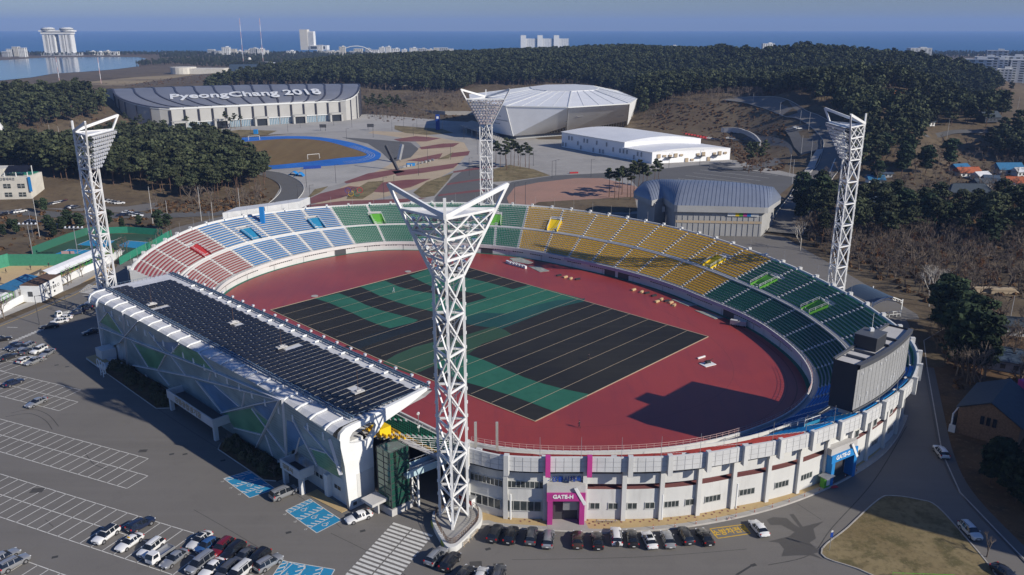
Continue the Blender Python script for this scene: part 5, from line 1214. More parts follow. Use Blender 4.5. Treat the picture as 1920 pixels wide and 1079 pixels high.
NEAR = [
 ('suv', 'white', (178, 1019), (219, 990), 'white sport utility car with black roof panel, leftmost of the front group', G1, ('blackroof',)),
 ('suv', 'navy', (283, 974), (244, 995), 'black estate car with silver roof rails parked alone in the upper bay row', G1, ()),
 ('sedan', 'white', (221, 1032), (264, 1003), 'white taxi with a yellow roof light', G1, ('taxi',)),
 ('suv', 'white', (261, 1046), (305, 1012), 'white sport utility car between the taxi and the small truck', G1, ()),
 ('truck', 'white', (284, 1053), (318, 1030), 'small white truck with open grey cargo bed', G1, ()),
 ('sedan', 'silver', (307, 1062), (346, 1034), 'silver sedan right of the small white truck', G1, ()),
 ('sedan', 'pearl', (353, 1030), (395, 997), 'white sedan with dark sunroof at the upper end of the packed group', G1, ('sunroof',)),
 ('hatch', 'blue', (372, 1034), (403, 1013), 'blue hatchback beside the white sunroof sedan', G1, ()),
 ('suv', 'red', (400, 1042), (432, 1014), 'dark red car in the packed group', G1, ()),
 ('suv', 'black', (418, 1050), (455, 1019), 'black sport utility car right of the dark red car', G1, ()),
 ('sedan', 'grey', (441, 1055), (472, 1031), 'dark grey sedan between two black sport utility cars', G1, ()),
 ('suv', 'black', (466, 1064), (501, 1033), 'black sport utility car left of the silver pickup', G1, ()),
 ('suv', 'silver', (526, 1043), (480, 1070), 'silver pickup with covered bed next to the blue accessible bays', G1, ('bed',)),
 ('van', 'silver', (353, 1075), (398, 1041), 'silver minivan in the lower bays of the packed group', G1, ()),
 ('sedan', 'white', (381, 1080), (412, 1052), 'white sedan right of the silver minivan', G1, ()),
 ('suv', 'grey', (407, 1088), (441, 1057), 'grey sport utility car with sunroof at the photo bottom', G1, ()),
 ('van', 'pearl', (433, 1089), (463, 1064), 'cream white van at the photo bottom behind the grey car', G1, ()),
 ('sedan', 'silver', (25, 1035), (-12, 1054), 'pale silver sedan cut by the lower left photo edge', G1, ()),
 ('suv', 'silver', (48, 1045), (2, 1069), 'silver and navy estate car at the lower left edge', G1, ()),
 ('sedan', 'silver', (50, 763), (86, 747), 'silver sedan parked alone across the marked bays', G4, ()),
 ('sedan', 'navy', (42, 711), (7, 724), 'black sedan alone at the left edge above the silver one', G4, ()),
 ('sedan', 'black', (18, 633), (-12, 639), 'black sedan on the left edge beside the street', G4, ()),
 ('sedan', 'navy', (10, 655), (41, 643), 'dark blue sedan topmost in the left cluster', G4, ()),
 ('sedan', 'grey', (23, 658), (44, 646), 'dark grey sedan second from the top of the left cluster', G4, ()),
 ('suv', 'silver', (34, 659), (65, 644), 'silver sport utility car in the middle of the left cluster', G4, ()),
 ('sedan', 'grey', (61, 653), (41, 664), 'grey sedan with red tail lights between two pale sport utility cars', G4, ()),
 ('suv', 'white', (58, 664), (87, 650), 'white sport utility car at the right of the left cluster', G4, ()),
 ('sedan', 'silver', (79, 668), (98, 657), 'silver sedan at the right end of the left cluster', G4, ()),
 ('sedan', 'dark', (29, 664), (2, 675), 'dark sedan with red tail lights lowest at the left edge of the cluster', G4, ()),
 ('hatch', 'pearl', (57, 671), (37, 680), 'white hatchback with red tail lights in the lower row of the left cluster', G4, ()),
 ('sedan', 'silver', (48, 683), (77, 672), 'silver blue sedan at the lower right of the left cluster', G4, ()),
 ('sedan', 'black', (79, 613), (108, 610), 'black sedan first in the line beside the street', G4, ()),
 ('sedan', 'white', (101, 604), (122, 601), 'white sedan second in the line beside the street', G4, ()),
 ('sedan', 'white', (108, 598), (130, 595), 'white sedan third in the line beside the street', G4, ()),
 ('truck', 'white', (112, 592), (128, 588), 'small white truck fourth in the line beside the street', G4, ()),
 ('suv', 'navy', (131, 590), (155, 584), 'dark blue sport utility car in the grandstand shadow by the street', G4, ()),
 ('van', 'navy', (145, 582), (168, 577), 'dark van in the grandstand shadow by the street', G4, ()),
 ('sedan', 'black', (162, 577), (180, 571), 'black sedan nearest the grandstand corner', G4, ()),
 ('sedan', 'silver', (165, 569), (181, 563), 'silver car in the grandstand shadow beside the far corner', G4, ()),
 ('sedan', 'black', (160, 625), (183, 620), 'black sedan alone in the deep shadow of the grandstand', G4, ()),
 ('van', 'silver', (552, 917), (512, 934), 'silver passenger van parked beside the blue accessible bays', G3, ()),
 ('sedan', 'white', (651, 977), (694, 962), 'white sedan parked against the grandstand end wall', G3, ()),
 ('suv', 'silver', (829, 1033), (806, 1056), 'silver sport utility car at the point of the tower base', G3, ()),
 ('suv', 'black', (853, 1043), (835, 1065), 'black sport utility car beside the silver one below the tower base', G3, ()),
 ('sedan', 'dark', (878, 1066), (860, 1090), 'dark sedan cut by the photo bottom right of the tower base', G3, ()),
 ('sedan', 'pearl', (906, 1069), (896, 1095), 'white sedan cut by the photo bottom', G3, ()),
 ('suv', 'grey', (938, 1068), (930, 1092), 'grey car cut by the photo bottom, rightmost of three', G3, ()),
 ('suv', 'dark', (934, 990), (923, 1012), 'dark sport utility car at the left end of the facade row', G2, ()),
 ('suv', 'black', (963, 992), (953, 1017), 'black sport utility car second in the facade row', G2, ()),
 ('suv', 'grey', (999, 993), (994, 1019), 'dark grey sport utility car third in the facade row', G2, ()),
 ('suv', 'silver', (1030, 999), (1026, 1025), 'silver sport utility car fourth in the facade row', G2, ()),
 ('sedan', 'brown', (1083, 999), (1083, 1025), 'black brown sedan right of the gap in the facade row', G2, ()),
 ('sedan', 'black', (1118, 999), (1122, 1029), 'black sedan below the magenta gate', G2, ()),
 ('suv', 'white', (1154, 995), (1157, 1019), 'white off-road car with spare wheel on its tailgate', G2, ('spare',)),
 ('sedan', 'black', (1183, 997), (1188, 1022), 'black sedan right of the white off-road car', G2, ()),
 ('sedan', 'white', (1211, 999), (1224, 1027), 'white sedan with dark roof glass in the facade row', G2, ('sunroof',)),
 ('sedan', 'silver', (1247, 998), (1257, 1025), 'silver sedan right of the white sedan in the facade row', G2, ()),
 ('suv', 'dark', (1279, 993), (1292, 1018), 'dark grey sport utility car third from the right of the facade row', G2, ()),
 ('sedan', 'black', (1313, 994), (1330, 1020), 'black sedan left of the yellow lettered fire lane', G2, ()),
 ('sedan', 'white', (1413, 979), (1433, 1003), 'white sedan right of the yellow lettered fire lane', G2, ()),
 ('suv', 'white', (1758, 840), (1771, 857), 'white car parked in shade by the kerb below the brick building', 'cars on the shaded road', ()),
 ('suv', 'pearl', (1832, 1009), (1807, 984), 'white sport utility car with roof rails in shade beside the grass island', 'cars on the shaded road', ()),
 ('sedan', 'dark', (1900, 1085), (1872, 1066), 'dark car in the lower right corner of the photo', 'cars on the shaded road', ()),
]
for k, c, f, r, lab, g, ex in NEAR: place_car(k, c, f, r, lab, g, extras=ex)
# far cars: one mesh each
FARM = {}
def far_car(col):
    if col in FARM: return FARM[col]
    b = MB(); body, glass, L, S_ = car_proto('sedan'); b.add(body.v, body.f, 0); b.add(glass.v, glass.f, 1)
    for sx in (-1, 1):
        for sy in (-1, 1): b.tube((sx*1.4, sy*.76, .33), (sx*1.4, sy*.93, .33), .33, n=8, m=2)
    me = b.mesh('parked_car', [PAINT[col], 'glass_car', 'rubber']); clean(me); FARM[col] = me; return me
def put_far(p, rz, col, label, group, drape=False):
    o = bpy.data.objects.new('parked_car', far_car(col)); COL.objects.link(o)
    o.location = (p[0], p[1], (float(terr(p[0], p[1]))+.6) if drape else (p[2] if len(p) > 2 else 0)+.12); o.rotation_euler = (0, 0, rz); tag(o, label, 'car', group)
rr = random.Random(5); cl = ['white', 'white', 'silver', 'pearl', 'black', 'grey', 'dark', 'white', 'navy', 'red']
LB = {'white': 'white', 'pearl': 'off-white', 'silver': 'silver', 'black': 'black', 'grey': 'grey', 'dark': 'dark grey', 'navy': 'dark blue', 'red': 'red'}
for (a, c, n, rz) in [((92, 362), (150, 361), 12, 1.2), ((88, 372), (105, 371), 4, 1.2), ((108, 377), (142, 374), 6, 1.3), ((82, 388), (128, 380), 9, 1.2), ((128, 391), (146, 391), 3, 1.2), ((228, 406), (262, 403), 7, .5), ((196, 378), (228, 384), 5, .4), ((236, 400), (262, 408), 4, .2), ((8, 404), (44, 398), 5, 1), ((55, 418), (70, 420), 3, .3), ((92, 423), (112, 427), 4, .2), ((176, 389), (188, 387), 2, 1.2)]:
    A, C = at(*a), at(*c)
    for i in range(n):
        if rr.random() < .08: continue
        q = A+(C-A)*(i+.5)/n; col = rr.choice(cl); put_far(q, rz+rr.uniform(-.08, .08), col, LB[col]+' car in the crowded car park below the pine grove', 'cars in the car park below the grove')
for p, rz, col in [((1492, 242), .3, 'white'), ((1497, 244), .3, 'white'), ((1366, 262), .2, 'white'), ((1372, 263), .2, 'silver'), ((1379, 266), .2, 'grey'), ((1330, 262), .1, 'white'), ((1337, 264), .1, 'navy'), ((1345, 265), .1, 'dark'), ((1635, 275), .9, 'silver')]:
    q = hit(*p); put_far(q, rz, col, LB[col]+' car parked beside the road behind the arenas', 'cars beside the arena road', True)
# ================================================================ buildings behind the stadium
# --- speed skating hall with the long grey curved roof
mat('oval_roof', (0.17, 0.178, 0.205), 0.5, var=.08, scale=.05); mat('oval_wall', (0.40, 0.395, 0.375), 0.6, var=.06, scale=.1); mat('oval_band', (0.62, 0.63, 0.62), .5); mat('rib_dark', (0.05, 0.05, 0.065), .5)
ov = empty('skating_hall', (0, 0, 0), label='long hall with grey curved roof bearing white PyeongChang 2018 lettering', cat='hall')
zr = 17.0
E0 = at(318, 205, zr)[:2]; E1 = at(636, 190, zr)[:2]
du = E1-E0; LL = np.linalg.norm(du); du = du/LL; dv = np.array([-du[1], du[0]])
lr = [(E0[0], E0[1], zr)]+[tuple(at(x, y, z)) for x, y, z in [(290, 203, 17.8), (262, 198, 19.3), (232, 189, 22), (216, 179, 24.5), (211, 169, 26.8)]]
rr_ = [(E1[0], E1[1], zr)]+[tuple(at(x, y, z)) for x, y, z in [(650, 188, 17.8), (661, 183, 19.5), (669, 176, 22), (673, 167, 24.8), (671, 159, 26.8)]]
def mirror(L):
    tip = np.array(L[-1][:2]); vt = (tip-E0)@dv; out = list(L)
    for p in L[-2::-1]: q = np.array(p[:2]); v = (q-E0)@dv; q = q+dv*2*(vt-v); out.append((q[0], q[1], p[2]))
    return out
NR = 28
def rs3(L, n):
    P = np.array(spline(L, 6)); d = np.concatenate([[0], np.cumsum(np.linalg.norm(np.diff(P[:, :2], axis=0), axis=1))]); t = np.linspace(0, d[-1], n)
    return np.stack([np.interp(t, d, P[:, k]) for k in range(3)], 1)
LRm, RRm = rs3(mirror(lr), NR+1), rs3(mirror(rr_), NR+1)
def orz(p):
    q = np.array(p[:2])-E0; v = q@dv; u = min(1, max(0, (q@du)/LL)); o = 0
    for A_, w_ in ((LRm, 1-u), (RRm, u)):
        vv_ = (A_[:, :2]-E0)@dv; o += w_*np.interp(v, vv_, A_[:, 2])
    return float(o)
rf = MB(); grid = []
for j in range(NR+1): grid.append([tuple(LRm[j]*(1-s)+RRm[j]*s+np.array([0, 0, .6+1.2*math.sin(math.pi*s)*math.sin(math.pi*j/NR)])) for s in np.linspace(0, 1, 30)])
rf.grid(grid); rf.build('roof', 'oval_roof', ov, smooth_=True)
wb = MB(); rim = [tuple(p) for p in LRm[::-1]]+[tuple(p) for p in RRm]; rim.append(rim[0])
for p, q in zip(rim[:-1], rim[1:]): wb.quad((p[0], p[1], 0), (q[0], q[1], 0), q, p)
wb.build('wall', 'oval_wall', ov)
b = MB()
for p, q in zip(rim[:-1], rim[1:]): b.bar((p[0], p[1], p[2]+.2), (q[0], q[1], q[2]+.2), .8, 1.4)
b.build('eave', 'oval_band', ov)
for k in range(14):
    s_ = k/13; b = MB(); P = [LRm[j]*(1-s_)+RRm[j]*s_+np.array([0, 0, .85+1.2*math.sin(math.pi*s_)*math.sin(math.pi*j/NR)]) for j in range(0, 19)]
    for a, c in zip(P[:-1], P[1:]): b.bar(a, c, 1.5, .4)
    p = E0+du*LL*s_-dv*.4; b.bar((p[0], p[1], 5), (p[0], p[1], zr-1), 1.6, .8); b.build('roof_rib', 'rib_dark', ov)
for A_, js in ((LRm, (2, 4, 6, 8, 10, 12)), (RRm, (2, 4, 6, 8, 10, 12))):
    for j in js:
        p = A_[j]; o = (p[:2]-(E0+du*LL/2+dv*60)); o = o/np.linalg.norm(o)*.4; b = MB(); b.bar((p[0]+o[0], p[1]+o[1], 0), (p[0]+o[0], p[1]+o[1], p[2]-1), .9, .5); b.build('wall_rib', 'rib_dark', ov)
mat('oval_glass', (0.16, 0.25, 0.32), .2, spec=.6)
for k in range(13):                         # ground floor glass bays and concrete porches
    c = E0+du*(LL*(k+.5)/13)-dv*1.0; w_ = LL/13; rz = math.atan2(du[1], du[0])
    if k in (0, 3, 6, 9, 12):
        b = MB(); c = c-dv*2.5
        for sg in (-1, 1): q = c+du*sg*w_*.47; b.box((q[0], q[1], 3.6), (1.6, 6, 7.2), rz)
        b.box((c[0], c[1], 6.7), (w_*1.08, 6, 1.4), rz); po = b.build('porch', 'oval_wall', ov)
        q = c-dv*1.0; MB().box((q[0], q[1], 3.0), (w_*.86, .3, 6), rz).build('glass', 'glass_dark', po)
    else:
        b = MB(); b.box((c[0], c[1], 2.9), (w_*.9, .5, 5.8), rz); g_ = b.build('glass_bay', 'oval_glass', ov); f = MB()
        f.box((c[0]-dv[0]*.4, c[1]-dv[1]*.4, 6.1), (w_*.96, 1.4, .7), rz)
        for j in range(8): q = c+du*(w_*.9*(j/7-.5))-dv*.4; f.bar((q[0], q[1], 0), (q[0], q[1], 5.8), .35, .3)
        f.build('mullion', 'oval_band', g_)
TA = E0+du*(LL*.0)+dv*26; tl = LL
def roofhit(px, py):
    d = ray(px, py); t = 500.0
    for _ in range(900):
        p = np.array([0, 0, CAMH])+d*t
        if p[2] <= orz(p)+1.2 and (p[:2]-E0)@dv > 0: return p
        t += .8
    return p
TA = roofhit(301, 184)[:2]; TB = roofhit(615, 173)[:2]; tdir = (TB-TA)/np.linalg.norm(TB-TA); tper = np.array([-tdir[1], tdir[0]]); tl = np.linalg.norm(TB-TA)
def tw(co):
    p = (TA+TB)/2+tdir*co.x+tper*co.y; return Vector((p[0], p[1], orz(p)+2.0+co.z))
text('roof_lettering', 'PyeongChang 2018', 29, 'white_paint', ov, ext=.1, offset=.55, sx=tl/248.0, wrap=(tw, 6.0))
b = MB()
for (x0, x1) in ((358, 440), (452, 530)):
    L = [roofhit(x0+(x1-x0)*k/8, 166.5-(x0-360)*.035-(x1-x0)*k/8*.03+3.0*math.sin(math.pi*k/8)) for k in range(9)]
    for a, c in zip(L[:-1], L[1:]): b.bar((a[0], a[1], a[2]+.3), (c[0], c[1], c[2]+.3), 3.0, .3)
b.build('roof_swoosh', 'white_paint', ov)
p = at(495, 203, 12)[:2]-dv*1.2; text('wall_lettering', 'GANGNEUNG OVAL', 4.2, 'steel', ov, loc=(p[0]-0*dv[0], p[1]-2, 11), rot=(math.pi/2, 0, math.atan2(du[1], du[0])), ext=.2, offset=.05)
# --- white polygonal ice arena
mat('arena_white', (0.86, 0.865, 0.87), .5, var=.04, scale=.1); mat('arena_roof', (0.70, 0.71, 0.72), .45, var=.04, scale=.1); mat('arena_grey', (0.32, 0.33, 0.34), .5)
ar = empty('ice_arena', (0, 0, 0), label='large white many-sided ice arena with shallow faceted roof and leaning walls', cat='arena')
zt, zb_ = 25.0, 3.0
top = [at(*p, zt)[:2] for p in [(882, 190), (948, 200), (1065, 202), (1180, 195), (1194, 186), (1160, 172), (1080, 166), (960, 168), (880, 178)]]
cA = np.mean(top, 0); 
bot_px = [(905, 252), (962, 263), (1062, 255), (1175, 243), (1184, 232)]
bot = []
for i, q in enumerate(top):
    if i < 5: bot.append(at(*bot_px[i], 0)[:2]*.999)
    else: bot.append(cA+(q-cA)*.86)
b = MB(); n = len(top)
for i in range(n): b.quad((*bot[i], zb_ if i not in (1, 2) else 3.0), (*bot[(i+1) % n], 3.0), (*top[(i+1) % n], zt), (*top[i], zt))
b.build('wall', 'arena_white', ar)
b = MB(); b.prism([tuple(cA+(q-cA)*.93) for q in bot], 0, 3.2); b.build('ground_floor', 'arena_grey', ar)
apx = at(1080, 163, 31)[:2]; ring2 = [cA*.5+apx*.5+(q-cA)*.42 for q in top]
b = MB()
for i in range(n): b.quad((*top[i], zt+.2), (*top[(i+1) % n], zt+.2), (*ring2[(i+1) % n], 31.0), (*ring2[i], 31.0))
b.build('roof', 'arena_roof', ar)
b = MB(); b.poly([(*q, 31.5) for q in ring2]); 
for i in range(n): b.quad((*ring2[i], 31.0), (*ring2[(i+1) % n], 31.0), (*ring2[(i+1) % n], 31.5), (*ring2[i], 31.5))
b.build('roof_crown', 'roof_metal', ar)
b = MB()
for i in range(n): b.bar((*top[i], zt+.4), (*ring2[i], 31.3), .7, .3); b.bar((*top[i], zt+.1), (*top[(i+1) % n], zt+.1), .6, .8)
for i in (1, 2, 3, 4): b.bar((*bot[i], 3.0), (*top[i], zt), .7, .5)
for i in range(n):
    for f in (.25, .5, .75): p = top[i]*(1-f)+top[(i+1) % n]*f; q = ring2[i]*(1-f)+ring2[(i+1) % n]*f; b.bar((*p, zt+.3), (*q, 31.2), .2, .15)
b.build('roof_seam', 'oval_band', ar)
def wallpt(i, f, z, off=.15):   # a point on wall i at fraction f
    k = (z-3.0)/(zt-3.0); p = (bot[i]*(1-f)+bot[(i+1) % n]*f)*(1-k)+(top[i]*(1-f)+top[(i+1) % n]*f)*k
    o = p-cA; o = o/np.linalg.norm(o)*off; return (p[0]+o[0], p[1]+o[1], z)
b = MB(); b.poly([wallpt(1, .50, 3.2), wallpt(1, .98, 3.2), wallpt(1, .98, 10), wallpt(1, .70, 10)]); b.poly([wallpt(2, .12, 3.2), wallpt(2, .98, 3.2), wallpt(2, .98, 8), wallpt(2, .5, 6)]); gl = b.build('entrance_glazing', 'glass_dark', ar)
b = MB()
for f in np.linspace(.56, .98, 9): b.bar(wallpt(1, f, 3.2, .4), wallpt(1, f, min(10, 3.2+(f-.5)*34), .4), .3)
for f in np.linspace(.5, .98, 12): b.bar(wallpt(2, f, 3.2, .4), wallpt(2, f, 6+(f-.5)*4, .4), .3)
b.build('mullion', 'oval_band', gl)
for i, f, z, l in ((1, .1, 21, .16), (1, .62, 21, .16), (1, .4, 16, .14), (1, .35, 7, .16), (1, .85, 13, .14), (0, .35, 20, .3), (0, .4, 17, .4), (0, .45, 14, .5), (0, .3, 11, .4), (2, .15, 17, .1), (2, .4, 15, .14), (2, .8, 14, .12), (1, .15, 13, .1), (2, .2, 11, .12)):
    b = MB(); b.bar(wallpt(i, f, z, .3), wallpt(i, f+l, z, .3), .35, .5 if z != 21 else 1.2); b.build('louvre', 'arena_grey', ar)
for f in (.35, .52, .7, .86): q = wallpt(1, f, 0, -3); MB().bar((q[0], q[1], 0), (q[0], q[1], 3.3), .6).build('pillar', 'oval_band', ar)
q = at(870, 245)[:2]; b = MB(); c1_ = [at(*p)[:2] for p in [(862, 246), (905, 262), (925, 250), (885, 238)]]; b.prism(c1_, 4.2, 5.2); b.build('terrace_deck', 'concrete', ar)
b = MB()
for p in [(864, 248), (874, 252), (885, 256), (896, 260), (905, 263)]: q = at(*p); b.bar(q, (q[0], q[1], 4.3), .8)
b.build('terrace_pillar', 'concrete', ar)
b = MB(); 
for k in range(10): q0, q1 = at(908+k*3.4, 262+k*1.2), at(914+k*3.4, 250+k*1.5); b.prism([tuple(x) for x in (q0[:2], at(911+k*3.4, 263+k*1.2)[:2], at(917+k*3.4, 251+k*1.5)[:2], q1[:2])], 0, 4.8-.45*k)
b.build('stair', 'concrete', ar)
# --- low white annex hall in front of it
an = empty('training_hall', (0, 0, 0), label='long low white hall with curved white roof in front of the ice arena', cat='hall')
h1 = 10.5
base = [at(*p)[:2] for p in [(1053, 276), (1222, 308), (1368, 300)]]
a0 = base[0]; a1 = base[1]; wv = (base[2]-base[1]); a2 = a1+wv; a3 = a0+wv*1.0
T_ = lambda s, t: a0+(a1-a0)*s+wv*t
b = MB()
b.prism([tuple(T_(0, 0)), tuple(T_(.72, 0)), tuple(T_(.72, 1)), tuple(T_(0, 1))], 0, h1); b.build('wall', 'arena_white', an)
b = MB(); b.prism([tuple(T_(.722, 0)), tuple(T_(1, 0)), tuple(T_(1, 1)), tuple(T_(.722, 1))], 0, 7.2); b.build('wall', 'arena_white', an)
for s0, s1, z, hh in ((0, .72, h1, 2.6), (.71, 1.0, 7.2, 1.6)):
    G_ = [[(*T_(s0-.004+(s1-s0+.008)*i/1, -.02+1.04*j/12), z+hh*math.sin(math.pi*j/12)+.05) for j in range(13)] for i in (0, 1)]
    G_ = [[(*T_(s, -.02+1.04*j/12), z+hh*math.sin(math.pi*j/12)+.05) for j in range(13)] for s in (s0, s1)]
    b = MB(); b.grid(G_)
    b.poly(G_[1]); b.poly(G_[0]); b.build('roof', 'arena_roof', an)
b = MB(); rr = random.Random(3)
for i in range(26):
    s = .02+.95*i/26; z0 = rr.choice((1, 3.5, 6)); 
    if s > .7: z0 = min(z0, 3.5)
    p = T_(s, -.006); b.box((p[0], p[1], z0+1.2), (.8, .5, 2.6), math.atan2(*(a1-a0)[::-1])) if rr.random() < .75 else None
b.build('slit_window', 'arena_grey', an)
b = MB()
for t in np.linspace(.08, .93, 13):
    p = T_(1.004, t); b.box((p[0], p[1], 4.6 if rr.random() < .6 else 1.4), (2.2, .4, 1.2 if rr.random() < .6 else 2.4), math.atan2(wv[1], wv[0]))
b.build('wall_panel', 'sand_paving', an)
for t in (.2, .6, .8): p = T_(1.015, t); MB().box((p[0], p[1], 3.6), (5, 2.4, .25), math.atan2(wv[1], wv[0])).build('awning', 'dark_trim', an)
# --- curling centre with ribbed blue-grey vaulted roof
mat('curl_roof', (0.24, 0.27, 0.33), .4, metal=.35, var=.06, scale=.2); mat('curl_wall', (0.34, 0.34, 0.335), .6, var=.06, scale=.2)
cu_ = empty('curling_hall', (0, 0, 0), label='hall with ribbed blue-grey vaulted roof just beyond the yellow seats', cat='hall')
zE = 11.0
F0, F1 = at(1265, 392, zE)[:2], at(1440, 395, zE)[:2]; B0, B1 = at(1188, 366, zE)[:2], at(1464, 376, zE)[:2]
C0 = at(1222, 381, zE)[:2]
bk0, bk1 = at(1200, 352, zE)[:2], at(1450, 362, zE)[:2]
plan = [B0, C0, at(1243, 376, zE)[:2], F0, F1, B1, bk1, bk0]
cC = np.mean(plan, 0)
b = MB(); 
wl = [cC+(q-cC)*.93 for q in plan]
for i in range(len(wl)): p, q = wl[i], wl[(i+1) % len(wl)]; b.quad((*p, 0), (*q, 0), (*q, zE-.2), (*p, zE-.2))
b.build('wall', 'curl_wall', cu_)
mid0, mid1 = at(1262, 346, 17)[:2], at(1440, 350, 16)[:2]
NS = 64; G_ = []
def lerp(a, c, t): return a+(c-a)*t
rowsF = spline([plan[0], plan[1], plan[2], plan[3], lerp(plan[3], plan[4], .5), plan[4], plan[5]], 8)
def resample(L, n):
    L = [np.array(p) for p in L]; d = [0]
    for a, c in zip(L[:-1], L[1:]): d.append(d[-1]+np.linalg.norm(c-a))
    d = np.array(d); t = np.linspace(0, d[-1], n); return [np.array([np.interp(x, d, [p[0] for p in L]), np.interp(x, d, [p[1] for p in L])]) for x in t]
fr = resample([plan[0], plan[1], plan[2], plan[3], plan[4], plan[5]], NS); bkr = resample([plan[0], bk0, bk1, plan[5]], NS)
for j in range(13):
    f = j/12; row = []
    for i in range(NS):
        p = lerp(fr[i], bkr[i], f); e = math.sin(math.pi*(i+3)/(NS+5))**.8; row.append((p[0], p[1], zE+7.0*math.sin(math.pi*(f*.9+.02))*e+1.0*e*(1-f)))
    G_.append(row)
b = MB(); b.grid(G_); b.build('roof', 'curl_roof', cu_, smooth_=True)
for i in range(0, NS, 1):
    b = MB(); 
    for j in range(12): a, c = G_[j][i], G_[j+1][i]; b.bar((a[0], a[1], a[2]+.12), (c[0], c[1], c[2]+.08), .08, .10)
    b.build('roof_seam', 'curl_roof', cu_)
b = MB()
for i in range(NS-1): a, c = G_[0][i], G_[0][i+1]; b.quad((a[0], a[1], zE-1.2), (c[0], c[1], zE-1.2), (c[0], c[1], c[2]), (a[0], a[1], a[2]))
b.build('fascia', 'curl_wall', cu_)
p, q = wl[3], wl[4]; dd = (q-p)/np.linalg.norm(q-p); nn = np.array([dd[1], -dd[0]])
b = MB(); b.quad((*(p+nn*.2), 5.2), (*(q+nn*.2), 5.2), (*(q+nn*.2), 6.2), (*(p+nn*.2), 6.2)); b.build('wall_band', 'sand_paving', cu_)
for k, m in enumerate(['oval_band', 'oval_band', 'vom_yellow', 'vom_green', 'pink', 'gate_blue', 'oval_band', 'oval_band']):
    s = p+dd*(np.linalg.norm(q-p)*(.62+.045*k))+nn*.35; MB().box((s[0], s[1], 8.9), (1.5, .3, 1.3), math.atan2(dd[1], dd[0])).build('coloured_panel', m, cu_)
b = MB()
for f in np.linspace(.02, .98, 16): s = p+(q-p)*f+nn*.15; b.bar((s[0], s[1], 0), (s[0], s[1], 8.2), .12)
b.build('wall_joint', 'arena_grey', cu_)
s = wl[2]; MB().box((s[0]-1, s[1]-1.2, 7.5), (1.6, .3, 2.2), 0).build('sign_panel', 'oval_band', cu_)
# ================================================================ generic block building
def tower_block(name, px, py, w_, d_, h_, label, cat='building', m='cream', floors=None, cols=6, rz=0.0, z=None, roof='oval_band', group=None, win='window', penthouse=True):
    if z is None: p = hit(px, py); z = p[2]
    else: p = at(px, py, z)
    r = empty(name, (p[0], p[1]+d_/2, z-.5), rz, label=label, cat=cat, group=group)
    b = MB(); b.box((0, 0, h_/2), (w_, d_, h_)); b.build('wall', m, r)
    MB().box((0, 0, h_+.4), (w_+.6, d_+.6, .8)).build('roof', roof, r)
    if penthouse: MB().box((w_*.15, 0, h_+2), (w_*.3, d_*.5, 2.6)).build('penthouse', m, r)
    floors = floors or max(2, int(h_/3.2))
    b = MB(); fh = h_/floors
    for k in range(floors):
        for c in range(cols):
            x = -w_/2+w_*(c+.5)/cols
            for yy in (-d_/2-.05,): b.box((x, yy, fh*(k+.55)), (w_/cols*.55, .15, fh*.45))
    for k in range(floors):
        for sg in (-1, 1): b.box((sg*(w_/2+.05), 0, fh*(k+.55)), (.15, d_*.5, fh*.45))
    b.build('window_bands', win, r); return r
mat('cream', (0.58, 0.55, 0.48), .8, var=.08, scale=.3); mat('bldg_white', (0.68, 0.68, 0.66), .7, var=.05, scale=.2); mat('bldg_grey', (0.36, 0.37, 0.38), .7, var=.1, scale=.2); mat('bldg_dark', (0.045, 0.05, 0.065), .6); mat('brick', (0.21, 0.125, 0.075), .9, var=.2, scale=3.0); mat('roof_slate', (0.045, 0.06, 0.075), .7, var=.12, scale=1.5); mat('roof_orange', (0.36, 0.10, 0.04), .7, var=.12); mat('roof_blue', (0.03, 0.14, 0.27), .6, var=.1); mat('roof_navy', (0.06, 0.09, 0.13), .6)
# twin-towered hotel by the lake, with the bridge on top
q = at(115, 104.5, 0); ht = empty('lakeside_hotel', (q[0], q[1], 0), label='white hotel of twin towers joined at the top by a boat-like bridge, beside the lake', cat='hotel')
for sx in (-1, 1):
    for k, (x, w_) in enumerate(((sx*33, 17), (sx*14, 15))):
        b = MB(); b.box((x, 0, 30), (w_, 22, 60)); t_ = b.build('tower', 'bldg_white', ht)
        b = MB()
        for f in range(18): b.box((x+2, -11.1, 4+f*3.1), (w_*.4, .3, 1.3))
        b.build('window_bands', 'window', t_)
    b = MB(); b.tube((sx*27, 0, 71), (sx*27, 0, 77), 19, 18, n=20); b.build('sky_lounge', 'bldg_white', ht); b = MB(); b.tube((sx*27, 0, 72.5), (sx*27, 0, 75), 19.2, 19.2, n=20); b.build('lounge_glazing', 'window', ht); b = MB(); b.tube((sx*27, 0, 78), (sx*27, 0, 79), 14, n=16); b.build('lounge_roof', 'oval_band', ht)
b = MB(); b.box((0, 0, 63), (88, 26, 5)); b.box((0, 0, 69), (96, 30, 4)); b.build('bridge_deck', 'bldg_white', ht); b = MB(); b.box((0, 0, 66.3), (86, 24, 2)); b.build('bridge_glazing', 'window', ht); b = MB(); b.box((6, -4, 4), (104, 40, 8)); b.build('podium', 'bldg_grey', ht)
# clifftop tower hotel
q = at(578, 94, 6); h2 = empty('seaside_tower_hotel', (q[0], q[1], 6), -.1, label='tall pale tower hotel with ribbed side standing above the coastal trees', cat='hotel')
b = MB(); b.box((-9, 0, 33), (26, 24, 66)); b.build('tower', 'cream', h2); b = MB(); b.box((13, 2, 30), (22, 22, 60)); t_ = b.build('tower', 'bldg_white', h2)
b = MB()
for f in range(18): b.box((13, -9.2, 6+f*2.9), (21, .3, 1.2))
b.build('window_bands', 'bldg_grey', t_); b = MB(); b.box((40, 0, 8), (60, 26, 14)); b.build('wing', 'bldg_white', h2); b = MB(); b.box((38, -13.2, 8), (50, .4, 9)); b.build('wing_glazing', 'window', h2)
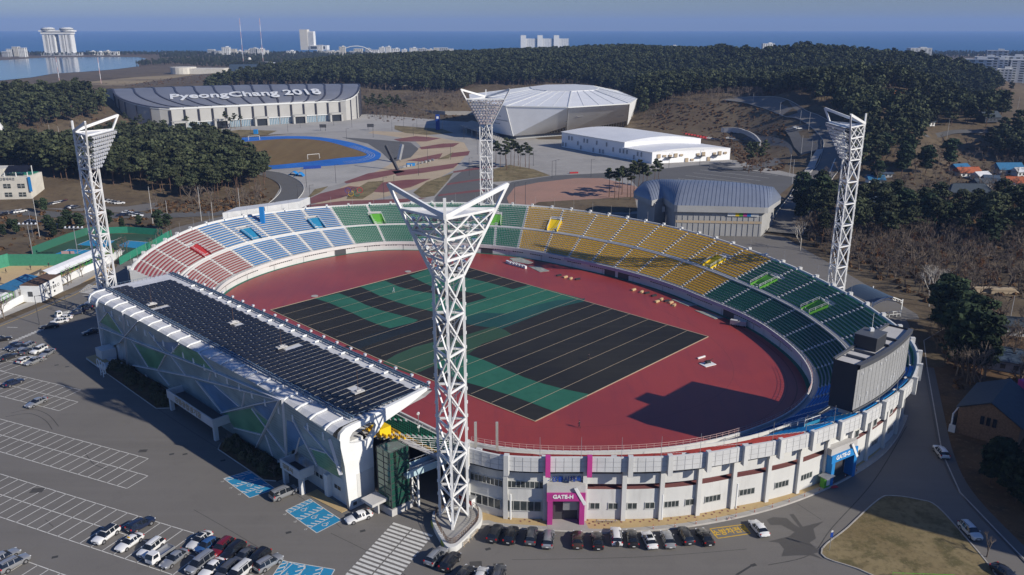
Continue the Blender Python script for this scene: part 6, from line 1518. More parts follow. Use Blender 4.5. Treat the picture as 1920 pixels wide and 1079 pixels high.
# wide seaside hotel with three cores
q = at(1022, 95, 20); q = at(1022, 91, 10); h3 = empty('seaside_block_hotel', (q[0], q[1], 4), label='wide grey-white hotel with three raised cores beyond the wooded ridge', cat='hotel')
b = MB(); b.box((0, 0, 21), (160, 20, 34)); b.build('wall', 'bldg_white', h3)
for x in (-75, -18, 38): b = MB(); b.box((x, -3, 26), (18, 24, 46)); b.build('core', 'bldg_white', h3)
b = MB()
for f in range(10):
    for x in range(-66, 80, 6): b.box((x, -10.2, 8+f*3.1), (3.6, .3, 1.4))
b.build('window_bands', 'bldg_grey', h3)
# twin slab and others along the coast
for (x, y, w_, d_, h_, lab) in [(1440, 105, 34, 16, 34, 'white twin slab block alone on the coast, centre right'), (1725, 112, 55, 24, 28, 'grey apartment slabs on the far plain at the right'), (1312, 106, 78, 20, 22, 'long white coastal block with small roof houses'), (1280, 104, 24, 18, 14, 'small white coastal block left of the long one'), (1262, 98, 30, 16, 20, 'white coastal block peeping over the ridge, rightmost of three'), (1232, 95, 24, 16, 14, 'white coastal block peeping over the ridge, middle of three'), (1212, 93, 26, 16, 10, 'low white coastal block peeping over the ridge, leftmost of three'), (1665, 109, 40, 14, 9, 'low white farm building on the far plain')]:
    tower_block('coastal_block', x, y, w_, d_, h_, lab, m='bldg_white' if x != 1725 else 'bldg_grey', cols=5, z=0)
rr = random.Random(11)
for i, (x, y) in enumerate([(396, 104), (404, 104), (414, 103), (424, 105), (436, 103), (448, 102), (456, 103), (466, 102), (476, 104), (488, 104), (498, 103), (545, 103), (600, 100), (612, 102), (622, 103), (636, 101), (642, 104), (660, 103), (672, 102), (690, 102), (702, 102), (716, 101), (728, 103), (742, 102), (758, 102), (775, 103), (792, 102), (806, 103), (818, 102), (832, 101), (845, 102), (10, 106), (20, 105), (30, 105), (42, 106), (172, 102), (186, 103), (200, 102), (214, 103)]):
    h_ = rr.uniform(11, 27) if x < 120 or x > 380 else rr.uniform(9, 13); m = rr.choice(['bldg_white', 'cream', 'bldg_white', 'bldg_grey'])
    tower_block('seaside_building', x, y+1.5, rr.uniform(14, 26), 14, h_, 'small pale building in the seaside town strip before the sea', m=m, cols=4, z=0, group='small buildings of the seaside town', penthouse=rr.random() < .5)
q = at(668, 104, 0); b = MB(); L = [(q[0]+48*math.cos(t), q[1], 26*math.sin(t)) for t in np.linspace(0, math.pi, 14)]; b.path(L, 1.4, n=6); b.build('arch_bridge', 'bldg_white', label='white arched footbridge in the seaside town', cat='arch bridge')
# apartments at right
for i, (x, y, w_, h_, rz) in enumerate([(1830, 163, 40, 38, -.5), (1848, 160, 30, 40, -.5), (1812, 167, 16, 16, -.5), (1872, 158, 24, 36, -.5), (1885, 160, 20, 24, -.5), (1900, 158, 34, 40, -.5), (1925, 160, 40, 36, -.5), (1868, 146, 30, 44, -.5)]):
    tower_block('apartment_block', x, y+3, w_, 18, h_, ['wide white apartment block at the left of the far right cluster', 'white apartment block second in the far right cluster', 'short white wing at the left foot of the apartment cluster', 'white apartment block in the middle of the far right cluster', 'lower white apartment block in front of the cluster middle', 'grey-white apartment block at the right of the cluster', 'apartment block cut by the right photo edge', 'tallest apartment block at the back of the far right cluster'][i], cat='apartment block', m='bldg_white', rz=rz, z=0, cols=4, group='apartment blocks at the far right')
for (x, y, w_, h_, m, rz) in [(1895, 181, 26, 9, 'bldg_white', .2), (1918, 190, 30, 10, 'bldg_white', .2), (1790, 172, 50, 5, 'cream', .1), (1870, 176, 30, 6, 'bldg_white', .1), (1745, 147, 60, 10, 'bldg_white', .2)]:
    tower_block('low_building', x, y+1, w_, 18, h_, 'low white building among the trees at the far right', m=m, rz=rz, z=0, group='low buildings at the far right', penthouse=False)
# town houses between the two arenas
for i, (x, y, w_, d_, h_, m, rz, lab) in enumerate([(692, 178, 26, 14, 12, 'cream', .1, 'cream apartment house just right of the grey curved roof'), (708, 172, 22, 14, 10, 'cream', .1, 'second cream house behind the pines right of the grey roof'), (754, 182, 26, 14, 14, 'cream', .1, 'cream house with yellow band left of the stepped white block'), (776, 180, 16, 14, 12, 'cream', .1, 'narrow cream house beside the yellow-banded house'), (802, 178, 22, 14, 18, 'bldg_white', -.25, 'stepped white block joined to the black building'), (832, 182, 38, 16, 17, 'bldg_dark', -.25, 'black slab building between the arenas'), (888, 176, 12, 10, 14, 'bldg_white', 0, 'slim white house above the floodlight fan')]):
    tower_block('town_house', x, y, w_, d_, h_, lab, cat='house', m=m, rz=rz, z=0, cols=4, penthouse=i in (4,))
q = at(480, 135, 0); cv_ = empty('convention_hall', (q[0], q[1], 0), label='grey-blue hall with swooping roof among the trees beyond the field', cat='hall')
b = MB(); G_ = [[(-52+8*i, y, 14+6*math.sin(i/13*math.pi)*(1 if y < 0 else .7)) for i in range(15)] for y in (-14, 14)]; b.grid(G_); b.build('roof', 'roof_metal', cv_); b = MB(); b.box((0, 0, 7), (90, 24, 14)); b.build('wall', 'roof_navy', cv_); MB().tube((-10, 0, 22), (-10, 0, 26), 3.5, 2, n=10).build('roof_ball', 'cream', cv_)
text('sign_lettering', '강릉녹색', 7, 'white_paint', cv_, loc=(-10, -12.4, 8), rot=(math.pi/2, 0, 0), ext=.1) if False else None
q = at(362, 139, 0); rd = empty('round_building', (q[0], q[1], 0), label='low pale round building on the dry field', cat='building'); MB().tube((-16, 0, 0), (-16, 0, 12), 22, n=20).build('drum', 'cream', rd); b = MB(); b.box((30, 0, 5), (60, 30, 10)); b.build('wing', 'cream', rd)
q = at(-38, 285, 0); dm = empty('white_dome', (q[0], q[1], 0), label='white round-topped hall cut by the left edge', cat='hall'); b = MB()
L = [(18*math.cos(a), 22*math.sin(a)) for a in np.linspace(0, math.pi/2, 8)]; b.grid([[(r_*math.cos(t), r_*math.sin(t), z+6) for t in np.linspace(0, 2*math.pi, 25)] for r_, z in L]); b.build('dome', 'bldg_white', dm); MB().tube((0, 0, 0), (0, 0, 6), 18, n=24).build('wall', 'bldg_white', dm)
# sports office at the left edge
q = at(40, 377, 1)[:2]; of = empty('sports_office', (q[0], q[1], .5), .08, label='beige three-storey office with rooftop solar panels at the left edge', cat='office')
b = MB(); b.box((-9, 7, 6.0), (28, 14, 12)); b.build('wall', 'cream', of); b = MB(); b.box((-13, 8, 13.6), (12, 11, 3.6)); b.build('penthouse', 'cream', of); b = MB(); b.box((-9, 9, 12.2), (26, 8, .3)); b.build('roof', 'seat_green', of)
for r_ in range(2):
    for c in range(4): 
        x = 1.2-c*6.4; b = MB(); b.box((x, -.08, 3.6+r_*4.1), (3.2, .2, 2.0)); w_ = b.build('window', 'window', of); b = MB(); b.box((x, -.22, 3.6+r_*4.1), (.15, .1, 2.0)); b.box((x, -.22, 3.6+r_*4.1), (3.2, .1, .15)); b.build('frame', 'window_frame', w_)
b = MB(); b.add([(-6, 1, 14.0), (4.4, 1, 14.0), (4.4, 6, 16.5), (-6, 6, 16.5)], [(0, 1, 2, 3)]); b.build('solar_panel', 'solar', of); b = MB()
for x in (-6, -.8, 4.4): b.bar((x, 1, 12), (x, 1, 14), .3); b.bar((x, 6, 12), (x, 6, 16.4), .3)
b.build('panel_frame', 'white_paint', of); text('sign_lettering', '강릉체육관', 1.5, 'steel', of, loc=(-4.6, -.12, 10.9), rot=(math.pi/2, 0, 0), ext=.05)
b = MB(); b.box((5.6, -.6, 8.5), (1.2, .2, 7)); b.build('banner', 'gate_blue', of); b = MB(); b.box((-16, -.3, 6), (1.6, .2, 8)); b.build('banner', 'roof_blue', of)
# mound house roofs, brick building and yard at right
def gable(name, x, y, w_, d_, h_, rh, rz, wallm, roofm, label, z=None, hip=0.0, over=.6, cat='house'):
    p = hit(x, y) if z is None else at(x, y, z); r = empty(name, (p[0], p[1], p[2]-.1), rz, label=label, cat=cat)
    b = MB(); b.box((0, 0, h_/2), (w_, d_, h_)); 
    for sg in (-1, 1): b.add([(sg*w_/2, -d_/2, h_), (sg*w_/2, d_/2, h_), (sg*w_/2*(1-hip), 0, h_+rh*.97)], [(0, 1, 2)])
    b.build('wall', wallm, r); o = over; k = (1-hip)
    b = MB(); b.add([(-w_/2-o, -d_/2-o, h_-.15), (w_/2+o, -d_/2-o, h_-.15), ((w_/2+o)*k, 0, h_+rh), (-(w_/2+o)*k, 0, h_+rh), (-w_/2-o, d_/2+o, h_-.15), (w_/2+o, d_/2+o, h_-.15)], [(0, 1, 2, 3), (3, 2, 5, 4), (0, 3, 4), (1, 5, 2)])
    b.add([(-w_/2-o, -d_/2-o, h_-.4), (w_/2+o, -d_/2-o, h_-.4), (w_/2+o, d_/2+o, h_-.4), (-w_/2-o, d_/2+o, h_-.4)], [(3, 2, 1, 0)])
    for a, c in (((-w_/2-o, -d_/2-o), (w_/2+o, -d_/2-o)), ((-w_/2-o, d_/2+o), (w_/2+o, d_/2+o))): b.quad((*a, h_-.4), (*c, h_-.4), (*c, h_-.15), (*a, h_-.15))
    b.build('roof', roofm, r); b = MB(); b.bar((-(w_/2+o)*k, 0, h_+rh+.05), ((w_/2+o)*k, 0, h_+rh+.05), .3, .25); b.build('ridge', roofm, r)
    b = MB()
    for x_ in np.linspace(-w_*.35, w_*.35, 4): b.box((x_, -d_/2-.04, h_*.5), (w_*.09, .1, h_*.35))
    b.build('window_row', 'window', r); return r
gable('village_house', 1812, 331, 12, 7, 3, 2.2, .1, 'bldg_white', 'roof_orange', 'village house with bright orange roof beside a blue awning')
gable('village_house', 1798, 323, 9, 6, 3, 1.8, .3, 'bldg_white', 'roof_blue', 'small blue-roofed shed behind the orange-roofed house')
gable('village_house', 1888, 326, 14, 8, 3.4, 3.0, .05, 'bldg_grey', 'roof_blue', 'village house with broad blue tiled roof')
gable('village_house', 1905, 352, 11, 8, 3.4, 2.4, -.1, 'cream', 'roof_orange', 'cream village house with orange-red roof at the right edge')
gable('village_house', 1878, 352, 10, 7, 2.8, 1.6, -.5, 'bldg_grey', 'roof_navy', 'grey-roofed shed left of the cream house')
for x_, y_, w__, rz_, wm_, rm_, lb_ in [(1838, 338, 8, .3, 'bldg_white', 'roof_metal', 'small white house with pale metal roof between the orange and blue roofs'), (1856, 345, 7, -.2, 'cream', 'roof_navy', 'tiny cream shed below the blue tiled roof'), (1838, 352, 8, .2, 'bldg_grey', 'roof_slate', 'grey cottage left of the orange-red roofed house'), (1915, 330, 9, .1, 'bldg_white', 'roof_metal', 'white house with pale roof at the right edge beside the blue tiled roof'), (1735, 236, 10, .2, 'bldg_white', 'roof_slate', 'white house with slate roof among the pines on the rise'), (1640, 345, 8, -.1, 'bldg_white', 'roof_blue', 'small white house with blue roof beside the right floodlight tower')]:
    gable('village_house', x_, y_, w__, 6, 3, 1.8, rz_, wm_, rm_, lb_)
gable('village_house', 1812, 374, 20, 9, 4.5, 3.2, -.05, 'brick', 'roof_slate', 'large villa with dark slate roof and white terrace balustrade', hip=.3)
b = MB(); p0, p1 = hit(1795, 383), hit(1858, 385)
for f in np.linspace(0, 1, 9): q = p0+(p1-p0)*f; b.box((q[0], q[1], q[2]+1.2), (.7, .7, 2.6))
b.bar(p0+np.array([0, 0, 1]), p1+np.array([0, 0, 1]), .3, 1.6); b.build('terrace_balustrade', 'bldg_white', label='white terrace balustrade below the dark slate villa', cat='balustrade')
gable('village_house', 1672, 388, 26, 9, 3.4, 1.6, .05, 'bldg_grey', 'roof_navy', 'long shed with dark corrugated roof among the pines')
gable('village_house', 1655, 332, 9, 4, 2.6, .4, 0, 'bldg_grey', 'roof_navy', 'small container shed among the pines on the slope')
gable('village_house', 1852, 228, 12, 9, 3.5, 3.5, .2, 'bldg_dark', 'roof_slate', 'small dark gabled house on the rise at the right')
gable('village_house', 1690, 192, 16, 10, 6, 2.5, .1, 'bldg_white', 'roof_orange', 'orange-roofed building showing above the trees')
gable('school_gym', 1766, 158, 30, 16, 6, 1, .1, 'bldg_white', 'roof_orange', 'long low building with pinkish red roof near the apartments', z=0)
bb_ = at(1790, 812)[:2]; be = at(1905, 845)[:2]; dd = (be-bb_)/np.linalg.norm(be-bb_); LBk = np.linalg.norm(be-bb_)
br = empty('brick_building', (bb_[0], bb_[1], .1), math.atan2(dd[1], dd[0]), label='brown brick building with dark slate gable roof in shade beside the road', cat='building')
w_ = LBk; h_ = 6.0; D_ = 15
b = MB(); b.add([(0, 0, 0), (w_, 0, 0), (w_, 0, h_-1), (w_*.5, 0, h_+2.4), (0, 0, h_), (0, D_, 0), (w_, D_, 0), (w_, D_, h_-1), (w_*.5, D_, h_+2.4), (0, D_, h_)], [(0, 1, 2, 3, 4), (5, 9, 8, 7, 6), (0, 4, 9, 5), (1, 6, 7, 2)]); b.build('wall', 'brick', br)
b = MB(); o = .5
for z_ in (.18, 0): b.add([(-o, -o, h_-.3+z_), (w_*.5, -o, h_+2.5+z_), (w_+o, -o, h_-1.3+z_), (-o, D_+o, h_-.3+z_), (w_*.5, D_+o, h_+2.5+z_), (w_+o, D_+o, h_-1.3+z_)], [(0, 1, 4, 3), (1, 2, 5, 4)])
b.build('roof', 'roof_slate', br)
for x in (.40, .50, .60): MB().box((w_*x, -.05, 4.3), (.7, .12, 1.8)).build('window', 'glass_dark', br)
b = MB(); b.box((-.9, 4, 2), (.3, 8, 4)); b.box((-.6, -.2, .8), (1.2, .4, 1.6)); b.build('side_screen', 'bldg_white', br)
mg = at(1915, 800)[:2]; b = MB(); b.box((mg[0]+6, mg[1]+4, 4), (7, 7, 8), .3); b.build('magenta_block', 'magenta', label='magenta painted block cut by the right edge beside the brick building', cat='building')
for (x, y, w_, d_, h_, rh, rz, wm, rm, lab) in [(1890, 690, 12, 7, 3.2, 2.0, -.5, 'bldg_grey', 'roof_navy', 'grey shed with pale roof edge at the right margin'), (1905, 625, 10, 6, 3.4, 1.2, -.3, 'bldg_white', 'roof_slate', 'white corrugated shed with dark roof at the right margin')]:
    gable('yard_shed', x, y, w_, d_, h_, rh, rz, wm, rm, lab, cat='shed')
# arched canopy by the right tower
cq = at(1660, 596)[:2]; cnp = empty('arched_canopy', (cq[0], cq[1], 0), .25, label='open canopy with curved roof and white lattice arch beyond the stadium rim', cat='canopy')
b = MB(); rad = [(-5+10*k/10, 4.6+1.6*math.sin(math.pi*k/10)) for k in range(11)]
b.grid([[(x, y, z) for x, z in rad] for y in (0, 13)]); b.build('roof', 'roof_navy', cnp)
b = MB(); b.path([(x, 0, z) for x, z in rad], .14); b.path([(x, 0, z-.7) for x, z in rad], .12)
for (x, z), (x2, z2) in zip(rad[:-1], rad[1:]): b.bar((x, 0, z), (x2, 0, z2-.7), .1)
for x in (-5, 5): b.bar((x, 0, 0), (x, 0, 5.2), .25); b.bar((x, 13, 0), (x, 13, 5.2), .25)
b.build('frame', 'white_paint', cnp)
b = MB()
for x in np.linspace(-5, 5, 9): b.bar((x, 0, 0), (x, 0, 1.6), .12)
b.bar((-5, 0, 1.6), (5, 0, 1.6), .14); b.bar((-5, 0, .8), (5, 0, .8), .12); b.build('gate', 'white_paint', cnp)
# unseen slab added out of view on the right, shaped to shade the road
fl0, fl1 = np.array([119.0, 90.0]), np.array([168.0, 149.0]); mid = (fl0+fl1)/2; dl = fl1-fl0; nl = np.array([.857, -.515])
ft = empty('unseen_shade_block', (*(mid+nl*8), 0), math.atan2(dl[1], dl[0]), label='tall slab of flats standing outside the view on the right', cat='apartment block')
b = MB(); b.box((0, 0, 22), (np.linalg.norm(dl), 15, 44)); b.build('wall', 'cream', ft); MB().box((10, 0, 45), (12, 8, 3)).build('penthouse', 'cream', ft)
b = MB()
for k in range(14):
    for c in range(18): b.box((-36+c*4.2, 7.55, 2.5+k*3), (2, .1, 1.5))
b.build('window_bands', 'window', ft)
# ================================================================ vegetation
def leafmat(name, c1, c2, rnd, sc=.35):
    m = mat(name, c1, .85, col2=c2, scale=sc, rnd=rnd, spec=.15, coord='obj'); m.node_tree.nodes['Principled BSDF'].inputs['Subsurface Weight'].default_value = 0; return m
leafmat('pine_leaf', (0.030, 0.042, 0.021), (0.070, 0.078, 0.038), .5)
leafmat('dark_leaf', (0.018, 0.034, 0.018), (0.040, 0.058, 0.026), .4)
leafmat('shrub_leaf', (0.075, 0.042, 0.021), (0.15, 0.088, 0.042), .45)
leafmat('hedge_leaf', (0.055, 0.06, 0.028), (0.12, 0.095, 0.05), .3)
def quads(V_, c, n, s):
    """add square leaf sprays: centres c, normals n, half sizes s"""
    up = np.tile([0.31, 0.2, 0.93], (len(c), 1)); a = np.cross(n, up); a /= np.linalg.norm(a, axis=1)[:, None]+1e-9; b = np.cross(n, a)
    a *= s[:, None]; b *= s[:, None]; V_.append(np.stack([c-a-b*.6, c+a*.7-b, c+a+b*.7, c-a*.6+b], 1).reshape(-1, 3))
def mesh_q(name, V_, mats, extra=None):
    V_ = np.concatenate(V_); k = len(V_)//4; F = np.arange(4*k).reshape(-1, 4).tolist(); v = V_.tolist(); mi = [0]*k
    if extra is not None:
        o = len(v); v += [tuple(p) for p in extra.v]; F += [tuple(i+o for i in f) for f in extra.f]; mi += [1]*len(extra.f)
    me = bpy.data.meshes.new(name); me.from_pydata(v, [], F)
    for m in mats: me.materials.append(M[m])
    me.polygons.foreach_set('material_index', mi); me.update(); return me
def pine_shape(seed, H=13.0, n_cl=11, per=75, ls=.42, spread=3.0, low=.5):
    r = np.random.default_rng(seed); V_ = []
    lean = r.normal(0, .04, 2)*H; tr = MB(); segs = [np.array([0, 0, -.6])]
    for k in range(1, 6): z = H*.93*k/5; segs.append(np.array([lean[0]*(k/5)**1.5+r.normal(0, .12), lean[1]*(k/5)**1.5+r.normal(0, .12), z]))
    for k in range(5): tr.tube(segs[k], segs[k+1], .20*(1-k/6.5), .20*(1-(k+1)/6.5), n=6, caps=False)
    for k in range(n_cl):
        f = low+(1-low)*((k+.5)/n_cl); z = H*f; rr = spread*(1.05-abs(f-.72)*1.5)*r.uniform(.35, 1.0)*(1 if f < .93 else .3); t = k*2.4+r.uniform(-.6, .6)
        ax = np.interp(z, [s[2] for s in segs], [s[0] for s in segs]); ay = np.interp(z, [s[2] for s in segs], [s[1] for s in segs])
        c = np.array([ax+rr*math.cos(t), ay+rr*math.sin(t), z+r.uniform(-.3, .5)])
        tr.tube((ax, ay, z-1.0), (c[0], c[1], c[2]-.2), .07, .03, n=4, caps=False)
        R3 = np.array([1.75, 1.75, .75])*r.uniform(.75, 1.25)*(spread/3.0)
        d = r.normal(0, 1, (per, 3)); d /= np.linalg.norm(d, axis=1)[:, None]; rad = r.uniform(.55, 1.0, per)[:, None]
        P = c+d*R3*rad; n = d*np.array([.6, .6, 1.3])+r.normal(0, .45, (per, 3)); n /= np.linalg.norm(n, axis=1)[:, None]
        quads(V_, P, n, ls*r.uniform(.6, 1.3, per))
    return V_, tr
def bare_shape(seed, H=10.0, spread=.55, depth=4, m=0):
    r = random.Random(seed); b = MB()
    def br(p, d, L, rad, k):
        q = p+d*L; b.tube(p, q, rad*1.25, rad*.8, n=5 if k > 2 else 3, caps=False)
        if k == 0: return
        for i in range(3 if k > 1 else 4):
            a = Vector((r.gauss(0, 1), r.gauss(0, 1), r.gauss(.25, .5))).normalized(); nd = (d+a*spread*1.3).normalized(); br(p+d*L*r.uniform(.55, 1.0), nd, L*r.uniform(.55, .8), rad*.6, k-1)
    br(Vector((0, 0, -.4)), Vector((r.gauss(0, .05), r.gauss(0, .05), 1)).normalized(), H*.36, .17, depth); return b
def poly_in(pts, x, y):
    c = np.zeros(np.shape(x), bool); n = len(pts)
    for i in range(n):
        x0, y0 = pts[i]; x1, y1 = pts[(i+1) % n]
        if y0 == y1: continue
        k = ((y0 > y) != (y1 > y)) & (x < (x1-x0)*(y-y0)/(y1-y0)+x0); c ^= k
    return c
def topix(x, y, z):
    dz = z-CAMH; de = y*CP-dz*SP; up = y*SP+dz*CP; return 960+CAMF*x/de, 539.5-CAMF*up/de
def region(pix, x0, x1, y0, y1, step, seed, keep=1.0):
    r = np.random.default_rng(seed); X, Y = np.meshgrid(np.arange(x0, x1, step), np.arange(y0, y1, step)); X = X.ravel()+r.uniform(-.45, .45, X.size)*step; Y = Y.ravel()+r.uniform(-.45, .45, Y.size)*step
    Z = terr(X, Y); u, v = topix(X, Y, Z); k = poly_in(pix, u, v) & (r.random(X.size) < keep); return np.stack([X[k], Y[k], Z[k]], 1)
ridge_keep = lambda P: P[(P[:, 2] > 1.5) | (P[:, 0] < 400)]
# roads and houses to keep clear
clear = [np.array(q[:2]) for q in up[::3]]+[np.array(hit(*p)[:2]) for p in [(1812, 331), (1798, 323), (1888, 326), (1905, 352), (1878, 352), (1812, 374), (1826, 378), (1852, 228), (1655, 332), (1660, 388), (1690, 388), (1760, 252), (1800, 249), (1840, 248), (1880, 246), (1690, 192), (1510, 250), (1525, 268)]]
clear = np.array(clear)
def cleared(P, d=8.0):
    if len(P) == 0: return P
    D = np.min(np.linalg.norm(P[:, None, :2]-clear[None], axis=2), 1); return P[D > d]
ridge = region([(380, 172), (400, 162), (450, 152), (520, 137), (620, 124), (700, 117), (760, 114), (850, 108), (1000, 104), (1170, 92), (1300, 102), (1420, 112), (1500, 104), (1600, 112), (1720, 122), (1820, 140), (1880, 165), (1860, 188), (1800, 200), (1760, 198), (1640, 196), (1570, 190), (1520, 200), (1480, 192), (1420, 178), (1360, 176), (1300, 182), (1240, 196), (1200, 230), (1190, 186), (1100, 158), (1000, 160), (900, 160), (860, 176), (780, 172), (690, 166), (600, 160), (450, 162)], -700, 900, 600, 1900, 6.6, 1)
rside = region([(1560, 212), (1570, 195), (1640, 195), (1640, 255), (1612, 300), (1590, 262), (1570, 238)], 150, 500, 380, 900, 6.5, 2)
rise = region([(1610, 205), (1700, 205), (1800, 190), (1880, 205), (1885, 238), (1780, 244), (1735, 262), (1715, 290), (1660, 300), (1620, 330), (1600, 300)], 120, 520, 380, 760, 7.5, 3, .85)
grove = region([(-60, 268), (0, 278), (120, 288), (240, 268), (400, 278), (455, 300), (498, 335), (500, 352), (420, 374), (330, 376), (250, 362), (190, 345), (100, 335), (0, 312), (-60, 302)], -420, -60, 350, 640, 6.0, 4)
lhill = region([(-60, 190), (60, 188), (150, 182), (205, 206), (185, 224), (100, 240), (0, 262), (-60, 262)], -560, -250, 560, 1000, 7.0, 5)
lowr = region([(1480, 392), (1560, 372), (1640, 400), (1760, 405), (1860, 400), (1960, 385), (2050, 430), (2050, 480), (1900, 470), (1760, 455), (1640, 470), (1560, 470), (1500, 440)], 60, 420, 240, 480, 7.2, 6, .8)
valley = region([(1870, 262), (1960, 240), (2000, 250), (2000, 320), (1930, 312), (1860, 300), (1850, 282)], 250, 560, 380, 700, 6.5, 7)
tall = [(948, 313), (958, 310), (964, 314), (938, 318), (972, 311), (985, 314), (950, 320), (975, 318), (992, 318), (930, 314), (1142, 371), (1152, 374), (1166, 366), (1176, 371), (1188, 364), (1196, 368), (1205, 360), (1212, 368), (1226, 358), (1234, 352), (1160, 376), (1182, 376)]
hallp = [(238, 245), (248, 247), (258, 246), (268, 249), (282, 248), (292, 250), (336, 243), (352, 244), (425, 242), (433, 243), (441, 243), (452, 242), (318, 244)]
rightp = [(688, 214), (694, 216), (700, 214), (706, 217), (712, 213), (718, 216), (724, 214), (731, 217), (738, 213), (745, 216), (752, 214), (760, 217), (700, 206), (715, 205), (730, 206), (745, 205), (684, 208)]
slope_p = [(1400, 318), (1410, 322), (1418, 315), (1426, 325), (1432, 312), (1404, 326), (1412, 312)]
extra_p = [(1500, 415), (1520, 405), (1540, 410), (1555, 395), (1500, 395), (1690, 430), (1740, 440), (1650, 425), (1780, 640), (1800, 655), (1790, 690), (1820, 670), (1765, 620), (1835, 700), (1760, 440), (1850, 470), (1690, 330), (1735, 325), (1780, 312), (1642, 345), (1655, 300), (1700, 312)]
roadp = [(1872, 905), (1888, 925), (1905, 945), (1925, 960), (1855, 912), (1940, 930), (1960, 960), (1880, 900)]
leftp = [(70, 395), (85, 400), (130, 430), (145, 425), (152, 432), (20, 435), (32, 440), (95, 440), (102, 446), (205, 425), (262, 425), (300, 432), (315, 430), (230, 432), (8, 445), (118, 436)]
pines = []
def addp(P, lab, grp, s0, s1, kind='pine', dh=True):
    r = np.random.default_rng(len(pines)+3)
    for p in P:
        if len(p) == 2: p = hit(*p)
        pines.append((float(p[0]), float(p[1]), float(terr(p[0], p[1])), r.uniform(s0, s1), lab, grp, kind))
addp(grove, 'tall dark pine tree of the dense grove left of the blue track', 'pines of the grove left of the blue track', .85, 1.2)
addp(cleared(rise), 'pine tree with bare trunk on the rise above the village', 'pines on the rise above the village', .95, 1.35)
addp(cleared(lowr), 'dark pine in the mixed wood behind the right floodlight tower', 'pines of the wood behind the right tower', .8, 1.2)
addp(cleared(rside, 16), 'pine along the uphill road behind the right floodlight tower', 'pines along the uphill road', .8, 1.15)
addp(valley, 'pine in the dark wood behind the blue-roofed house', 'pines behind the blue-roofed house', .9, 1.2)
addp(lhill, 'pine on the brown hill at the left edge', 'pines on the left hill', .8, 1.1)
addp(cleared(ridge_keep(ridge), 15), 'pine on the long wooded ridge', 'pines on the ridge', .85, 1.3)
far_tops = sorted(pines, key=lambda p: math.hypot(p[0], p[1]))
single = []
for P, lab, grp, s0, s1, k in [(tall[:10], 'tall thin pine in the clump on the lawn beside the far floodlight tower', 'tall pines on the plaza lawn', .95, 1.2, 'thin'), (tall[10:], 'tall thin pine on the brick plaza in front of the curling hall', 'tall pines on the brick plaza', 1.0, 1.25, 'thin'), (hallp, 'slim pine standing in front of the hall with roof lettering', 'slim pines before the lettered hall', .75, 1.0, 'thin'),
        (rightp, 'slim pine in the stand between the two halls', 'pines between the halls', .9, 1.2, 'thin'), (slope_p, 'slim pine on the bare slope right of the white hall', 'pines below the bare slope', .9, 1.15, 'thin'), (extra_p, 'broad dark pine in the wood right of the stadium', 'broad pines right of the stadium', .9, 1.3, 'broad'), (roadp, 'dark conifer in shade by the road at the lower right', 'conifers by the shaded road', .5, .7, 'broad'), (leftp, 'small bushy pine near the car park and tennis courts', 'bushy pines near the tennis courts', .35, .6, 'broad')]:
    rr = random.Random(len(single))
    for p in P: q = hit(*p); single.append((q[0], q[1], float(terr(q[0], q[1])), rr.uniform(s0, s1), lab, grp, k))
near = far_tops[:285-len(single)]; rest = far_tops[285-len(single):]
SH = {'pine': [(11+i, dict(n_cl=12, per=80, low=.6, ls=.36)) for i in range(4)], 'thin': [(31+i, dict(n_cl=7, per=60, spread=2.0, low=.66, ls=.36)) for i in range(3)], 'broad': [(51+i, dict(n_cl=20, per=85, spread=3.6, low=.22, ls=.46)) for i in range(3)]}
PM = {}
for k, L in SH.items():
    PM[k] = []
    for sd_, kw in L:
        V_, tr = pine_shape(sd_, **kw); PM[k].append((mesh_q('crown', V_, ['pine_leaf' if k != 'broad' else 'dark_leaf']), tr.mesh('trunk', 'bark')))
rr = random.Random(9)
for (x, y, z, s, lab, grp, k) in near+single:
    cm, tm_ = rr.choice(PM[k]); e = empty('pine_tree', (x, y, z+(.15 if k != 'pine' else 0)), rr.uniform(0, 6.28), label=lab, cat='tree', group=grp); e.scale = (s, s, s*rr.uniform(.9, 1.1))
    for nm, me in (('crown', cm), ('trunk', tm_)): o = bpy.data.objects.new(nm, me); COL.objects.link(o); o.parent = e
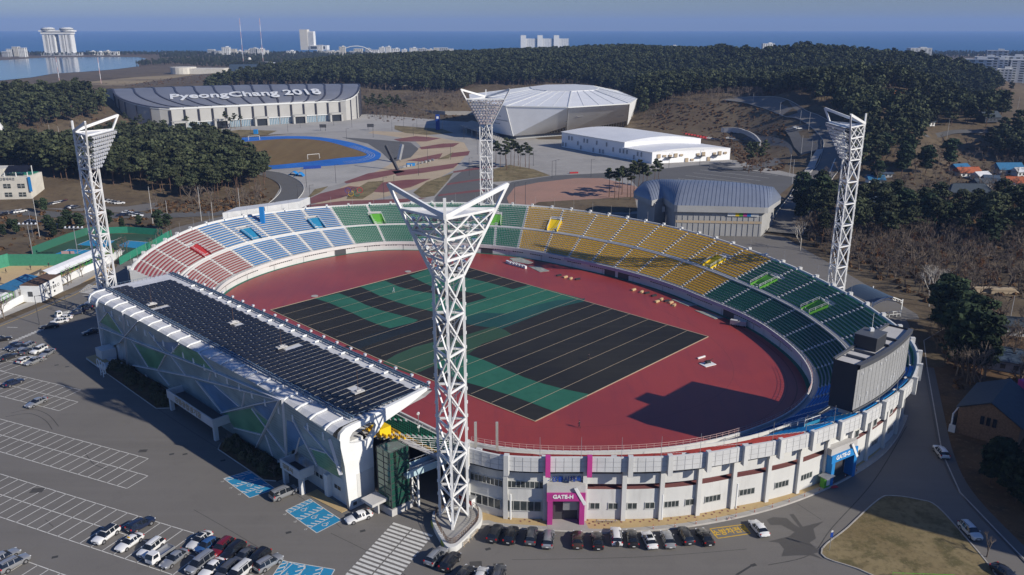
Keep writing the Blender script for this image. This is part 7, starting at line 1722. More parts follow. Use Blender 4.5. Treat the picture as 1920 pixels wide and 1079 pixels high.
# far-off woods as one instanced mass
def scatter(name, P, protos, smin, smax, label, seed, hide=False):
    me = bpy.data.meshes.new(name); me.from_pydata([tuple(p) for p in P], [], []); o = bpy.data.objects.new(name, me); COL.objects.link(o); tag(o, label, name.replace('_', ' '), kind='stuff')
    g = bpy.data.node_groups.new(name, 'GeometryNodeTree'); g.interface.new_socket('Geometry', in_out='INPUT', socket_type='NodeSocketGeometry'); g.interface.new_socket('Geometry', in_out='OUTPUT', socket_type='NodeSocketGeometry')
    N = g.nodes; gi = N.new('NodeGroupInput'); go = N.new('NodeGroupOutput'); ip = N.new('GeometryNodeInstanceOnPoints'); jn = N.new('GeometryNodeJoinGeometry')
    for q in protos:
        oi = N.new('GeometryNodeObjectInfo'); oi.inputs['Object'].default_value = q; oi.inputs['As Instance'].default_value = True; oi.transform_space = 'ORIGINAL'; g.links.new(oi.outputs['Geometry'], jn.inputs[0])
    ri = N.new('FunctionNodeRandomValue'); ri.data_type = 'INT'; ri.inputs[4].default_value = 0; ri.inputs[5].default_value = len(protos)-1; ri.inputs['Seed'].default_value = seed
    rs = N.new('FunctionNodeRandomValue'); rs.data_type = 'FLOAT'; rs.inputs[2].default_value = smin; rs.inputs[3].default_value = smax; rs.inputs['Seed'].default_value = seed+1
    ro = N.new('FunctionNodeRandomValue'); ro.data_type = 'FLOAT_VECTOR'; ro.inputs[0].default_value = (-.04, -.04, 0); ro.inputs[1].default_value = (.04, .04, 6.28); ro.inputs['Seed'].default_value = seed+2
    g.links.new(gi.outputs[0], ip.inputs['Points']); g.links.new(jn.outputs[0], ip.inputs['Instance']); ip.inputs['Pick Instance'].default_value = True
    g.links.new(ri.outputs[2], ip.inputs['Instance Index']); g.links.new(rs.outputs[1], ip.inputs['Scale']); g.links.new(ro.outputs[0], ip.inputs['Rotation']); g.links.new(ip.outputs[0], go.inputs[0])
    md = o.modifiers.new('scatter', 'NODES'); md.node_group = g; return o
protos = []
for i, p in enumerate([(1080, 163), (1300, 170), (700, 150), (1180, 170)]):   # four real trees of the ridge lend their shape to the mass
    V_, tr = pine_shape(71+i, n_cl=11, per=30, ls=.62, spread=3.2, low=.38); me = mesh_q('pine_tree', V_, ['pine_leaf', 'bark'], tr); q = hit(*p)
    o = bpy.data.objects.new('pine_tree', me); COL.objects.link(o); o.location = (q[0], q[1], float(terr(q[0], q[1]))); tag(o, ['pine standing among the trees of the long ridge behind the ice arena', 'pine standing among the trees of the ridge above the bare slope', 'pine standing among the trees of the ridge above the lettered hall', 'pine standing among the trees of the ridge right of the ice arena roof'][i], 'tree', 'pines on the ridge'); protos.append(o)
scatter('far_pine_woods', [(p[0], p[1], p[2]) for p in rest], protos, .8, 1.3, 'dark pine woods covering the ridge and hills beyond the arenas', 5)
coast = np.concatenate([region([(-200, 107), (380, 104.5), (380, 101), (-200, 103)], -2200, -700, 2300, 2900, 14, 21, .9), region([(300, 112), (700, 108), (700, 101), (300, 101)], -1300, -300, 2000, 2900, 14, 22, .8), region([(660, 106), (1300, 104), (1300, 100), (660, 101)], -600, 800, 2300, 2900, 16, 23, .7), region([(1300, 109), (2100, 110), (2100, 101), (1300, 100)], 500, 2300, 2200, 2900, 14, 24, .85),
     region([(385, 128), (470, 128), (560, 118), (640, 112), (640, 108), (380, 112), (250, 120), (262, 126), (330, 122)], -1100, -300, 1500, 2400, 11, 25, .75), region([(1640, 132), (1720, 126), (1800, 130), (1900, 170), (1880, 190), (1780, 190), (1700, 160)], 500, 1300, 900, 1700, 9, 26, .8)])
coast = coast[~((coast[:, 0] > 620) & (coast[:, 0] < 950) & (coast[:, 1] > 950) & (coast[:, 1] < 1180))]
scatter('coastal_woods', coast.tolist(), protos, 0.45, 0.8, 'low dark woods along the coast and around the far fields', 15)
# bare trees
BM = [bare_shape(i, 9.5, .55, 4).mesh('branches', 'bare_bark') for i in (1, 2, 3, 4)]; PMb = [bare_shape(i, 13, .45, 4).mesh('branches', 'pale_bark') for i in (7, 8)]; BR = [bare_shape(i, 8, .6, 4).mesh('branches', 'brown_leaf') for i in (5, 6)]
def bare(p, me, s, lab, grp=None):
    q = hit(*p) if len(p) == 2 else p; o = bpy.data.objects.new('bare_tree', me); COL.objects.link(o); o.location = (q[0], q[1], float(terr(q[0], q[1]))+.1); o.rotation_euler = (0, 0, rr.uniform(0, 6)); o.scale = (s, s, s); return tag(o, lab, 'tree', grp)
bw = cleared(np.concatenate([region([(1480, 440), (1560, 430), (1700, 440), (1900, 430), (2050, 440), (2050, 575), (1860, 560), (1750, 555), (1700, 530), (1640, 520), (1570, 490)], 60, 420, 180, 420, 6.0, 31, .95), region([(1745, 600), (1850, 600), (1940, 640), (1940, 720), (1860, 740), (1790, 720), (1750, 680)], 80, 260, 140, 260, 5.0, 32, .8)]), 7)
for p in bw: bare(tuple(p), rr.choice(BM+BR[:1]), rr.uniform(.75, 1.25), 'leafless brown tree in the tangled wood right of the stadium', 'leafless trees right of the stadium')
for i, p in enumerate([(1748, 560), (1762, 570), (1500, 470), (1742, 575)]): bare(p, PMb[i % 2], 1.1, ['tall pale-barked bare tree beside the arched canopy', 'second pale-barked bare tree right of the arched canopy', 'pale-barked bare tree beyond the yellow seats', 'pale-barked bare tree leaning near the arched canopy'][i])
for p in [(38, 568), (8, 598), (5, 590), (134, 532), (155, 520), (226, 480), (232, 470), (238, 472), (300, 452), (320, 445), (40, 566), (128, 536), (222, 485)]: bare(p, rr.choice(BM), .75, 'leafless street tree on the strip beside the white wall', 'street trees by the white wall')
for p in [(60, 462), (205, 462), (285, 470), (190, 470)]: bare(p, rr.choice(BM), .7, 'leafless tree by the tennis courts', 'leafless trees by the tennis courts')
bare((1850, 1045), BM[2], .55, 'small leafless tree at the kerb of the grass island')
bp = []
for i, p in enumerate([(1600, 480), (1680, 500), (1820, 470)]): bp.append(bare(p, BM[i], 1.1, 'leafless brown tree in the tangled wood right of the stadium', 'leafless trees right of the stadium'))
mix = np.concatenate([region([(400, 165), (700, 120), (1000, 106), (1300, 106), (1600, 126), (1700, 140), (1760, 195), (1560, 195), (1480, 192), (1240, 200), (1190, 190), (900, 164), (700, 180)], -700, 900, 600, 1900, 9, 61, .7), region([(1195, 240), (1240, 196), (1300, 184), (1420, 180), (1480, 194), (1480, 205), (1360, 188), (1260, 200), (1215, 250)], 60, 400, 520, 900, 6, 62, .8), region([(1480, 430), (1640, 400), (2050, 400), (2050, 570), (1740, 560), (1640, 520), (1560, 490)], 60, 460, 160, 460, 5.5, 63, .8), region([(680, 200), (780, 180), (880, 180), (860, 205), (780, 225), (690, 225)], -200, 0, 640, 1000, 6, 64, .6), region([(1560, 200), (1640, 196), (1640, 300), (1600, 330), (1480, 440), (1470, 400), (1540, 330)], 100, 420, 300, 800, 7, 65, .6), region([(1640, 290), (1780, 262), (1960, 262), (1960, 400), (1640, 400)], 120, 520, 300, 640, 8, 70, .55), region([(1800, 380), (1920, 340), (2050, 350), (2050, 400), (1800, 400)], 180, 460, 330, 500, 6, 66, .8), region([(250, 385), (400, 378), (505, 360), (512, 380), (470, 396), (300, 400)], -300, -80, 330, 480, 6, 67, .6), region([(20, 215), (200, 205), (215, 235), (100, 245), (20, 255)], -600, -250, 500, 900, 8, 68, .6), region([(1740, 600), (1860, 590), (2000, 620), (2000, 760), (1850, 740), (1790, 720)], 70, 260, 110, 260, 5, 69, .6)])
scatter('bare_woods', cleared(mix, 9).tolist(), bp, .7, 1.25, 'grey-brown leafless woodland mixed among the pines and along the slopes', 35)
# brush and dry grass clumps on the slopes
sp = []
for i in range(3):
    r = np.random.default_rng(90+i); d = r.normal(0, 1, (46, 3)); d /= np.linalg.norm(d, axis=1)[:, None]; d[:, 2] = abs(d[:, 2]); V_ = []; quads(V_, d*np.array([1.3, 1.3, .9]), d+r.normal(0, .6, (46, 3)), r.uniform(.25, .5, 46)); me = mesh_q('shrub', V_, ['shrub_leaf'])
    q = hit(1290+i*30, 225); o = bpy.data.objects.new('shrub', me); COL.objects.link(o); o.location = q; tag(o, 'brown winter shrub on the bare slope, %s of three' % ['leftmost', 'middle', 'rightmost'][i], 'shrub', 'shrubs on the bare slope'); sp.append(o)
B1 = region([(1200, 235), (1250, 195), (1360, 190), (1470, 215), (1480, 300), (1430, 380), (1380, 300), (1340, 262)], 60, 330, 480, 850, 3.4, 41, .75)
B2 = region([(300, 380), (400, 376), (500, 355), (512, 380), (480, 398), (380, 402), (280, 400)], -300, -80, 330, 480, 3.2, 42, .8)
B3 = region([(0, 262), (100, 240), (200, 215), (230, 240), (120, 265), (0, 280)], -600, -250, 500, 900, 6, 43, .6)
B4 = region([(1480, 430), (1700, 400), (2050, 400), (2050, 560), (1860, 570), (1740, 570), (1640, 520), (1560, 490)], 60, 460, 160, 460, 3.6, 44, .75)
B5 = region([(1620, 300), (1900, 255), (2050, 260), (2050, 400), (1640, 400)], 120, 520, 300, 640, 4.5, 45, .6)
B6 = region([(1745, 590), (1860, 590), (2000, 620), (2000, 830), (1850, 800), (1775, 720)], 70, 260, 110, 260, 3.4, 46, .5)
B7 = region([(100, 165), (400, 140), (430, 150), (200, 172), (60, 176), (-100, 190), (-100, 170)], -1500, -400, 1100, 2200, 13, 47, .5)
B8 = region([(40, 392), (300, 398), (330, 425), (200, 435), (60, 475), (0, 480), (0, 400)], -340, -120, 290, 420, 4.5, 48, .4)
B9 = region([(780, 180), (880, 180), (880, 225), (690, 230), (690, 212)], -200, -20, 700, 1000, 7, 49, .5)
br_ = cleared(np.concatenate([B1, B2, B3, B4, B5, B6, B7, B8, B9]), 5.5)
scatter('undergrowth', br_.tolist(), sp, .35, 1.0, 'brown winter undergrowth covering slopes and wood floors', 25)
# shrubs along the grandstand
hm = []
for i in range(3):
    r = np.random.default_rng(120+i); d = r.normal(0, 1, (220, 3)); d /= np.linalg.norm(d, axis=1)[:, None]; d[:, 2] = abs(d[:, 2]); V_ = []; quads(V_, d*np.array([.8, .8, 1.0])*r.uniform(.6, 1, (220, 1)), d+r.normal(0, .5, (220, 3)), r.uniform(.1, .18, 220)); hm.append(mesh_q('shrub', V_, ['hedge_leaf']))
for u0, u1, v0, v1, n in ((-43.5, -10, -86.8, -83.2, 62), (15, 34, -86.2, -83.2, 34)):
    for k in range(n):
        x = rr.uniform(u0, u1); y = rr.uniform(v0, v1); o = bpy.data.objects.new('shrub', rr.choice(hm)); COL.objects.link(o); o.location = W(x, y, .1); s = rr.uniform(.7, 1.5); o.scale = (s, s, s*rr.uniform(.8, 1.5)); o.rotation_euler = (0, 0, rr.uniform(0, 6))
        tag(o, 'dark evergreen shrub in the bed along the glass wall of the grandstand', 'shrub', 'shrubs along the grandstand')
for k in range(5):
    o = bpy.data.objects.new('bare_tree', BM[k % 4]); COL.objects.link(o); o.location = W(16+4.4*k, -85.6, .1); o.scale = (.35, .35, .38); tag(o, 'small leafless tree in the bed near the accessible bays', 'tree', 'small trees along the grandstand')
# ================================================================ street furniture, people and small things
mat('fence_green', (0.03, 0.22, 0.14), .7, var=.1)
mat('tent_white', (.62, .63, .66), .7, var=.06)
def lamp(px, py, h, lab, grp, heads=1, m='dark_steel', name='lamp_post'):
    p = hit(px, py); r = empty(name, (p[0], p[1], p[2]), label=lab, cat='lamp post' if 'lamp' in name else 'pole', group=grp)
    MB().tube((0, 0, 0), (0, 0, h), .13, .08, n=6).build('pole', m, r)
    if heads: 
        b = MB()
        for k in range(heads): s = 1 if k == 0 else -1; b.bar((0, 0, h-.1), (s*1.4, 0, h+.1), .09); b.box((s*1.6, 0, h+.08), (.8, .3, .14))
        b.build('lamp_head', m, r)
    return r
for x, y, h in [(563, 240, 9), (660, 240, 9), (735, 246, 9), (757, 238, 9), (782, 244, 9), (626, 236, 9), (700, 258, 9), (775, 255, 9), (800, 262, 9), (830, 250, 9), (750, 305, 10), (802, 308, 10), (785, 330, 10), (630, 344, 10), (720, 375, 11), (740, 372, 11), (575, 352, 10), (583, 392, 11), (560, 390, 11), (1035, 336, 10), (1042, 330, 9), (1108, 333, 10), (1000, 312, 9), (965, 392, 12), (985, 390, 12), (893, 264, 10), (870, 262, 10), (895, 290, 9), (1254, 316, 9), (1312, 310, 9), (1374, 305, 9), (1440, 262, 9), (650, 262, 8), (540, 248, 8), (470, 250, 8), (845, 300, 10), (880, 330, 10)]:
    lamp(x, y, h, 'slim dark lamp post on the paved plaza between the halls and the stadium', 'lamp posts on the plaza')
for x, y, h, lab in [(74, 609, 8.5, 'dark lamp post at the kerb of the left street'), (127, 590, 6, 'short lamp post in front of the parked white cars'), (790, 830, 0, ''), (1386, 395, 9, 'steel pole standing before the curling hall')]:
    if h: lamp(x, y, h, lab, None)
for (x, y, h) in [(287, 420, 16), (316, 420, 10), (378, 415, 15), (400, 418, 9), (452, 412, 14), (75, 448, 17), (62, 445, 11), (40, 275, 12), (26, 272, 12), (95, 260, 10), (112, 260, 9), (1480, 330, 12), (1485, 345, 13), (1516, 245, 12), (1520, 300, 12), (1502, 290, 12), (1462, 215, 9), (1500, 232, 9), (1412, 194, 8), (1775, 262, 14), (1690, 248, 8), (1908, 205, 12), (1890, 620, 10)]:
    lamp(x, y, h, 'pale concrete utility pole', 'utility poles round the site', heads=0, m='stand_concrete', name='utility_pole')
for x, y in [(148, 490), (62, 482)]:
    p = at(x, y); r = empty('court_light', (p[0], p[1], 0), label='floodlight pole with a row of lamps at the tennis courts', cat='court light', group='court lights'); MB().tube((0, 0, 0), (0, 0, 12), .15, .1).build('pole', 'steel', r)
    b = MB(); b.box((0, 0, 12), (7, .3, .15)); b.build('crossbar', 'steel', r)
    for k in range(5): MB().tube((-3+1.5*k, -.3, 12.2), (-3+1.5*k, .3, 12.5), .3, n=8).build('lamp', 'lamp_glass', r)
for x, y0 in [(112, 148), (190, 150)]:
    p = at(x, y0+8); b = MB(); c = ['rail_pink', 'tent_white']; r = empty('radio_mast', (p[0], p[1], 0), label='thin red and white mast standing in the field by the lake', cat='mast', group='masts by the lake')
    for k in range(5): MB().tube((0, 0, 7.5*k), (0, 0, 7.5*k+7.5), .4, n=5).build('mast_section', c[k % 2], r)
for x in (457, 494):
    p = at(x, 122); r = empty('radio_mast', (p[0], p[1], 0), label='tall red and white mast above the seaside town', cat='mast', group='masts by the town'); 
    for k in range(7): MB().tube((0, 0, 14*k), (0, 0, 14*k+14), .55, n=5).build('mast_section', ['rail_pink', 'tent_white'][k % 2], r)
# goals on the warm-up pitch
for f, r_, lab in [((466, 264), (487, 263), 'white football goal at the far side of the warm-up pitch'), ((577, 300), (599, 298), 'white football goal at the near side of the warm-up pitch')]:
    a, c = at(*f), at(*r_); b = MB(); up_ = np.array([0, 0, 3.2]); bk = np.array([0, 2.5, 0]); b.bar(a, a+up_, .2); b.bar(c, c+up_, .2); b.bar(a+up_, c+up_, .2); b.bar(a+bk, a+up_, .1); b.bar(c+bk, c+up_, .1); b.bar(a+bk, c+bk, .1); b.build('football_goal', 'white_paint', label=lab, cat='goal')
a, c = at(569, 318), at(602, 316); b = MB(); b.bar(a+np.array([0, 0, 1]), c+np.array([0, 0, 1]), .2, 1.8); b.build('banner', 'sign_blue', label='blue and red banner on the near rim of the blue track', cat='banner'); 
a2, c2 = a+(c-a)*.02, a+(c-a)*.12; MB().bar(a2+np.array([0, -.15, 1]), a2+np.array([2.4, -.15, 1]), .1, 1.6).build('banner_emblem', 'sign_red', bpy.data.objects['banner'])
# five rings
b = None; pr_ = at(664, 371); rg = empty('olympic_rings', (pr_[0], pr_[1], 0), .1, label='large coloured five-ring sculpture on the lawn strip', cat='sculpture')
for k, (x, z, m) in enumerate([(-2.9, 3.6, 'sign_blue'), (0, 3.6, 'dark_steel'), (2.9, 3.6, 'sign_red'), (-1.45, 2.0, 'line_yellow'), (1.45, 2.0, 'fence_green')]):
    L = [(x+1.3*math.cos(t), .1*k, z+1.3*math.sin(t)) for t in np.linspace(0, 2*math.pi, 21)[:-1]]; MB().path(L, .13, n=5, closed=True).build('ring', m, rg)
q_ = W(-38, -89.5, 0); rg2 = empty('ring_sculpture', (q_[0], q_[1], 0), AX, label='white interlocked ring sculpture beside the planting bed', cat='sculpture')
for k, (x, z) in enumerate([(-1.6, 3.0), (0, 3.0), (1.6, 3.0), (-.8, 1.7), (.8, 1.7)]): MB().path([(x+.85*math.cos(t), .08*k, z+.95*math.sin(t)) for t in np.linspace(0, 2*math.pi, 17)[:-1]], .13, n=5, closed=True).build('ring', 'white_paint', rg2)
for x in (-.8, .8): MB().bar((x, 0, 0), (x, 0, 1), .2).build('post', 'white_paint', rg2)
# leaning beam sculpture with its ground bar
a = at(746, 320); b = MB(); b.bar(a, a+np.array([-7, 4, 14]), 1.4, 1.4); b.build('beam_sculpture', 'dark_steel', label='leaning dark square beam sculpture on the patterned plaza', cat='sculpture')
a = at(742, 306); b = MB(); b.bar(a+np.array([2, 0, 2]), a+np.array([4, 3, 11]), 1.8, 1.8); b.build('beam_sculpture', 'steel', label='second shorter grey leaning beam beside the dark one', cat='sculpture')
b = MB()
for k in range(10): p = at(752+k*6.6, 317-k*1.6); b.box((p[0], p[1], .8), (1.8, 1.0, 1.2), .3*k)
b.build('sculpture_plinth', 'steel', label='row of grey blocks on the plaza trailing from the leaning beam', cat='sculpture')
MB().box(at(770, 312)+np.array([0, 0, 1]), (5, 2, 1.6), .3).build('blue_container', 'gate_blue', label='small blue container beside the leaning beam sculpture', cat='container')
for (x, y, lab) in [(551, 329, 'left blue striped tent on the concrete apron'), (562, 331, 'right blue striped tent on the concrete apron')]:
    p = at(x, y); b = MB(); L = [(-2+4*k/8, 2.2*math.sin(math.pi*k/8)) for k in range(9)]; b.grid([[(p[0]+xx*1.3, p[1]+yy, z) for xx, z in L] for yy in (-2.5, 2.5)]); b.build('tent', 'gate_blue', label=lab, cat='tent')
p = at(821, 244); r = empty('pylon_sign', (p[0], p[1], 0), label='tall blue slab sign standing before the ice arena', cat='sign'); MB().box((0, 0, 6.2), (3.2, 1.2, 12.4)).build('slab', 'sign_blue', r); MB().box((0, -.65, 10), (1.8, .1, 1.8)).build('emblem', 'white_paint', r)
for x, y, lab in [(606, 246, 'dark notice board on two posts, left of the two on the forecourt'), (695, 245, 'dark notice board on two posts, right of the two on the forecourt'), (368, 246, 'dark notice board before the lettered hall')]:
    p = at(x, y); r = empty('notice_board', (p[0], p[1], 0), label=lab, cat='notice board'); MB().box((0, 0, 4), (5.4, .4, 2.6)).build('board', 'dark_steel', r)
    for s in (-1, 1): MB().bar((s*2, 0, 0), (s*2, 0, 4), .25).build('post', 'dark_steel', r)
p = at(480, 252); MB().box((p[0], p[1], 1.8), (3, 2.4, 3.6)).build('booth', 'gate_blue', label='small blue and white booth at the rim of the blue track', cat='booth')
# red barriers stacked behind the white hall
for k in range(24): p = at(1205+k*5.4, 239+k*1.0); MB().box((p[0], p[1], .9), (2.0, 1.0, 1.6), .4).build('road_barrier', 'vom_red', label='red plastic barrier in the row behind the white hall', cat='barrier', group='red barriers behind the white hall')
p = at(1076, 326); MB().box((p[0], p[1], .6), (5, 1, .8), .2).build('road_barrier', 'vom_red', label='red barrier lying on the grey plaza', cat='barrier')
# retaining walls
def wallrun(name, pts, h, t, m, label, cat='wall', drape=False):
    b = MB()
    for p, q in zip(pts[:-1], pts[1:]):
        z0 = float(terr(p[0], p[1])) if drape else 0; z1 = float(terr(q[0], q[1])) if drape else 0
        b.bar((p[0], p[1], z0+h/2), (q[0], q[1], z1+h/2), t, h)
    return b.build(name, m, label=label, cat=cat)
wallrun('retaining_wall', spline([hit(*p)[:2] for p in [(1352, 250), (1390, 252), (1412, 262), (1425, 276)]], 5), 4, 1, 'stand_concrete', 'curved concrete retaining wall below the bare slope', drape=True)
wallrun('retaining_wall', [at(*p)[:2] for p in [(785, 212), (835, 216), (905, 216)]], 3.5, 1, 'concrete', 'pale retaining wall at the foot of the bare mound')
wallrun('court_fence', [at(*p)[:2] for p in [(62, 478), (130, 452), (160, 442), (182, 438)]], 3, .15, 'green_trim', 'green windbreak fence along the left side of the tennis courts', 'fence')
mat('pad_green', (0.05, 0.24, 0.15), .7, var=.1)
wallrun('court_fence', [at(*p)[:2] for p in [(182, 439), (240, 437), (305, 442)]], 2.6, .15, 'fence_green', 'green windbreak fence along the far side of the tennis courts', 'fence')
wallrun('court_fence', [at(*p)[:2] for p in [(322, 443), (290, 462), (262, 476), (225, 497)]], 2.6, .15, 'fence_green', 'green windbreak fence between courts and the stadium', 'fence')
wallrun('court_wall', [at(*p)[:2] for p in [(-60, 520), (18, 499)]], 4.5, .4, 'pad_green', 'green padded wall at the left of the clay court', 'wall')
wallrun('court_wall', [at(*p)[:2] for p in [(18, 499), (178, 498)]], 4.2, .4, 'pad_green', 'long green padded wall behind the clay court', 'wall')
for x0, x1, m in ((66, 88, 'sign_blue'), (90, 112, 'vom_green'), (114, 134, 'sign_blue')): a, c = at(x0, 498), at(x1, 498); MB().bar(a+np.array([0, -.3, 2.9]), c+np.array([0, -.3, 2.9]), .1, 1.4).build('banner', m, label='faded %s banner on the green wall behind the clay court' % {'sign_blue': 'blue', 'vom_green': 'green'}[m], cat='banner', group='banners on the green wall')
a, c = at(118, 486), at(142, 486); MB().bar(a+np.array([0, -.3, 2]), c+np.array([0, -.3, 2]), .1, 2).build('banner', 'rail_pink', label='white and red banner on the tennis court fence', cat='banner')
wallrun('street_wall', [at(*p)[:2] for p in [(-80, 628), (0, 590), (48, 565)]], 2.4, .4, 'white_paint', 'white street wall left of the clubhouse')
wallrun('street_wall', [at(*p)[:2] for p in [(118, 534), (160, 513), (205, 494), (228, 478)]], 2.4, .4, 'white_paint', 'white street wall right of the clubhouse')
b = MB()
for x0, y0, x1, y1 in ((-40, 606, 48, 562), (118, 532, 215, 488)):
    a, c = at(x0, y0), at(x1, y1)
    for f in np.linspace(0, 1, 14): q = a+(c-a)*f; b.bar((q[0], q[1], 2.2), (q[0], q[1], 4.2), .1)
    b.bar((a[0], a[1], 4.2), (c[0], c[1], 4.2), .1); b.bar((a[0], a[1], 3.2), (c[0], c[1], 3.2), .06)
b.build('wire_fence', 'vom_green', label='light green wire fence on top of the white street wall', cat='fence')
a, c = at(98, 535), at(205, 487); dd = (c-a)/np.linalg.norm(c-a); nn = np.array([-dd[1], dd[0], 0]); b = MB(); b.grid([[tuple(p+nn*o+np.array([0, 0, z])) for o, z in ((-.2, 3.0), (1.2, 4.3), (2.6, 4.8), (4.0, 4.3), (5.0, 3.0))] for p in [a+(c-a)*f for f in np.linspace(0, 1, 12)]]); b.build('tunnel_tent', 'tent_white', label='long white fabric shelter beside the clay court', cat='shelter')
a, c = at(-20, 596), at(40, 566); b = MB(); b.grid([[tuple(p+nn*o+np.array([0, 0, z])) for o, z in ((0, 3.0), (2.2, 4), (4.0, 3.0))] for p in (a, c)]); b.build('tunnel_tent', 'tent_white', label='shorter fabric shelter left of the clubhouse', cat='shelter')
# clubhouse
ka, kb = at(78, 568)[:2], at(119, 546)[:2]; dk = (kb-ka); Lk = np.linalg.norm(dk); ch = empty('clubhouse', (ka[0], ka[1], .1), math.atan2(dk[1], dk[0]), label='small white clubhouse with blue roof and black lettering on its street wall', cat='clubhouse')
b = MB(); b.box((Lk/2, 3, 2.6), (Lk, 6, 5.2)); b.build('wall', 'white_paint', ch); MB().box((Lk/2, 3, 5.3), (Lk, 5.8, .2)).build('roof', 'bark', ch); b = MB(); b.add([(-3, 6, 4.6), (Lk, 6, 4.6), (Lk, 11.5, 5.4), (-3, 11.5, 5.4), (-3, 6, 4.5), (Lk, 6, 4.5), (Lk, 11.5, 5.3), (-3, 11.5, 5.3)], [(0, 1, 2, 3), (7, 6, 5, 4), (0, 4, 5, 1), (3, 2, 6, 7), (0, 3, 7, 4)]); b.build('roof', 'roof_blue', ch)
b = MB(); b.box((Lk/2-1.5, 8.8, 2.3), (Lk+1, 5.2, 4.4)); b.build('wall', 'bldg_grey', ch)
for x, z in ((Lk*.38, 4.0), (Lk*.62, 4.1), (Lk*.38, 1.4), (Lk*.62, 1.4)): MB().box((x, -.04, z), (.7, .1, .6)).build('window', 'glass_dark', ch)
MB().box((-.05, 3, 2.6), (.12, 1.4, 1.5)).build('window', 'glass_dark', ch)
text('sign_lettering', '강릉시정구 협회', 1.1, 'dark_steel', ch, loc=(Lk*.42, -.03, 2.7), rot=(math.pi/2, 0, 0), ext=.02, offset=.02); MB().path([(Lk*.82+.45*math.cos(t), -.03, 2.8+.45*math.sin(t)) for t in np.linspace(0, 2*math.pi, 13)[:-1]], .08, n=4, closed=True).build('emblem', 'dark_steel', ch)
# booth, gate machine and bicycle stand by the facade
p = pt(tm(9, .85), 1, 0, WB+1.4); r = empty('ticket_machine', (p[0], p[1], .14), RZ(tm(9, .85)), label='green and white machine booth under a small canopy left of the blue gate', cat='booth'); MB().box((0, 0, 1), (1.6, .9, 2)).build('cabinet', 'vom_green', r); MB().box((.2, -.5, 1.1), (.8, .1, 1.4)).build('panel', 'white_paint', r); MB().box((0, -.2, 2.3), (2.4, 1.8, .15)).build('canopy', 'steel', r)
p = pt(tm(9, 1.02), 1, 0, WB+2.4); MB().box((p[0], p[1], .165), (1.4, .8, .02), .3).build('door_mat', 'sign_red', label='red mat on the pavers by the blue gate', cat='mat')
b = MB()
for k in range(9): q = pt(tm(3, .3+.06*k), 1, 0, WB+1.2); L = [(q[0]+.22*math.cos(t), q[1]+.1*math.cos(t), .35+.3*math.sin(t)) for t in np.linspace(-.4, math.pi+.4, 7)]; b.path(L, .035, n=4)
b.build('bicycle_rack', 'steel', label='steel hoop bicycle rack right of the magenta gate', cat='bicycle rack')
q = pt(tm(6, .55), 1, 0, WB+3.0); b = MB(); L = [(q[0]+.5*math.cos(t)+.25*t, q[1]+.3*math.sin(2*t), .3+.12*math.sin(3*t)) for t in np.linspace(0, 5, 16)]; b.path(L, .05, n=4); b.build('hose', 'rail_pink', label='coil of reddish hose on the pavers', cat='hose')
mat('bollard_red', (.4, .08, .04), .6)
for k in range(13):
    x = 945+k*18 if k < 0 else 1290+k*16; t_ = tm(4, .6)+k*.035; ro = np.interp(t_, RA, RR_)-.3; q = (CX+math.cos(t_+AX)*ro, CY+math.sin(t_+AX)*ro); r = empty('bollard', (q[0], q[1], .15), label='short red and white bollard at the paver kerb', cat='bollard', group='bollards along the paver kerb'); MB().tube((0, 0, 0), (0, 0, .8), .06, n=7).build('post', 'bollard_red', r); MB().tube((0, 0, .45), (0, 0, .6), .065, n=7).build('reflective_band', 'white_paint', r)
p = at(1555, 1033); r = empty('road_sign', (p[0], p[1], .12), .3, label='blue road sign on a pole at the corner of the grass island', cat='road sign'); MB().tube((0, 0, 0), (0, 0, 3.2), .05, n=6).build('pole', 'steel', r); MB().box((0, -.08, 2.9), (.5, .04, .9)).build('panel', 'sign_blue', r); MB().tube((0, -.06, 3.5), (0, -.1, 3.5), .22, n=10).build('mirror', 'lamp_glass', r)
p = at(1704, 1078); b = MB(); 
for z in (.1, .6, 1.1): b.bar((p[0]-3, p[1]-1, z), (p[0]+6, p[1]-1.5, z), .06)
for k in range(7): b.bar((p[0]-3+1.5*k, p[1]-1-.08*k, 0), (p[0]-3+1.5*k, p[1]-1-.08*k, 1.2), .06)
b.build('green_fence', 'vom_green', label='low green fence at the bottom edge on the grass island', cat='fence')
# speaker pole inside the ground
for p, h in ((at(786, 828, 2.6), 6),):
    r = empty('speaker_pole', (p[0], p[1], 2.6), label='slim pole with two round lamps by the green grandstand seats', cat='pole'); MB().tube((0, 0, 0), (0, 0, h), .08, n=6).build('pole', 'steel', r)
    for z in (h, h-2.8): MB().tube((0, -.2, z), (0, .2, z), .28, n=9).build('lamp', 'white_paint', r)
for px, lab in ((892, 'left of two weathered square posts behind the facade rim'), (932, 'right of two weathered square posts behind the facade rim')):
    p = at(px, 838, 10.5); MB().bar((p[0], p[1], 8), (p[0], p[1], 15.2), .45, .45).build('flag_post', 'concrete', label=lab, cat='post')
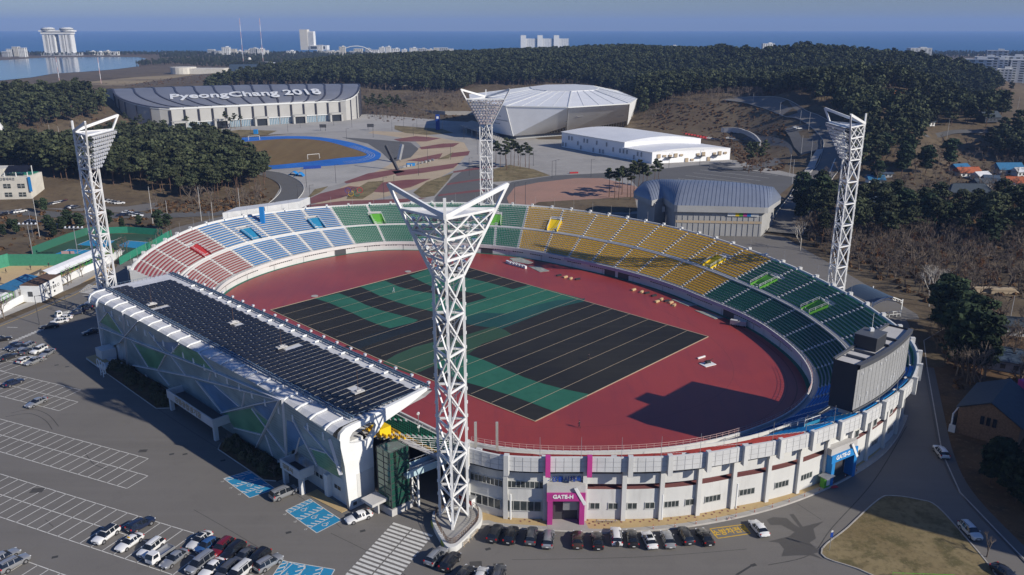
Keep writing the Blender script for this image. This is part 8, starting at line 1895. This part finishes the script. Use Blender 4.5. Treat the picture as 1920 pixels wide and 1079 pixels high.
# things lying about the track
def crate(px, py, sx, sy, sz, rz, m, lab, grp=None, cat='crate'):
    p = at(px, py); b = MB(); b.box((0, 0, sz*.12), (sx, sy, sz*.2)); b.box((0, 0, sz*.62), (sx*.92, sy*.86, sz*.68)); b.box((0, 0, sz*.98), (sx, sy*.3, .06)); o = b.build('crate', m, label=lab, cat=cat, group=grp); o.location = (p[0], p[1], .05); o.rotation_euler = (0, 0, rz); return o
for i, (x, y) in enumerate([(1048, 518), (1060, 521), (1070, 524), (1083, 525), (1188, 545), (1203, 549), (1213, 551), (1232, 567), (1240, 563), (1250, 566), (1258, 569), (1264, 574), (1226, 556)]): crate(x, y, 1.9, .8, .5, .5+.3*(i % 3), 'clay' if i % 3 else 'dark_trim', 'small %s on the track in front of the yellow seats' % ('tan timber block' if i % 3 else 'dark box'), 'timber blocks and boxes on the far track')
mat('tarp_grey', (.36, .37, .33), .8, col2=(.2, .22, .2), scale=.8)
for pix, lab in [([(955, 485), (975, 484), (1000, 493), (990, 496), (962, 491)], 'pale grey folded sheet at the far track edge'), ([(990, 500), (1012, 501), (1030, 509), (1012, 511)], 'blue-grey crumpled sheet on the far track'), ([(1258, 562), (1280, 565), (1308, 573), (1290, 575)], 'long pale pallet sheet on the far right track, upper of two'), ([(1302, 583), (1325, 586), (1356, 597), (1340, 599)], 'long pale pallet sheet on the far right track, lower of two')]:
    P = [at(*p)[:2] for p in pix]; MB().prism(P, .045, .16).build('folded_sheet', 'tarp_grey', label=lab, cat='sheet')
for k in range(6): p = at(954+k*5.6, 495+k*1.5); MB().box((p[0], p[1], .5), (.7, 3.2, .9), .5).build('white_bench', 'white_paint', label='white bench block in the short row on the far track', cat='bench', group='white benches on the far track')
for x, y, lab in [(1377, 611, 'grey equipment cart on the right track, left of a pair'), (1391, 613, 'grey equipment cart on the right track, right of a pair')]:
    p = at(x, y); r = empty('equipment_cart', (p[0], p[1], .05), -.5, label=lab, cat='cart'); MB().box((0, 0, 1), (2.4, 1.2, 1.3)).build('box', 'stand_concrete', r)
    for sx in (-1, 1): MB().tube((sx*.8, -.6, .25), (sx*.8, .6, .25), .25, n=10).build('wheel', 'rubber', r)
p = at(1327, 684); r = empty('high_jump_frame', (p[0], p[1], .05), .5, label='small dark frame machine on a white pad on the right track', cat='machine'); MB().box((0, 0, .08), (3.4, 2.4, .14)).build('pad', 'white_paint', r); b = MB()
for s in (-1, 1): b.bar((s, 0, .1), (s*.6, 0, 1.1), .12); b.bar((s, .4, .8), (s+1.2, .6, .9), .1)
b.box((0, 0, .7), (1.2, .7, .5)); b.build('frame', 'dark_trim', r)
p = at(1315, 672); MB().box((p[0], p[1], .25), (2.6, .35, .35), .6).build('white_beam', 'white_paint', label='short white beam lying on the right track', cat='beam')
p = at(590, 556); MB().tube((p[0], p[1], .05), (p[0], p[1], .15), 1.1, n=16).build('round_plate', 'concrete', label='pale round cover plate on the track left of the pitch', cat='plate')
p = at(765, 510); MB().tube((p[0], p[1], .05), (p[0], p[1], .15), 1.1, n=16).build('round_plate', 'concrete', label='pale round cover plate behind the near floodlight tower', cat='plate')
# people
mat('cloth_dark', (.03, .03, .04), .9); mat('cloth_red', (.3, .04, .03), .9); mat('skin', (.45, .28, .2), .7); mat('hair', (.02, .015, .012), .8)
def person(loc, rz, m, lab, stride=.25, reach=.2, bend=0.0):
    """one continuous skinned body walking or bending, with head, face, hair and hands"""
    me = bpy.data.meshes.new('person'); V_ = []; E_ = []; Rr = []
    def v(p, r): V_.append(p); Rr.append(r); return len(V_)-1
    def chain(root, pts):
        a = root
        for p, r in pts: b_ = v(p, r); E_.append((a, b_)); a = b_
        return a
    by = bend; pel = v((0, 0, .93), .15); w_ = v((0, by*.2, 1.12), .135); E_.append((pel, w_)); chs = v((0, by*.5, 1.34), .16); E_.append((w_, chs)); nk = v((0, by*.62, 1.50), .06); E_.append((chs, nk)); hd = v((0, by*.75+.01, 1.62), .095); E_.append((nk, hd)); tp = v((0, by*.8+.01, 1.71), .08); E_.append((hd, tp)); no = v((0, by*.8+.11, 1.61), .022); E_.append((hd, no))
    for s in (-1, 1):
        chain(pel, [((s*.10, 0, .86), .10), ((s*.11, s*stride*.45, .48), .065), ((s*.11, s*stride*.9-.04, .10), .042), ((s*.12, s*stride*.9+.13, .05), .042)])
        e = chain(chs, [((s*.19, by*.5, 1.40), .062), ((s*.25, by*.5-s*stride*.3, 1.13), .045), ((s*.25, by*.5+reach-s*stride*.4, .93), .032), ((s*.25, by*.5+reach+.04-s*stride*.4, .86), .035)])
        hb = V_[e]
        for k in range(4): chain(e, [((hb[0]+(k-1.5)*.018, hb[1]+.03, hb[2]-.05), .009), ((hb[0]+(k-1.5)*.018, hb[1]+.05, hb[2]-.08+.006*abs(k-1.5)), .008)])
        chain(e, [((hb[0]-s*.035, hb[1]+.03, hb[2]-.02), .010)])
    me.from_pydata(V_, E_, []); o = bpy.data.objects.new('person', me); COL.objects.link(o); o.modifiers.new('skin', 'SKIN'); sv = me.skin_vertices[0].data
    for i, r in enumerate(Rr): sv[i].radius = (r, r)
    sv[0].use_root = True; ss = o.modifiers.new('sub', 'SUBSURF'); ss.levels = 1; ss.render_levels = 1
    bpy.context.view_layer.update(); m2 = bpy.data.meshes.new_from_object(o.evaluated_get(bpy.context.evaluated_depsgraph_get())); o.modifiers.clear(); o.data = m2; m2.materials.clear(); m2.materials.append(M[m]); m2.materials.append(M['skin']); m2.shade_smooth()
    for p in m2.polygons:
        c = p.center
        if c[2] > 1.5 or (abs(c[0]) > .2 and c[2] < .9): p.material_index = 1
    o.location = loc; o.rotation_euler = (0, 0, rz); tag(o, lab, 'person')
    h = MB(); h.tube((0, by*.78-.02, 1.63), (0, by*.8-.03, 1.76), .105, .07, n=10); h.build('hair', 'hair', o); return o
PG = 'people on the clay court'
person(at(1086, 803)+np.array([0, 0, .05]), 1.2, 'cloth_dark', 'person in dark clothes walking alone on the red track near the magenta gate', .3)
for x, y, m, lab in [(58, 507, 'cloth_dark', 'person in dark clothes playing in the middle of the clay court'), (12, 513, 'cloth_dark', 'person standing at the left of the clay court'), (2, 529, 'cloth_dark', 'person cut by the left photo edge on the clay court'), (82, 517, 'cloth_red', 'person in reddish clothes right of the blue roof'), (92, 502, 'cloth_dark', 'person by the green wall of the clay court'), (1103, 676, 'cloth_dark', 'person crouching far out on the black sheet'), (738, 549, 'tent_white', 'person in pale clothes on the green sheet near the far corner'), (153, 468, 'cloth_dark', 'person on the blue tennis court')]:
    q = at(x, y); person((q[0], q[1], .12), rr.uniform(0, 6), m, lab, rr.uniform(.15, .35), .2, .1 if x != 1103 else .35)
a, c = at(0, 545), at(78, 510); b = MB(); b.bar(a+np.array([0, 0, .55]), c+np.array([0, 0, .55]), .08, 1.0)
for f in (0, .5, 1): q = a+(c-a)*f; b.bar(q, q+np.array([0, 0, 1.3]), .12)
b.build('court_net', 'dark_steel', label='low dark net across the clay court', cat='net')
# yard at the right
for k, (x, y, lab) in enumerate([(1826, 565, 'yellow barrel-shaped machine in the yard')]): p = hit(x, y); MB().tube(p, p+np.array([0, 0, 1.8]), .9, 1.0, n=12).build('yellow_hopper', 'vom_yellow', label=lab, cat='machine')
for k, (x, y, w_, lab) in enumerate([(1850, 549, 9, 'left pale timber stack at the back of the yard'), (1880, 551, 9, 'right pale timber stack at the back of the yard'), (1820, 585, 6, 'pile of grey corrugated sheets in the yard')]): 
    p = hit(x, y); b = MB()
    for j in range(5): b.box((p[0]+rr.uniform(-.4, .4), p[1]+rr.uniform(-.3, .3), p[2]+.3+.35*j), (w_*rr.uniform(.8, 1), 1.6, .3), rr.uniform(-.1, .1))
    b.build('material_stack', 'sand_paving' if k < 2 else 'steel', label=lab, cat='stack')
# ticket gates and canopies on the far left rim
a, c = at(418, 408, 12.5), at(492, 398, 12.5); b = MB(); b.prism([a[:2], c[:2], c[:2]+np.array([2, 10]), a[:2]+np.array([2, 10])], 11.8, 14.2); b.build('rim_shelter', 'panel', label='low panelled shelter standing outside the far left rim', cat='shelter')
a, c = at(497, 398, 12.5), at(562, 388, 12.5); b = MB(); b.prism([a[:2], c[:2], c[:2]+np.array([2, 9]), a[:2]+np.array([2, 9])], 11.8, 14.6); b.build('rim_shelter', 'panel', label='second panelled shelter outside the far left rim, right of the blue pillar', cat='shelter')
p = at(492, 410, 12.2); MB().bar((p[0], p[1], 10), (p[0], p[1], 16.5), 1.6, 1.2).build('blue_pillar', 'gate_blue', label='blue pillar rising above the far left rim', cat='pillar')
# ================================================================ air
hz = MB(); hz.box((0, 8600, 112.5), (54000, 18600, 235)); ho_ = hz.build('haze', [], kind='stuff', label='thin blue haze over land and sea', cat='haze')
hm_ = bpy.data.materials.new('haze'); hm_.use_nodes = True; n = hm_.node_tree
for q in list(n.nodes):
    if q.type != 'OUTPUT_MATERIAL': n.nodes.remove(q)
pv_ = n.nodes.new('ShaderNodeVolumePrincipled'); pv_.inputs['Color'].default_value = (0.36, 0.56, 1.0, 1); pv_.inputs['Density'].default_value = 0.00009; pv_.inputs['Anisotropy'].default_value = 0.0
n.links.new(pv_.outputs[0], n.nodes['Material Output'].inputs['Volume']); ho_.data.materials.clear(); ho_.data.materials.append(hm_)
